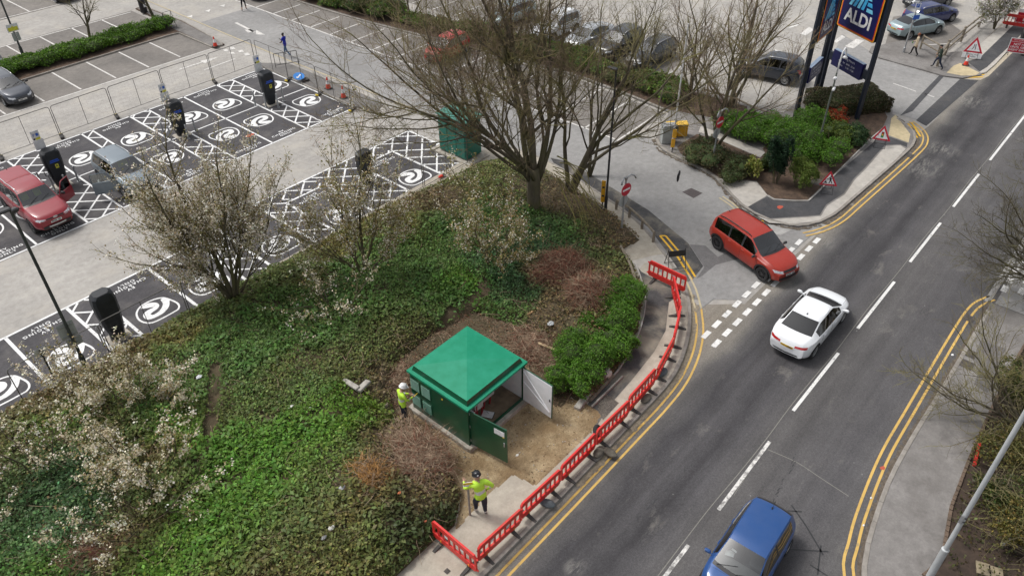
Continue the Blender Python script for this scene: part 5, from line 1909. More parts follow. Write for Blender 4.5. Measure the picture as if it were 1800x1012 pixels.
BARK = barkmat('grey green bark', (0.150, 0.128, 0.095), (0.085, 0.072, 0.055), (0.110, 0.105, 0.045), .25)
BARK_TW = barkmat('mossy twigs', (0.170, 0.138, 0.102), (0.115, 0.090, 0.070), (0.215, 0.200, 0.070), .5)
BARK_PU = barkmat('purple brown twigs', (0.205, 0.145, 0.118), (0.145, 0.098, 0.082), (0.225, 0.200, 0.085), .4)
BARK_GY = barkmat('dark grey bark', (0.120, 0.102, 0.080), (0.072, 0.060, 0.048), (0.130, 0.122, 0.055), .35)


class TreeGen:
    def __init__(self, seed, up=0.10, wob=0.16, split=(5, 7, 5, 3), ratio=(.62, .55, .5, .45), ang=(38, 45, 48, 50), rmin=.006, levels=3, gravity=0.0, nseg=(7, 6, 5, 4), first=.25):
        self.rnd = random.Random(seed)
        self.a = (up, wob, split, ratio, ang, rmin, levels, gravity, nseg, first)
        self.trunk, self.limb, self.twigs, self.fine = MB(), MB(), MB(), MB()
        self.tips = []

    def grow(self, p, d, L, r, lv):
        up, wob, split, ratio, ang, rmin, levels, grav, nseg, first = self.a
        rn = self.rnd
        n = nseg[min(lv, len(nseg) - 1)]
        P, D = [Vector(p)], [d.normalized()]
        for i in range(n):
            d = (d + Vector((rn.gauss(0, wob), rn.gauss(0, wob), rn.gauss(0, wob) + up - grav * lv))).normalized()
            P.append(P[-1] + d * (L / n))
            D.append(d)
        endr = r * (.45 if lv < levels else .35)
        rr = [max(rmin * .7, r + (endr - r) * i / n) for i in range(n + 1)]
        tgt = self.trunk if lv == 0 else (self.limb if lv == 1 else (self.twigs if lv == 2 or levels < 4 else self.fine))
        tgt.tube(P, rr, (8, 6, 4, 3, 3, 3)[min(lv, 5)], 0, lv <= 1)
        if lv >= levels - 1:
            for q in range(1, n + 1):
                if lv == levels or q > n / 2:
                    self.tips.append((P[q], D[q]))
        if lv < levels:
            k = split[min(lv, len(split) - 1)]
            for j in range(k):
                t = first + (1 - first) * (j + rn.random() * .9) / k
                t = min(t, .99)
                i = min(int(t * n), n - 1)
                f = t * n - i
                q = P[i].lerp(P[i + 1], f)
                x_, y_ = _frame(D[i + 1])
                phi = rn.uniform(0, 2 * PI)
                th = R(ang[min(lv, len(ang) - 1)] + rn.gauss(0, 9))
                nd = D[i + 1] * math.cos(th) + (x_ * math.cos(phi) + y_ * math.sin(phi)) * math.sin(th)
                ll = L * ratio[min(lv, len(ratio) - 1)] * (1.15 - .55 * t) * rn.uniform(.7, 1.2)
                nr = max(rmin, (rr[i] + (rr[i + 1] - rr[i]) * f) * rn.uniform(.45, .68))
                self.grow(q, nd, ll, nr, lv + 1)
            # the leader goes on as a finer branch
            self.grow(P[-1], D[-1], L * ratio[min(lv, len(ratio) - 1)] * .9, max(rmin, endr), lv + 1)


def tree(px, z0, label, seed, stems, mats, name='bare_tree', cat='tree', group=None, loc=None, **kw):
    p = at(*px, z0) if loc is None else Vector((loc[0], loc[1], z0))
    t = thing(name, label, cat, (p.x, p.y, z0), group=group)
    g = TreeGen(seed, **kw)
    for (az, lean, L, r, *off) in stems:
        d = Vector((math.cos(R(az)) * math.sin(R(lean)), math.sin(R(az)) * math.sin(R(lean)), math.cos(R(lean))))
        o_ = off[0] if off else (0, 0)
        g.grow(Vector((o_[0], o_[1], o_[2] if len(o_) > 2 else -.15)), d, L, r, 0)
    tr = g.trunk.obj('trunk', mats[0], t, smooth=True)
    if g.limb.v:
        g.limb.obj('limbs', mats[0], t, smooth=True, kind='stuff')
    g.twigs.obj('crown', mats[1], t, kind='stuff')
    if g.fine.v:
        g.fine.obj('fine_twigs', mats[-1], t, kind='stuff')
    return t, g


def blossom(t, g, name, n, per, size, cols, spread=.16, seed=0, part='blossom', flat=.3):
    tips = g.tips
    rs = np.random.RandomState(seed)
    idx = rs.randint(0, len(tips), n)
    P = np.array([tuple(tips[i][0]) for i in idx])
    P = np.repeat(P, per, 0) + rs.normal(0, spread / 2, (n * per, 3))
    ci = rs.randint(0, len(cols), n)
    C = np.repeat(np.array(cols)[ci], per, 0)
    o = place(part, leaf_mesh(part, P, size, jitter(C, len(C), .16, .04), LEAF, flat, .8, .4), t, kind='stuff')
    return o


# the big multi-stemmed tree
bt, bg = tree((938, 372), .35, 'large bare tree with a stout trunk and mossy limbs at the top of the bank', 11,
              [(41, 2, 6.6, .20, (0, 0, 2.1)), (118, 12, 6.6, .16, (-.1, .15, 2.0)), (136, 27, 6.6, .14, (-.2, .1, 1.9)), (126, 45, 6.6, .11, (-.2, .1, 2.2)), (60, 15, 6.4, .13, (.1, .2, 2.2)), (318, 14, 6.4, .14, (.15, -.1, 2.0)), (305, 32, 6.0, .11, (.2, -.15, 1.8)), (195, 38, 4.6, .09, (-.2, -.15, 2.0)), (112, 60, 5.8, .09, (-.15, .15, 2.4)), (138, 62, 6.4, .10, (-.2, .1, 2.1)), (85, 48, 5.6, .09, (0, .2, 2.3)), (10, 34, 5.6, .09, (.2, 0, 2.2)), (128, 56, 7.2, .09, (-.2, .1, 2.5)), (148, 46, 6.6, .09, (-.2, 0, 2.4))],
              (BARK, BARK_TW, BARK_PU), up=.045, wob=.085, split=(6, 7, 6, 3), ratio=(.66, .56, .52, .5), ang=(38, 44, 46, 50), levels=4, rmin=.0068, first=.30, nseg=(7, 6, 5, 4, 3))
tk = MB().tube([(0, 0, -.3), (.02, 0, .3), (0, .02, 1.0), (0, 0, 1.7), (0, 0, 2.5)], [.50, .37, .33, .34, .24], 14)
tk.obj('trunk', BARK, bt, smooth=True)
tree((1000, 338), .3, 'slender forked bare tree just right of the big mossy tree', 23,
     [(325, 8, 5.8, .19), (330, 28, 6.0, .14, (.15, -.1)), (20, 16, 5.6, .13, (.1, .15)), (312, 60, 6.6, .10, (.1, -.1, .9))],
     (BARK, BARK_TW), up=.05, wob=.11, split=(4, 5, 5, 3), ratio=(.74, .58, .5, .5), ang=(36, 42, 46, 50), levels=4, rmin=.0062, first=.35, nseg=(6, 6, 5, 4, 3))
tree((1036, 305), .2, 'thin bare tree third along from the big mossy tree', 31,
     [(60, 5, 5.4, .11), (340, 16, 5.0, .09, (.1, 0))], (BARK, BARK_TW), up=.08, wob=.10, split=(4, 5, 4, 3), ratio=(.68, .56, .5, .5), ang=(34, 42, 46, 50), levels=3, rmin=.006, first=.35)

# twigs of the big tree droop to the bank on the near side
mb = MB()
for px0, n_ in (((990, 330), 9), ((960, 350), 7)):
    for k in range(n_):
        b = Vector((bt.location.x + random.uniform(.5, 1.4), bt.location.y - random.uniform(.3, 1.0), random.uniform(2.2, 3.2)))
        P = [b]
        d = Vector((random.uniform(-.2, .4), -1, .1))
        for i in range(7):
            d = (d.normalized() + Vector((random.gauss(0, .18), random.gauss(0, .18) - .02, -.27))).normalized()
            P.append(P[-1] + d * .5)
        mb.tube(P, [.026 - .0025 * i for i in range(8)], 4)
        for i in (3, 5, 6):
            Q = [P[i]]
            dd = (d + Vector((random.gauss(0, .7), random.gauss(0, .7), -.2))).normalized()
            for q in range(4):
                Q.append(Q[-1] + dd * .22)
                dd = (dd + Vector((random.gauss(0, .3), random.gauss(0, .3), -.1))).normalized()
            mb.tube(Q, [.010, .008, .007, .005, .004], 3)
o = mb.obj('drooping_branches', barkmat('yellow mossy twigs', (0.235, 0.205, 0.085), (0.13, 0.105, 0.055), (0.31, 0.285, 0.09), .4), bt)
o.location = (-bt.location.x, -bt.location.y, -bt.location.z)

# pair of bare trees on the island by the path, further trees
tree((1255, 262), .12, 'bare tree behind the right-hand no entry sign', 41, [(41, 3, 5.2, .16), (320, 18, 4.8, .10, (.05, -.1)), (125, 24, 4.8, .10, (-.1, .1)), (200, 30, 4, .08)], (BARK_GY, BARK_PU), up=.07, wob=.10, split=(5, 6, 5, 3), ratio=(.66, .56, .5, .5), ang=(34, 42, 46, 50), levels=4, rmin=.006, nseg=(6, 5, 4, 4, 3))
tree((1284, 188), .12, 'dark bare spreading tree beside the timber rail of the island', 43, [(41, 4, 5.2, .18), (330, 30, 5.0, .12, (.1, 0)), (150, 28, 4.8, .11, (-.1, .1)), (100, 44, 4.4, .09)], (BARK_GY, BARK_PU), up=.07, wob=.10, split=(5, 6, 5, 3), ratio=(.68, .56, .5, .5), ang=(36, 42, 46, 50), levels=4, rmin=.006, nseg=(6, 5, 4, 4, 3))
tree((1215, 165), .12, 'bare bushy tree on the planted median at the top', 47, [(41, 6, 4.4, .11), (200, 24, 3.8, .08), (330, 28, 4.0, .08), (120, 30, 4.0, .08)], (BARK_GY, BARK_PU), up=.07, wob=.12, split=(5, 6, 5, 3), ratio=(.68, .56, .5, .5), ang=(36, 42, 46, 50), levels=3, rmin=.006)
tree((160, 72), .12, 'small bare tree in the low hedge at the top left', 51, [(60, 4, 2.2, .13), ], (BARK_GY, BARK_TW), up=.05, wob=.10, split=(6, 6, 5, 3), ratio=(.95, .6, .5, .5), ang=(48, 44, 46, 50), levels=3, rmin=.0065, first=.5)
tree((277, 42), .12, 'bare tree at the end of the low hedge beside the litter bin', 53, [(150, 8, 2.6, .16), ], (BARK_GY, BARK_PU), up=.08, wob=.08, split=(5, 6, 5, 3), ratio=(.9, .6, .5, .5), ang=(42, 44, 46, 50), levels=3, rmin=.0065, first=.6)
for (u, v), lab, sd in (((640, 20), 'mossy bare bush tree at the left end of the planted median', 61), ((720, 40), 'mossy bare bush tree above the bright red car', 63), ((860, 78), 'mossy bare tree on the median behind the big tree', 65), ((1130, 130), 'mossy bare tree on the median above the grey utility box', 67)):
    tree((u, v), .12, lab, sd, [(200, 26, 3.0, .07), (20, 24, 3.0, .07), (300, 22, 3.2, .07), (120, 34, 3.0, .07)], (BARK, BARK_TW), name='bare_bush', up=.07, wob=.12, split=(5, 6, 5, 3), ratio=(.75, .6, .5, .5), ang=(38, 44, 46, 50), levels=3, rmin=.0065)
# overhanging tree beyond the right frame edge
tree((1905, 520), .15, 'bare tree reaching in over the road from the right frame edge', 71, [(135, 46, 4.2, .11), (125, 64, 5.0, .08), (150, 58, 4.8, .08), (110, 66, 4.8, .08), (165, 70, 5.0, .08), (95, 50, 4.6, .08), (140, 76, 5.0, .07)], (BARK_GY, BARK_GY), up=.04, wob=.10, split=(6, 6, 5, 3), ratio=(.5, .55, .5, .5), ang=(34, 42, 46, 50), levels=4, rmin=.0065, nseg=(7, 6, 4, 4, 3))
tree((1800, 745), .15, 'bare mossy shrub tree leaning over the right pavement', 73, [(120, 54, 3.2, .06), (150, 60, 3.4, .06), (95, 52, 3.0, .06), (180, 66, 3.0, .05), (135, 74, 3.2, .05), (110, 34, 3.4, .06)], (BARK, BARK_TW), up=.03, wob=.12, split=(5, 6, 5, 3), ratio=(.66, .56, .5, .5), ang=(36, 42, 46, 50), levels=3, rmin=.0065)

# blossom trees
BL = [(0.72, 0.67, 0.56), (0.64, 0.57, 0.45), (0.75, 0.71, 0.63), (0.50, 0.43, 0.32)]
YL_ = [(0.27, 0.235, 0.085), (0.22, 0.205, 0.07), (0.30, 0.215, 0.10)]
t1, g1 = tree((412, 528), .55, 'tall blossom tree on the edge of the bank nearest the charging bays', 82, [(131, 6, 5.0, .13), (120, 18, 4.8, .10), (150, 24, 4.0, .09), (322, 14, 4.8, .09), (350, 18, 4.6, .08), (135, 38, 3.2, .07), (305, 28, 4.0, .07), (200, 36, 3.2, .06), (60, 28, 3.8, .06), (318, 46, 4.0, .06)],
              (BARK_GY, barkmat('olive twigs', (0.165, 0.135, 0.080), (0.105, 0.080, 0.052), (0.22, 0.195, 0.065), .6)), 'blossom_tree', up=.09, wob=.09, split=(7, 7, 5, 3), ratio=(.62, .55, .5, .5), ang=(34, 38, 42, 46), levels=3, rmin=.0075, first=.28)
blossom(t1, g1, 'b', 8200, 3, .037, BL, .12, 1)
blossom(t1, g1, 'l', 3600, 3, .034, YL_, .26, 2, 'young_leaves')
t2, g2 = tree((640, 482), .7, 'slim upright blossom tree in the middle of the bank top', 84, [(41, 3, 4.4, .09), (131, 16, 3.8, .07), (200, 34, 3.0, .05), (318, 22, 3.4, .06), (150, 46, 3.0, .05), (300, 44, 2.8, .05)],
              (BARK_GY, MATS['olive twigs']), 'blossom_tree', up=.12, wob=.10, split=(5, 6, 4, 3), ratio=(.72, .58, .5, .5), ang=(30, 36, 40, 46), levels=3, rmin=.0055, first=.25)
blossom(t2, g2, 'b', 2000, 3, .036, BL, .12, 3)
blossom(t2, g2, 'l', 1700, 3, .042, YL_, .22, 4, 'young_leaves')
t3, g3 = tree((862, 478), .5, 'loose blossom shrub tree below the big bare tree', 86, [(100, 8, 3.4, .06), (150, 26, 2.6, .05), (330, 28, 2.6, .05), (250, 40, 2.2, .05)],
              (BARK_GY, MATS['olive twigs']), 'blossom_tree', up=.10, wob=.13, split=(5, 5, 4, 3), ratio=(.75, .58, .5, .5), ang=(36, 40, 42, 46), levels=3, rmin=.005, first=.25)
blossom(t3, g3, 'b', 850, 3, .034, BL, .15, 5)
blossom(t3, g3, 'l', 1200, 3, .042, YL_, .2, 6, 'young_leaves')
BW = [(0.76, 0.70, 0.55), (0.66, 0.60, 0.44), (0.78, 0.74, 0.64), (0.56, 0.48, 0.32)]
for (u, v), lab, sd, nb_ in (((255, 745), 'wide bush covered in creamy blossom below the lamp post sign', 88, 1500), ((175, 715), 'creamy blossom bush at the bank top by the grey sign post', 90, 800), ((270, 845), 'low creamy blossom bush in the dark ivy, second from the bottom', 92, 900), ((60, 850), 'creamy blossom bush at the left frame edge', 94, 500), ((250, 925), 'straggling blossom bush nearest the lower left corner', 96, 420), ((590, 560), 'thin straggling blossom bush low in the ivy below the slim blossom tree', 98, 300)):
    tt, gg = tree((u, v), .6, lab, sd, [(60, 44, 2.0, .035), (150, 48, 2.1, .035), (240, 54, 1.9, .035), (330, 48, 2.1, .035), (100, 10, 2.0, .035), (20, 62, 1.9, .03), (195, 64, 1.9, .03), (110, 58, 2.0, .03)],
                  (BARK_GY, MATS['olive twigs']), 'blossom_bush', 'shrub', up=.04, wob=.14, split=(4, 5, 3, 2), ratio=(.62, .55, .5, .5), ang=(42, 44, 46, 46), levels=2, rmin=.005, first=.25)
    blossom(tt, gg, 'b', int(nb_ * 1.0), 4, .036, BW, .10, sd)
    blossom(tt, gg, 'l', int(nb_ * .5), 3, .036, YL_, .30, sd + 1, 'young_leaves')
t7, g7 = tree((1748, 48), .12, 'white blossom tree behind the timber fence at the top right', 99, [(60, 5, 1.8, .09), (150, 26, 1.8, .06), (330, 24, 1.8, .06), (240, 20, 1.6, .05)], (BARK_GY, BARK_PU), 'blossom_tree', up=.10, wob=.12, split=(5, 6, 4, 3), ratio=(.8, .6, .5, .5), ang=(36, 40, 42, 46), levels=3, rmin=.007, first=.3)
blossom(t7, g7, 'b', 1500, 3, .055, [(0.62, 0.60, 0.58), (0.5, 0.47, 0.43), (0.2, 0.2, 0.08)], .2, 7)


# ================================================================== SHRUBS AND HEDGES
def shrub(label, c, rx, ry, h, n, cols, size=.06, name='shrub', z0=.11, seed=0, lumps=6, flat=.25, up=.4, rot=0.0, aspect=.6, box=False, core=None, group=None):
    """foliage scattered through a lumpy volume over a few stems"""
    rs = np.random.RandomState(seed + 5)
    t = thing(name, label, 'hedge' if 'hedge' in name else 'shrub', (c[0], c[1], z0), rot, group)
    if box:
        u = rs.uniform(-1, 1, (n, 3))
        ax = rs.randint(0, 3, n)
        face = rs.random_sample(n) < .8
        sg = np.where(rs.random_sample(n) < .5, -1, 1)
        for k in range(3):
            q = face & (ax == k)
            u[q, k] = (sg[q] if k < 2 else 1) * rs.uniform(.90, 1.0, q.sum())
        rad = np.maximum(np.abs(u[:, 0]), np.abs(u[:, 1]))
        P = np.stack([u[:, 0] * rx, u[:, 1] * ry, (u[:, 2] * .5 + .5) * h * (1 - .18 * np.clip(rad - .75, 0, 1) * 4)], 1)
        P += (vnoise(P[:, 0] + P[:, 2], P[:, 1] - P[:, 2], 1.6, seed)[:, None] - .5) * .22
    else:
        lc = np.stack([rs.uniform(-.62, .62, lumps) * rx, rs.uniform(-.62, .62, lumps) * ry, rs.uniform(.35, .72, lumps) * h], 1)
        lr = rs.uniform(.34, .55, lumps)
        li = rs.randint(0, lumps, n)
        v = rs.normal(size=(n, 3))
        v /= np.linalg.norm(v, axis=1)[:, None]
        v[:, 2] = np.where(v[:, 2] < -.3, -v[:, 2], v[:, 2])
        q = rs.uniform(.55, 1.0, n) ** .5 * np.where(rs.random_sample(n) < .12, rs.uniform(1.0, 1.35, n), 1.0)
        P = lc[li] + v * q[:, None] * lr[li][:, None] * np.array([rx, ry, h * .95]) * 1.05
        P += (vnoise(P[:, 0] * 1.7 + P[:, 2], P[:, 1] * 1.7 - P[:, 2], 2.2, seed + 3)[:, None] - .5) * .38
        P[:, 2] = np.clip(P[:, 2], .02, None)
    ci = rs.randint(0, len(cols), n)
    big = vnoise(P[:, 0], P[:, 1] + P[:, 2], 1.2, seed)
    C = np.array(cols)[ci] * (.7 + .6 * big)[:, None]
    place('foliage', leaf_mesh('foliage', P, size, jitter(C, n, .22, .07), LEAF, up, aspect, .35), t, kind='stuff')
    sm_ = MB()
    rn = random.Random(seed)
    for k in range(7 if not box else 16):
        a = rn.uniform(0, 2 * PI)
        q = rn.uniform(.2, .8)
        e_ = Vector((math.cos(a) * rx * q, math.sin(a) * ry * q, h * rn.uniform(.5, .85)))
        b_ = Vector((e_.x * (.25 if not box else .8), e_.y * (.25 if not box else .8), -.1))
        sm_.tube([b_, b_.lerp(e_, .5) + Vector((rn.gauss(0, .06), rn.gauss(0, .06), 0)), e_], [.028, .018, .008], 4)
    sm_.obj('stems', BARK_GY, t)
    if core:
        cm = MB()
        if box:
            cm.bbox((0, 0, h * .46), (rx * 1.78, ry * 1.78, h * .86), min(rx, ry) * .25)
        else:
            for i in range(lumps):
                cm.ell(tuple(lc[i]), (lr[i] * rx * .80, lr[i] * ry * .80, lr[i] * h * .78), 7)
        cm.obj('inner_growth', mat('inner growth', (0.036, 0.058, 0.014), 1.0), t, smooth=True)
    return t


def C2(u, v, z=.3):
    p = at(u, v, z)
    return (p.x, p.y)


GREEN = [(0.085, 0.195, 0.016), (0.068, 0.160, 0.014), (0.105, 0.215, 0.024)]
DKG = [(0.022, 0.055, 0.018), (0.030, 0.070, 0.022)]
# bright bush beside the kiosk clearing: five lobes of one planting, each a shrub
for k, (px, rx, ry, h, n_, lab) in enumerate((((1092, 528), 1.05, 1.05, 1.15, 15000, 'bright green shrub at the upper end of the kiosk planting'), ((1066, 572), 1.25, 1.2, 1.25, 22000, 'bright green shrub second from the top of the kiosk planting'),
                                           ((1078, 612), .9, .9, 1.0, 12000, 'bright green shrub on the path side of the kiosk planting'), ((1030, 632), 1.25, 1.2, 1.25, 22000, 'bright green shrub third from the top of the kiosk planting'), ((1008, 676), .95, .85, 1.0, 13000, 'bright green shrub lowest in the kiosk planting beside the concrete kerb piece'))):
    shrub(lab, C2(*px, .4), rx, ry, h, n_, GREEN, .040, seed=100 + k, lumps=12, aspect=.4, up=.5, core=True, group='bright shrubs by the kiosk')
# the low hedge in the car park
HX = [(10.2, 60.9), (12.9, 60.9), (15.6, 60.85), (18.3, 60.9), (21.0, 60.8), (23.7, 60.8), (26.4, 60.8)]
slab('hedge_bed', MATS['bark soil'], [(6, 59.3), (27.9, 59.25), (28.0, 54.3), (28.9, 54.2), (29.5, 61.2), (29.3, 67.0), (28.6, 67.0), (28.4, 62.5), (6, 62.5)], -.1, .10)
slab('pavement', A_PAVE, [(28.05, 54.4), (28.85, 54.3), (29.4, 61.2), (29.2, 66.8), (28.7, 66.8), (28.5, 62.4), (28.1, 60)], .10, .112)
kerb_line('kerb', [(6, 59.25), (27.95, 59.2), (28.0, 54.25), (28.9, 54.15), (29.55, 61.2), (29.35, 67)], .12, -.05, .118, .92, KERB)
NTH = ['first', 'second', 'third', 'fourth', 'fifth', 'sixth', 'seventh', 'eighth', 'ninth', 'tenth', 'eleventh', 'twelfth', 'thirteenth', 'fourteenth', 'fifteenth']
for k, (a, b) in enumerate(HX):
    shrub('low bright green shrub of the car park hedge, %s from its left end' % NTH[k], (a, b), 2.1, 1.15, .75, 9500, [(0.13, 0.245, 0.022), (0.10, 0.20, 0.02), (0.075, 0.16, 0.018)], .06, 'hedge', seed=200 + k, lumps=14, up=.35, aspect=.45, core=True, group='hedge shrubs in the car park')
# median planting
for k in range(15):
    yy = 62.5 - k * 2.75
    xx = float(np.interp(yy, [22.4, 25.6, 30.4, 36, 50, 59.4, 66], [42.2, 42.5, 42.7, 42.2, 40.4, 39.6, 39.2]))
    cc = [(0.11, 0.20, 0.022), (0.075, 0.15, 0.02), (0.13, 0.14, 0.04)] if k % 3 != 1 else [(0.15, 0.145, 0.05), (0.11, 0.11, 0.04), (0.08, 0.12, 0.03)]
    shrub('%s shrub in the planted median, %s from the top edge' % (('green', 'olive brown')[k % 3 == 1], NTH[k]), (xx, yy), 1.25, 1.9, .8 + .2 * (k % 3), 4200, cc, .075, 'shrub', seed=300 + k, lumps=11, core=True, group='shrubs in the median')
# island planting
for k, (px, rx, ry, h, n_, cols, sz, lab) in enumerate((
        ((1300, 222), 1.3, 1.0, 1.0, 6500, GREEN, .06, 'bright green spreading shrub left end, beneath the timber rail'),
        ((1345, 238), 1.4, 1.1, 1.0, 7500, GREEN, .06, 'bright green spreading shrub second from the left under the timber rail'),
        ((1395, 250), 1.4, 1.2, 1.1, 8000, GREEN, .06, 'bright green spreading shrub at the foot of the left sign pole'),
        ((1420, 222), 1.0, .9, 1.0, 4600, GREEN, .06, 'bright green shrub directly below the opening hours board'),
        ((1440, 275), 1.2, 1.1, 1.0, 6500, GREEN, .06, 'bright green shrub round the foot of the thin camera lamp post'),
        ((1470, 245), .9, .8, .9, 4200, [(0.13, 0.17, 0.03), (0.10, 0.14, 0.025), (0.07, 0.12, 0.02)], .06, 'yellow-green shrub below the red-leaved shrub'),
        ((1495, 245), .75, .75, .85, 3600, DKG, .06, 'dark green round shrub by the traffic signal warning sign'),
        ((1466, 208), .85, .7, .75, 3400, [(0.42, 0.055, 0.022), (0.30, 0.04, 0.02), (0.22, 0.07, 0.02)], .06, 'red-leaved shrub in front of the clipped hedge'),
        ((1240, 272), 1.3, 1.1, .75, 4500, [(0.085, 0.085, 0.03), (0.06, 0.055, 0.025), (0.10, 0.075, 0.035), (0.035, 0.06, 0.02)], .06, 'olive brown shrub at the left tip of the island'),
        ((1285, 300), 1.1, .9, .7, 4000, [(0.085, 0.085, 0.03), (0.06, 0.055, 0.025), (0.045, 0.07, 0.02)], .06, 'olive brown shrub above the pale concrete corner'),
        ((1352, 293), .40, .40, .8, 1500, [(0.07, 0.11, 0.02), (0.05, 0.08, 0.015)], .05, 'small dull green shrub behind the variegated bush'))):
    shrub(lab, C2(*px, .3), rx * 1.32, ry * 1.32, h, int(n_ * 1.5), cols, sz * .85, seed=400 + k, lumps=10, aspect=.42, core=True)
shrub('rounded bush of variegated yellow leaves at the edge of the island soil', C2(1322, 308, .3), .45, .45, 1.1, 1500, [(0.24, 0.26, 0.05), (0.16, 0.20, 0.03), (0.30, 0.29, 0.09)], .065, seed=430, lumps=6)
shrub('dark green young conifer in the middle of the island soil', C2(1362, 322, .1), .62, .62, 2.5, 7500, [(0.018, 0.045, 0.020), (0.025, 0.060, 0.026), (0.012, 0.032, 0.016)], .075, 'conifer', seed=431, lumps=9, aspect=.25)
shrub('feathery lime green bush beside the lamp post at the island corner', C2(1404, 322, .3), .85, .85, 1.5, 7500, [(0.12, 0.175, 0.030), (0.095, 0.14, 0.025), (0.15, 0.20, 0.045)], .07, seed=432, lumps=8, aspect=.2, up=.15)
# clipped block hedge behind the sign
shrub('clipped olive block hedge behind the pylon sign poles', (48.2, 14.2), 2.35, 1.25, 1.1, 17000, [(0.085, 0.085, 0.040), (0.065, 0.068, 0.030), (0.11, 0.085, 0.05)], .05, 'hedge', seed=440, rot=R(-38), box=True, core=True)
shrub('small clipped dome of olive hedge at the left end of the block hedge', (46.3, 15.5), .75, .65, .85, 3200, [(0.075, 0.085, 0.035), (0.06, 0.07, 0.03)], .05, 'hedge', seed=441, lumps=5, core=True)
# right-hand verge: mossy tangled shrubs
for k, (px, rx, ry, h, n_, cols, lab) in enumerate((
        ((1790, 690), 1.2, 1.0, 1.2, 4200, [(0.13, 0.125, 0.035), (0.09, 0.10, 0.03), (0.06, 0.085, 0.02)], 'mossy tangled shrub at the right frame edge by the grey pole top'),
        ((1770, 800), 1.1, 1.0, 1.1, 4200, [(0.12, 0.12, 0.035), (0.08, 0.09, 0.025), (0.16, 0.13, 0.04)], 'mossy tangled shrub behind the middle of the tall grey lamp post'),
        ((1760, 880), 1.0, .9, .8, 3600, [(0.06, 0.085, 0.02), (0.045, 0.065, 0.018), (0.10, 0.10, 0.03)], 'dark green shrub to the right of the tall grey lamp post'),
        ((1790, 950), 1.1, .9, .9, 3600, [(0.19, 0.145, 0.035), (0.13, 0.11, 0.03), (0.08, 0.085, 0.025)], 'golden flecked shrub in the lower right corner'))):
    shrub(lab, C2(*px, .3), rx, ry, h, n_, cols, .045, seed=500 + k, lumps=8, aspect=.5, up=.2)
    brush = MB()
    rnd_ = random.Random(k)
    c_ = C2(*px, .3)
    for q in range(160):
        twig(brush, (c_[0] + rnd_.gauss(0, rx * .5), c_[1] + rnd_.gauss(0, ry * .5), .2 + rnd_.random() * h), rnd_.uniform(.4, 1.2), .008, .6, .3, 4, 0)
    o = brush.obj('bare_stems', BARK_TW, None, kind='stuff')
    link_props(o, lab.replace('shrub', 'bare stems') + ', woody part', 'twigs')
x = np.random.uniform(14, 40, 16000)
y = np.random.uniform(-6, 0.2, 16000)
pv = pip([(46, -0.35), (33.4, -0.35)] + [(p[0], p[1] - .1) for p in PR[::-1]] + [(16, -2.6), (12, -9), (46, -9)])
k = pv(x, y) & (vnoise(x, y, .8, 4) > .42)
x, y = x[k], y[k]
o = place('ground_cover', leaf_mesh('ground_cover', np.stack([x, y, .14 + .25 * np.random.random(len(x))], 1), .05, jitter([(0.085, 0.080, 0.030)], len(x), .4, .12) if False else jitter((0.085, 0.080, 0.030), len(x), .4, .12), LEAF, .4, .7, .4), kind='stuff')
link_props(o, 'leaf litter and low weeds on the right-hand verge', 'ground cover')

# ================================================================== THE GREEN KIOSK
GRN = mat('green GRP', (0.004, 0.070, 0.032), 0.30, (0.003, 0.054, 0.026), 1.5, coat=0.3)  # darker than the roof green: the walls' shade is put into the colour
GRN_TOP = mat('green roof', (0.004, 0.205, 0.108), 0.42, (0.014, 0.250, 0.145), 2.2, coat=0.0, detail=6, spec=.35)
GRN_LITE = mat('pale green slats', (0.022, 0.135, 0.080), 0.45)
CONC = mat('plinth concrete', (0.42, 0.39, 0.34), 0.9, (0.27, 0.24, 0.20), 3, bump=0.3)
WHITE_IN = mat('white lining', (0.80, 0.81, 0.82), 0.5, (0.72, 0.74, 0.75), 3)
EQUIP = mat('equipment grey', (0.50, 0.50, 0.48), 0.5)
REDC = mat('red cable', (0.30, 0.010, 0.022), 0.5)
FLOORK = mat('kiosk floor', (0.26, 0.195, 0.13), 0.8, (0.17, 0.125, 0.085), 4)
DARKM = mat('dark metal', (0.03, 0.03, 0.032), 0.5)
STEEL = mat('galvanised steel', (0.42, 0.43, 0.44), 0.45, (0.32, 0.33, 0.34), 8, metal=0.5)
YELLOW = mat('yellow label', (0.75, 0.55, 0.03), 0.6)
WHITEP = mat('white plastic', (0.74, 0.75, 0.76), 0.5)
KX0, KX1, KY0, KY1, KZ, KT = 12.62, 15.66, 13.24, 16.14, 0.27, 2.12
ki = thing('substation_kiosk', 'dark green electricity kiosk with a low pyramid roof and both doors open', 'kiosk', (KX0, KY0, 0.1))
W, D, H = KX1 - KX0, KY1 - KY0, KT - 0.1
b = MB()
b.bbox((W / 2, D + .06, .07), (W + .24, .22, .26), .02)
b.bbox((-.03, D / 2 - .05, .07), (.22, D + .02, .258), .02)
b.bbox((W + .03, D / 2 - .05, .07), (.22, D + .02, .258), .02)
b.bbox((W / 2, -.02, .07), (W + .236, .26, .262), .02)
b.obj('plinth', CONC, ki)
MB().box((W / 2, D / 2, .16), (W - .1, D - .1, .06)).obj('floor', FLOORK, ki)
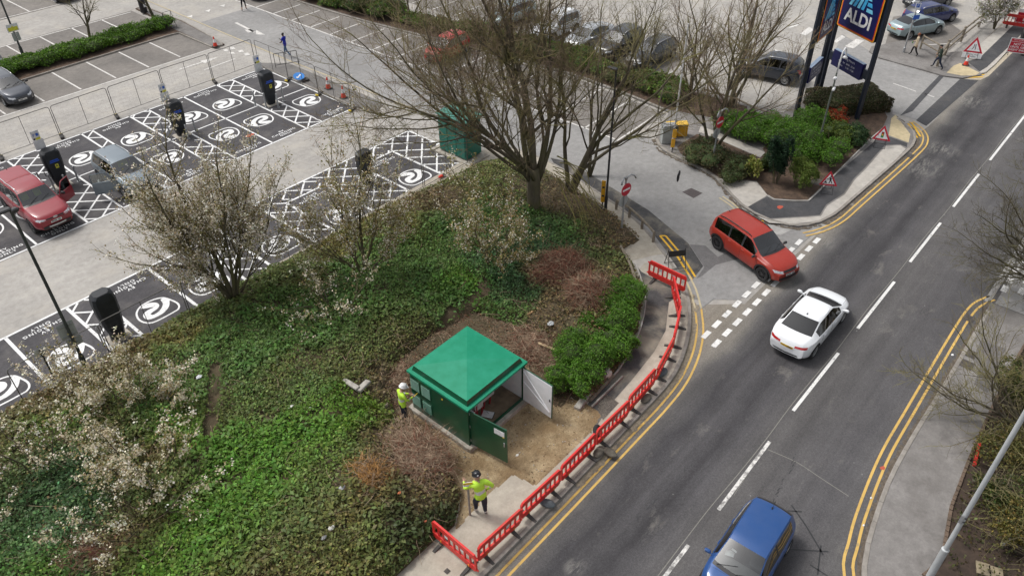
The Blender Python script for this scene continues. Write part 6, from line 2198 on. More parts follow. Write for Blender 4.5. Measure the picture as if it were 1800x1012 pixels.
for nm, c, s in (('wall', (.03, D / 2, (H + .2) / 2), (.06, D, H - .2)), ('wall', (W - .03, D / 2, (H + .2) / 2), (.06, D, H - .2)), ('wall', (W / 2, D - .03, (H + .2) / 2), (W - .124, .06, H - .2))):
    w = MB().box(c, s).obj(nm, GRN, ki)
    ins = MB()
    if s[0] < .1:
        sx = .036 if c[0] < 1 else -.036
        ins.box((c[0] + sx, c[1], c[2]), (.008, s[1] - .12, s[2] - .02))
    else:
        ins.box((c[0], c[1] - .036, c[2]), (s[0] - .02, .008, s[2] - .02))
    ins.obj('lining', WHITE_IN, w)
f = MB()
f.box((.09, .035, (H + .2) / 2), (.056, .06, H - .204))
f.box((W - .09, .035, (H + .2) / 2), (.056, .06, H - .204))
f.box((W / 2, .035, .245), (W - .24, .066, .09))
f.box((W / 2, .035, H - .05), (W - .24, .066, .10))
f.obj('door_frame', GRN, ki)
# louvre panels on the west wall
for j, (y0, z0) in enumerate(((2.42, 1.24), (1.86, 1.24), (2.42, .44), (1.86, .44))):
    lv = MB().box((-.004, y0 + .22, z0 + .27), (.012, .50, .58)).obj('louvre', GRN, ki)
    for k in range(8):
        MB().box((-.022, y0 + .22, z0 + .045 + k * .065), (.034, .44, .014), M=Matrix.Rotation(-.55, 3, 'Y')).obj('slat', GRN_LITE, lv)
MB().lathe([(0, .006), (.035, .006), (.04, 0)], 12, 0, Matrix.Translation((-.002, 1.25, 1.72)) @ Matrix.Rotation(-PI / 2, 4, 'Y')).obj('warning_disc', YELLOW, ki)
# roof
o_ = .07
rf_ = MB()
rim = [(-o_, -o_), (W + o_, -o_), (W + o_, D + o_), (-o_, D + o_)]
rf_.prism(rim, H - .002, H + .085)
i1, i2 = .07, .13
z1, z2 = H + .086, H + .28
A_ = [(i1, i1), (W - i1, i1), (W - i1, D - i1), (i1, D - i1)]
B_ = [(i2, i2), (W - i2, i2), (W - i2, D - i2), (i2, D - i2)]
V = [(x, y, z1) for x, y in A_] + [(x, y, z2) for x, y in B_] + [(W / 2, D / 2, z2 + .15)]
rf_.add(V, [(i, (i + 1) % 4, 4 + (i + 1) % 4, 4 + i) for i in range(4)], 1)  # steep roof band takes the darker green, shade painted in
rf_.add([V[4], V[5], V[6], V[7], V[8]], [(i, (i + 1) % 4, 4) for i in range(4)], 0)
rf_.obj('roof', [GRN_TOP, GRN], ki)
# doors
def kdoor(hinge, ang, s, label):
    d = thing('door', None, None, (hinge, .0, .20), R(ang))
    d.parent = ki
    d['label'] = label
    Lw = 1.56 if s > 0 else 1.44
    MB().bbox((s * Lw / 2, 0, (H - .3) / 2 + .02), (Lw, .045, H - .34), .008).obj('door_leaf', GRN, d)
    MB().box((s * Lw / 2, .030 , (H - .3) / 2 + .02), (Lw - .06, .012, H - .40)).obj('lining', WHITE_IN, d)
    br = MB()
    br.tube([(s * .06, .045, H - .42), (s * (Lw - .10), .045, .35)], .022, 4)
    br.tube([(s * .06, .045, H - .95), (s * (Lw - .10), .047, .33)], .022, 4)
    br.obj('brace', WHITE_IN, d)
    MB().bbox((s * (Lw - .10), -.04, .95), (.05, .04, .20), .012).obj('handle', STEEL, d)
    MB().bbox((s * (Lw - .10), .055, .95), (.05, .03, .12), .01).obj('lock', DARKM, d)
    hb = MB()
    for z in (.25, .95, 1.6):
        hb.tube([(0, -.02, z - .06), (0, -.02, z + .06)], .018, 6)
    hb.obj('hinge', STEEL, d)
    return d


kd = kdoor(.10, -83, 1, 'front door standing open, green outside')
MB().box((1.25, -.028, 1.42), (.42, .008, .24)).obj('notice', WHITEP, kd)
MB().box((1.42, -.0285, 1.29), (.07, .010, .05)).obj('yellow_sticker', YELLOW, kd)
kdoor(W - .10, 88, -1, 'right-hand door standing open, white inside')
# equipment inside
e_ = MB()
e_.bbox((.48, .48, .75), (.36, .36, .9), .02)
e_.obj('switch_cabinet', WHITE_IN, ki)
MB().box((.48, .295, .75), (.26, .012, .6)).obj('vent_grille', STEEL, ki)
e_ = MB()
e_.bbox((1.85, .95, 1.0), (.62, .42, .70), .02)
e_.obj('switch_cabinet', EQUIP, ki)
e_ = MB()
e_.bbox((1.25, .85, .85), (.45, .36, .55), .02)
e_.lathe([(0, .03), (.11, .03), (.13, 0)], 14, 0, Matrix.Translation((1.25, .665, .85)) @ Matrix.Rotation(PI / 2, 4, 'X'))
e_.obj('meter_panel', EQUIP, ki)
e_ = MB()
for x_, y_ in ((.80, .42), (1.10, .70), (1.40, .72), (1.66, .85), (1.98, .85), (.88, .55)):
    e_.tube([(x_, y_, .18), (x_ + .02, y_ - .03, .5), (x_, y_, .9)], .036, 6)
e_.obj('red_cables', REDC, ki)
MB().box((2.0, 1.6, .196), (.9, .7, .012)).obj('pit_shadow', mat('pit shadow board', (0.06, 0.05, 0.045), .9), ki)  # flat dark board on the floor, painted as the shadow of a pit
cp = thing('clipboard', 'white clipboard lying on the kiosk floor sill', 'clipboard', (14.15, 13.75, .292), R(25))
MB().box((0, 0, .006), (.34, .46, .012)).obj('board', DARKM, cp)
MB().box((0, .01, .0145), (.32, .42, .005)).obj('sheet', WHITEP, cp)
MB().tube([(.03, -.02, .024), (.12, .10, .024)], .006, 5).obj('pen', DARKM, cp)

# ================================================================== RED BARRIERS
BRED = varymat('red barrier plastic', (0.62, 0.016, 0.016), (0.62, 0.085, 0.055))
BFOOT = mat('barrier foot rubber', (0.045, 0.042, 0.040), 0.9, (0.075, 0.07, 0.065), 5)
REFL = mat('white reflective sheet', (0.78, 0.78, 0.78), 0.5)
ORANGE = mat('orange clip', (0.75, 0.25, 0.02), 0.5)


def make_barrier():
    t = thing('safety_barrier', None, None)
    L, Hh = 1.98, 1.0
    m = MB()
    top_ = [(-L / 2 + .02, .90), (-L / 2 + .10, Hh), (L / 2 - .10, Hh), (L / 2 - .02, .90), (L / 2 - .02, .80), (-L / 2 + .02, .80)]
    M = Matrix.Rotation(PI / 2, 4, 'X')
    m.prism(top_, -.035, .035, 0, M)
    bot_ = [(-L / 2 + .02, .42), (L / 2 - .02, .42), (L / 2 - .02, .26), (L / 2 - .10, .18), (-L / 2 + .10, .18), (-L / 2 + .02, .26)]
    m.prism(bot_, -.032, .032, 0, M)
    m.obj('rails', BRED, t)
    for k in range(9):
        x = -L / 2 + .055 + k * (L - .11) / 8
        MB().box((x, 0, .61), (.07 if k in (0, 8) else .055, .05, .385)).obj('upright', BRED, t)
    for k in (2, 5):
        x = -L / 2 + .055 + (k + .5) * (L - .11) / 8
        MB().box((x, 0, .70), (.17, .012, .19)).obj('reflector', REFL, t)
    for s in (-1, 1):
        f_ = MB()
        x = s * .62
        f_.bbox((x, 0, .10), (.13, .09, .17), .02)
        for sy in (-1, 1):
            f_.add([(x - .055, sy * .03, .10), (x + .055, sy * .03, .10), (x + .05, sy * .36, .0), (x - .05, sy * .36, .0), (x - .055, sy * .03, .0), (x + .055, sy * .03, .0), (x + .05, sy * .36, .028), (x - .05, sy * .36, .028)],
                   [(0, 1, 6, 7) if sy > 0 else (1, 0, 7, 6), (1, 5, 2, 6), (4, 0, 7, 3), (7, 6, 2, 3)])
        f_.obj('foot', BFOOT, t)
        MB().box((x + .02, -.038, .24), (.05, .02, .10)).obj('clip', ORANGE, t)
    hk = MB()
    hk.tube([(L / 2 - .02, 0, .86), (L / 2 + .05, 0, .86)], .03, 6)
    hk.tube([(L / 2 - .02, 0, .30), (L / 2 + .05, 0, .30)], .03, 6)
    hk.obj('hinge', BRED, t)
    return t


BLINE = smooth_path([(9.40, 9.86), (11.3, 9.86), (13.4, 9.84), (15.5, 9.82), (17.6, 9.86), (19.4, 9.98), (21.0, 10.28), (22.6, 10.85), (23.9, 11.5), (24.75, 12.3), (25.15, 13.0)], 0.1)
bps = resample(BLINE, 2.04)
bar0 = make_barrier()
BG = 'red plastic barriers along the kerb'
ordinal = ['second', 'third', 'fourth', 'fifth', 'sixth', 'seventh', 'eighth', 'ninth', 'tenth', 'eleventh', 'twelfth']
segs = list(zip(bps, bps[1:]))
for i, (a, b_) in enumerate(segs):
    lab = 'red plastic barrier panel %s along the kerb counted from the nearest corner' % (['first'] + ordinal)[i]
    c = (a + b_) / 2
    h = math.atan2((b_ - a).y, (b_ - a).x)
    tz = 0.102
    if i == 0:
        o = bar0
    else:
        o = copy_tree(bar0)
    o.location = (c.x, c.y, tz)
    o.rotation_euler = (R(random.uniform(-3.5, 3.5)), R(random.uniform(-.8, .8)), h + R(random.uniform(-2.2, 2.2)))
    link_props(o, lab, 'barrier', BG)
e0 = segs[-1][1]
p0, p1 = at(1206, 520, .1), at(1135, 486, .1)
c = (p0 + p1) / 2
o = copy_tree(bar0)
o.location = (c.x, c.y, .102)
o.rotation_euler = (0, 0, math.atan2(p1.y - p0.y, p1.x - p0.x))
link_props(o, 'red plastic barrier panel closing the footpath at the far end', 'barrier', BG)
d = (Vector((e0.x, e0.y, .1)) + p0) / 2
p0, p1 = at(766, 948, .1), at(836, 1008, .1)
c = (p0 + p1) / 2
o = copy_tree(bar0)
o.location = (c.x, c.y, .102)
o.rotation_euler = (0, 0, math.atan2(p1.y - p0.y, p1.x - p0.x))
link_props(o, 'red plastic barrier panel turned across the pavement at the near end', 'barrier', BG)


# ================================================================== CONSTRUCTION FENCE, CONES
def heras(L=3.4, Hh=1.95):
    t = thing('mesh_fence', None, None)
    f_ = MB()
    r = .021
    x = L / 2
    f_.tube([(-x, 0, .05), (-x, 0, Hh - .12), (-x + .04, 0, Hh - .04), (-x + .12, 0, Hh), (x - .12, 0, Hh), (x - .04, 0, Hh - .04), (x, 0, Hh - .12), (x, 0, .05)], r, 6)
    f_.tube([(-x, 0, .16), (x, 0, .16)], r * .8, 5)
    f_.tube([(0, 0, .16), (0, 0, Hh)], r * .8, 5)
    f_.obj('frame', FENCE, t)
    w = MB()
    for k in range(9):
        z = .3 + k * .19
        w.tube([(-x, 0, z), (x, 0, z)], .0014, 3, 0, False)
    for k in range(14):
        xx = -x + (k + .5) * L / 14
        w.tube([(xx, .004, .16), (xx, .004, Hh)], .0010, 3, 0, False)
    w.obj('wire_mesh', FENCE, t, kind='stuff')
    return t


FENCE = mat('fence steel', (0.16, 0.155, 0.145), 0.6, (0.10, 0.095, 0.09), 5, metal=0.3)
CONE_R = mat('cone orange red', (0.72, 0.045, 0.018), 0.5)


def fence_foot(p, h, label, yellow=True):
    t = thing('rubber_block', label, 'fence foot', (p[0], p[1], p[2] if len(p) > 2 else .01), h, 'rubber feet of the fence')
    MB().bbox((0, 0, .07), (.66, .22, .13), .03).obj('block', BFOOT, t)
    if yellow:
        MB().bbox((.29, 0, .075), (.09, .23, .125), .03).obj('reflector', YELLOW, t)
    return t


FP = heras()
FG = 'steel mesh fence panels'
first = True
fpos = []
for k in range(8):
    x0 = 28.1 - 3.5 * (k + 1)
    fpos.append(((x0 + 1.75, 48.85), 0.0, 'steel mesh fence panel on the far side of the charging bays, %s from its corner' % (['first'] + ordinal)[k]))
for k in range(3):
    fpos.append(((28.15 - .1 * k, 46.9 - 3.5 * k), R(90), 'steel mesh fence panel beside the grey footway strip, %s from the corner' % (['first'] + ordinal)[k]))
for k in range(7):
    x0 = 27.6 - 3.5 * (k + 1)
    fpos.append(((x0 + 1.75, 27.55), 0.0, 'steel mesh fence panel along the top of the bank, %s from the right end' % (['first'] + ordinal)[k]))
for (p, h, lab) in fpos:
    o = FP if first else copy_tree(FP)
    first = False
    o.location = (p[0], p[1], .03)
    o.rotation_euler = (0, 0, h + R(random.uniform(-1.2, 1.2)))
    link_props(o, lab, 'fence panel', FG)
for k in range(8):
    fence_foot((28.1 - 3.5 * k, 48.72, .01), R(75), 'black rubber fence foot with a yellow end beyond the far bays, %s from the corner' % (['first'] + ordinal)[k])
for k in range(3):
    fence_foot((28.1 - .1 * k, 45.1 - 3.5 * k, .015), R(200), 'black rubber fence foot beside the grey strip, %s from the corner' % (['first'] + ordinal)[k])


def make_cone():
    t = thing('traffic_cone', None, None)
    MB().bbox((0, 0, .03), (.40, .40, .06), .03).obj('base', BFOOT, t)
    rr = lambda z: .155 - .125 * (z - .06) / .69
    for a, b_, m_ in ((.06, .32, CONE_R), (.32, .56, REFL), (.56, .75, CONE_R)):
        MB().lathe([(rr(a), a), (rr(b_), b_)] + ([(0, b_)] if b_ > .7 else []), 16).obj('sleeve' if m_ is REFL else 'cone_body', m_, t, smooth=True, angle=40)
    return t


CN = make_cone()
for i, (px, lab, s) in enumerate((((379, 82), 'orange cone with white sleeve at the tip of the low kerb island', 1.0), ((577, 154), 'orange cone nearer the mesh fence corner on the grey strip', 1.1), ((604, 170), 'orange cone on the grey strip closer to the bare tree', 1.1), ((1697, 115), 'orange cone in front of the road narrows sign', 1.0), ((1799, 95), 'orange cone beside the red notice board at the right frame edge', 1.0))):
    o = CN if i == 0 else copy_tree(CN)
    p = at(*px, .1 if i != 0 else .115)
    if i in (1, 2):
        p.z = .013
    o.location = p
    o.scale = (s, s, s)
    link_props(o, lab, 'traffic cone', 'traffic cones')

# ================================================================== CHARGERS
WRAP = mat('black wrapping', (0.008, 0.010, 0.013), 0.5, (0.018, 0.022, 0.028), 3, bump=0.15)
CBLUE = mat('blue print', (0.015, 0.10, 0.62), 0.5)
BLUESIGN = mat('sign blue', (0.02, 0.12, 0.55), 0.5)
LABELY = mat('yellow warning sticker', (0.72, 0.68, 0.06), 0.5)


def charger(x, y, face, label, sign, h=2.25, blue=True, name='vehicle_charger'):
    t = thing(name, label, 'charger', (x, y, .006), face)
    secs = [(.0, .50, .32), (.10, .56, .36), (.7, .78, .44), (1.35, .92, .48), (1.9, .94, .48), (2.12, .86, .46), (2.22, .62, .36)]
    V, F = [], []
    for z, w, d_ in secs:
        c = .10
        for px_, py_ in ((-w / 2 + c, -d_ / 2), (w / 2 - c, -d_ / 2), (w / 2, -d_ / 2 + c), (w / 2, d_ / 2 - c), (w / 2 - c, d_ / 2), (-w / 2 + c, d_ / 2), (-w / 2, d_ / 2 - c), (-w / 2, -d_ / 2 + c)):
            zz = z * h / 2.22
            # the top falls towards the front
            if z > 2.0:
                zz -= .12 * (0.5 - py_ / d_) if blue else -.10 * (0.5 - py_ / d_)
            V.append((px_, py_, zz))
    n = len(secs)
    for i in range(n - 1):
        for k in range(8):
            F.append((i * 8 + k, i * 8 + (k + 1) % 8, (i + 1) * 8 + (k + 1) % 8, (i + 1) * 8 + k))
    F.append(tuple(range((n - 1) * 8, n * 8)))
    MB().add(V, F).obj('wrapped_case', WRAP, t, smooth=True, angle=28)
    if blue:
        for k, (z, w) in enumerate(((1.62, .42), (1.53, .50))):
            o_ = MB().box((.02, -.243, z), (w, .006, .055)).obj('blue_print', CBLUE, t)
        MB().box((.06, -.243, 1.26), (.17, .006, .24)).obj('yellow_sticker', LABELY, t)
        MB().add([(.06, -.2475, 1.36), (.00, -.2475, 1.25), (.12, -.2475, 1.25)], [(0, 1, 2)]).obj('warning_triangle', DARKM, t)
    else:
        MB().box((.18, -.243, 1.62), (.34, .006, .10)).obj('blue_print', CBLUE, t)
    cb = MB()
    for s in ((-1,) if blue else ()):
        cb.tube([(s * .42, .0, 1.3), (s * .62, -.05, 1.15), (s * .60, -.05, .85), (s * .42, -.02, .72)], .022, 6)
    if cb.v:
        cb.obj('charging_cable', DARKM, t)
    if sign:
        sp = thing('bay_sign', None, None, (-.18, .42, 0))
        sp.parent = t
        sp['label'] = 'white bay sign on its post behind the charger'
        MB().tube([(0, 0, 0), (0, 0, 3.0)], .028, 6).obj('post', STEEL, sp)
        MB().bbox((0, -.035, 2.98), (.42, .02, .46), .008).obj('sign_plate', WHITEP, sp)
        MB().bbox((.02, -.035, 2.42), (.52, .02, .56), .008).obj('sign_plate', WHITEP, sp)
        MB().box((.08, -.048, 2.98), (.13, .004, .15)).obj('blue_square', BLUESIGN, sp)
        place('letter', text_mesh('P', BLUESIGN, size=.2), sp, (-.09, -.048, 2.97), rot=(PI / 2, 0, 0))
        MB().box((.07, -.048, 2.76), (.24, .004, .12)).obj('yellow_panel', LABELY, sp)
        MB().box((-.12, -.048, 2.76), (.10, .004, .10)).obj('black_panel', DARKM, sp)
    MB().bbox((0, 0, .01), (.95, .75, .05), .01).obj('foundation', CONC, t)
    return t


charger(11.55, 43.05, 0, 'black wrapped charging unit with blue print beside the open red pick-up door', True)
charger(19.0, 43.4, 0, 'black wrapped charging unit with blue print standing behind the blossom tree', True)
charger(25.1, 42.85, 0, 'black wrapped charging unit with blue print nearest the walking person', True)
charger(7.42, 28.75, PI, 'black wrapped charging unit seen from behind between the lamp post and the bank', False, 2.35, False)
charger(22.55, 30.4, PI, 'black wrapped charging unit seen from behind below the green cabinet', False, 1.9, False)


def bollard(x, y, label, h=.95, z=.006):
    t = thing('bollard', label, 'bollard', (x, y, z), 0, 'steel bollards round the chargers')
    MB().lathe([(.052, 0), (.052, h - .02), (.03, h), (0, h)], 12).obj('post', STEEL, t, smooth=True, angle=40)
    MB().lathe([(.09, .0), (.09, .012), (.052, .014)], 12).obj('base_plate', STEEL, t)
    return t


for nm, (cx_, cy_) in (('first', (11.55, 43.05)), ('middle', (19.0, 43.4)), ('far', (25.1, 42.85))):
    which = {'first': 'left', 'middle': 'middle', 'far': 'right'}[nm]
    for dx, dy, lab in ((-.80, .62, 'behind and left of'), (-.48, -.10, 'just left of') if nm != 'middle' else (-.8, -.2, 'just left of'), (-.02, -.78, 'in front of'), (.78, -.25, 'right of')):
        bollard(cx_ + dx, cy_ + dy, 'slim steel bollard %s the %s charging unit' % (lab, 'pick-up side' if nm == 'first' else ('blossom side' if nm == 'middle' else 'corner')))
rl = thing('cycle_rail', 'grey steel hoop rail beside the charging unit seen from behind', 'rail', (6.75, 28.75, .006))
MB().tube([(0, -.05, 0), (0, -.05, .95), (.06, -.05, 1.05), (.3, -.05, 1.05), (.36, -.05, .95), (.36, -.05, 0)], .035, 8).obj('hoop', STEEL, rl, smooth=True)

# ================================================================== GREEN CABINET
TEAL = mat('teal green cabinet', (0.014, 0.165, 0.120), 0.4, (0.011, 0.135, 0.10), 2)
TEAL_T = mat('teal cabinet top', (0.05, 0.235, 0.185), 0.45)
gc = thing('feeder_cabinet', 'tall teal green metal cabinet under the limbs of the big tree', 'cabinet', (28.25, 28.8, .12), R(0))
gc.scale = (1.1, 1.1, 1.12)
MB().bbox((-.05, 0, -.03), (1.5, 2.9, .12), .02).obj('plinth', CONC, gc)
MB().bbox((0, 0, 1.08), (1.15, 1.95, 2.0), .02).obj('body', TEAL, gc)
tp = MB()
tp.add([(-.65, -1.05, 2.06), (.65, -1.05, 2.06), (.65, 1.05, 2.06), (-.65, 1.05, 2.06), (-.65, -1.05, 2.12), (.65, -1.05, 2.20), (.65, 1.05, 2.20), (-.65, 1.05, 2.12)], [(3, 2, 1, 0), (4, 5, 6, 7), (0, 1, 5, 4), (1, 2, 6, 5), (2, 3, 7, 6), (3, 0, 4, 7)])
tp.obj('top', TEAL_T, gc)
for k in range(3):
    dd = MB().bbox((-.585, -.62 + k * .62, 1.05), (.03, .58, 1.75), .01).obj('door', TEAL, gc)
    MB().bbox((-.61, -.42 + k * .62, 1.05), (.03, .03, .16), .008).obj('handle', DARKM, dd)
MB().bbox((.0, -.985, 1.05), (.95, .03, 1.75), .01).obj('door', TEAL, gc)
rb = thing('red_lamp', 'small red lamp lying on the kerb below the teal cabinet', 'lamp', tuple(at(775, 312, .14)))
MB().bbox((0, 0, .07), (.30, .16, .14), .04).obj('lens', CONE_R, rb)
MB().bbox((.22, 0, .06), (.16, .18, .12), .03).obj('battery', DARKM, rb)

# ================================================================== LAMP POSTS, POLES AND SIGN POSTS
POLE_DK = mat('dark green pole paint', (0.045, 0.052, 0.048), 0.5, (0.03, 0.035, 0.033), 4)
POLE_GR = mat('grey pole paint', (0.46, 0.48, 0.49), 0.5, (0.40, 0.42, 0.43), 3)
POLE_BK = mat('black pole paint', (0.022, 0.023, 0.026), 0.5)
SIGNBACK = mat('sign back grey', (0.36, 0.38, 0.37), 0.5)


def pole(t, r0, r1, h, m, collar=None):
    prof = [(r0, 0), (r0, .9), (r1, 1.0), (r1 * .8, h), (0, h)] if collar is None else [(r0, 0), (r0, collar - .08), (r0 * 1.05, collar - .06), (r0 * 1.05, collar), (r1, collar + .03), (r1 * .7, h), (0, h)]
    MB().lathe(prof, 12).obj('pole', m, t, smooth=True, angle=40)


p = at(153, 648, .55)
lp = thing('lamp_post', 'tall dark lamp post on the bank with a grey sign back strapped to it', 'lamp post', (p.x, p.y, .35))
pole(lp, .10, .065, 7.55, POLE_DK)
hd = MB().bbox((-.28, .05, 7.60), (.62, .26, .11), .04)
hd.obj('lamp_head', DARKM, lp)
hd = MB().bbox((.10, -.08, 7.55), (.22, .20, .16), .04)
hd.obj('lamp_bracket', DARKM, lp)
MB().bbox((-.02, .12, 2.15), (.62, .02, .74), .01).obj('sign_back', SIGNBACK, lp)
MB().bbox((.05, .11, 1.55), (.56, .02, .42), .01).obj('sign_back', SIGNBACK, lp)
br = MB()
for z in (1.9, 2.4, 1.55):
    br.box((-.02, .085, z), (.50, .03, .03))
br.obj('sign_bracket', STEEL, lp)
p = at(104, 680, .3)
sp = thing('sign_post', 'thin dark post with a small pale sign back at the bank edge', 'sign post', (p.x, p.y, .1))
MB().tube([(0, 0, 0), (0, 0, 2.2)], .04, 8).obj('post', POLE_DK, sp)
MB().bbox((0, .05, 2.0), (.48, .02, .40), .01).obj('sign_back', mat('pale sign back', (0.50, 0.52, 0.51), .5), sp)
p = at(110, 620, 0)
p = at(44, 105, .1)
l2 = thing('lamp_post', 'dark lamp post in the low hedge carrying a white and yellow notice', 'lamp post', (p.x, p.y, .1))
pole(l2, .11, .07, 7.5, POLE_DK)
MB().bbox((0, -.10, 2.35), (.78, .02, .52), .01).obj('notice_board', WHITEP, l2)
MB().box((0, -.113, 2.27), (.66, .004, .26)).obj('yellow_panel', LABELY, l2)
MB().add([(0, -.1165, 2.52), (-.1, -.1165, 2.36), (.1, -.1165, 2.36)], [(0, 1, 2)]).obj('warning_triangle', LABELY, l2)
MB().bbox((-.12, -.10, 1.72), (.22, .02, .6), .01).obj('notice_board', SIGNBACK, l2)
MB().bbox((.16, -.10, 1.72), (.22, .02, .6), .01).obj('notice_board', SIGNBACK, l2)
p = at(1632, 1016, .1)
l3 = thing('lamp_post', 'tall pale grey street lamp post rising across the lower right corner', 'lamp post', (p.x, p.y, .1))
pole(l3, .105, .072, 13.2, POLE_GR, collar=1.55)
MB().tube([(0, 0, 13.1), (0, .3, 13.4), (0, .9, 13.5)], .05, 8).obj('bracket_arm', POLE_GR, l3)
MB().bbox((0, 1.2, 13.48), (.28, .7, .14), .05).obj('lamp_head', SIGNBACK, l3)
bd = MB()
bd.lathe([(.09, 2.95), (.094, 2.97), (.09, 2.99)], 12)
bd.lathe([(.09, 3.12), (.094, 3.14), (.09, 3.16)], 12)
bd.obj('strap', DARKM, l3)
MB().bbox((-.09, .03, 3.05), (.02, .10, .34), .008).obj('tag', STEEL, l3)
p = at(1064, 372, .1)
l4 = thing('lamp_post', 'black lamp post beside the tall yellow height bar by the entrance road', 'lamp post', (p.x, p.y, .1))
pole(l4, .08, .055, 7.6, POLE_BK)
MB().bbox((0, .2, 7.62), (.2, .5, .1), .03).obj('lamp_head', DARKM, l4)
p = at(1181, 262, .1)
l5 = thing('lamp_post', 'speckled white pole rising from the grey utility box', 'pole', (p.x, p.y, .1))
pole(l5, .07, .05, 7.3, mat('weathered white pole', (0.68, 0.68, 0.68), .5, (0.40, 0.36, 0.33), 12, lo=.5, hi=.7))
p = at(1436, 262, .1)
l6 = thing('camera_post', 'slim grey green post with a white swan-neck lamp and a camera', 'lamp post', (p.x, p.y, .1))
pole(l6, .075, .055, 4.6, mat('grey green pole', (0.13, 0.145, 0.125), .5, (0.09, 0.10, 0.09), 4))
MB().tube([(0, 0, 4.5), (.02, 0, 5.2), (.06, -.02, 5.75), (.16, -.06, 5.95), (.27, -.10, 5.85), (.30, -.12, 5.6), (.31, -.12, 5.5)], .045, 8).obj('swan_neck', WHITEP, l6, smooth=True)
MB().lathe([(.04, .10), (.09, .04), (.15, -.04), (0, -.05)], 14, 0, Matrix.Translation((.31, -.12, 5.42))).obj('lamp_shade', WHITEP, l6, smooth=True)
cm = MB()
cm.bbox((-.12, -.10, 3.75), (.42, .13, .13), .03, rotz=.2)
cm.tube([(0, 0, 3.72), (-.10, -.08, 3.72)], .03, 6)
cm.obj('camera', WHITEP, l6)
MB().ell((-.16, -.04, 4.35), (.11, .11, .10), 7).obj('camera_dome', WHITEP, l6, smooth=True)
MB().bbox((.02, -.08, .75), (.03, .03, .9), .01).obj('white_strip', WHITEP, l6)

SRED = mat('sign red', (0.50, 0.012, 0.035), 0.45)
SWHITE = mat('sign white', (0.80, 0.80, 0.80), 0.5)
SBLACK = mat('sign black', (0.012, 0.012, 0.016), 0.5)


def facing(p):
    """rotation about z that turns a sign's front (-Y) towards the camera's side of the site"""
    return math.atan2(-p[1], -p[0]) + PI / 2


def round_poly(n, r, cx=0, cz=0):
    return [(cx + r * math.cos(2 * PI * i / n), cz + r * math.sin(2 * PI * i / n)) for i in range(n)]


def vplate(poly, y, d, name, m, parent):
    """an upright plate: outline in x,z, front at y"""
    mb = MB().prism(poly, 0, d, 0, Matrix.Translation((0, y + d, 0)) @ Matrix.Rotation(PI / 2, 4, 'X'))
    return mb.obj(name, m, parent)


for px, lab, top, rz in (((1092, 408), 'no entry sign with two curved lamp arms on the left side of the entrance', 2.75, R(-8)), ((1252, 285), 'no entry sign with two curved lamp arms on the right side of the entrance', 2.75, R(-8))):
    p = at(*px, .1)
    t = thing('no_entry_sign', lab, 'road sign', (p.x, p.y, .1), rz, 'no entry signs')
    MB().lathe([(.055, 0), (.055, 1.0), (.042, 1.05), (.042, top + .25), (0, top + .25)], 10).obj('post', STEEL, t)
    vplate(round_poly(28, .33, 0, top - .28), -.075, .02, 'disc', SRED, t)
    vplate([(-.25, top - .33), (.25, top - .33), (.25, top - .23), (-.25, top - .23)], -.080, .004, 'white_bar', SWHITE, t)
    vplate(round_poly(28, .30, 0, top - .95), .04, .015, 'second_disc', SIGNBACK, t)
    for s in (-1, 1):
        MB().tube([(0, 0, top + .2), (s * .08, -.02, top + .38), (s * .25, -.08, top + .45), (s * .42, -.14, top + .36), (s * .50, -.18, top + .20)], .045, 7).obj('lamp_arm', STEEL, t, smooth=True)
p = at(1058, 370, .1)
hb = thing('height_bar', 'upright yellow marker board beside the black lamp post', 'marker', (p.x, p.y, .1), R(-60))
MB().bbox((0, 0, .35), (.06, .06, .7), .01).obj('post', POLE_BK, hb)
MB().bbox((0, -.02, 1.15), (.20, .05, 1.25), .01).obj('board', mat('amber plastic', (0.78, 0.40, 0.02), .5), hb)
for k in range(2):
    MB().box((0, -.048, .9 + k * .5), (.12, .006, .10)).obj('dark_mark', DARKM, hb)
p = at(1181, 268, .1)
hb = thing('height_bar', 'upright yellow marker board beside the grey utility box', 'marker', (p.x, p.y, .1), R(-60))
MB().bbox((0, 0, .3), (.06, .06, .6), .01).obj('post', POLE_BK, hb)
MB().bbox((0, -.02, .60), (.22, .05, .55), .02).obj('board', MATS['amber plastic'], hb)
MB().bbox((.02, -.02, 1.20), (.24, .05, .55), .02).obj('board', MATS['amber plastic'], hb)
p = at(1204, 262, .1)
gb = thing('grit_bin', 'bright yellow grit bins side by side behind a bare trunk', 'grit bin', (p.x + 1.1, p.y + 1.3, .1), R(-45))
gb.scale = (.78, .78, .85)
for k, x_ in enumerate((-.42, .42)):
    bb_ = MB().bbox((x_, 0, .45), (.78, .6, .9), .06).obj('bin_body', MATS['amber plastic'], gb)
    MB().bbox((x_, -.02, .94), (.82, .66, .12), .05).obj('lid', mat('yellow lid', (0.80, 0.50, 0.08), .5), gb)
p = at(1172, 250, .1)
ub = thing('utility_box', 'pale grey utility box at the foot of the white pole', 'utility box', (p.x, p.y, .1), R(-40))
MB().bbox((0, 0, .55), (.75, .45, 1.1), .02).obj('case', SIGNBACK, ub)
MB().bbox((.48, 0, .85), (.18, .3, .35), .02).obj('meter', DARKM, ub)
MB().bbox((0, 0, 1.13), (.80, .5, .05), .02).obj('lid', STEEL, ub)

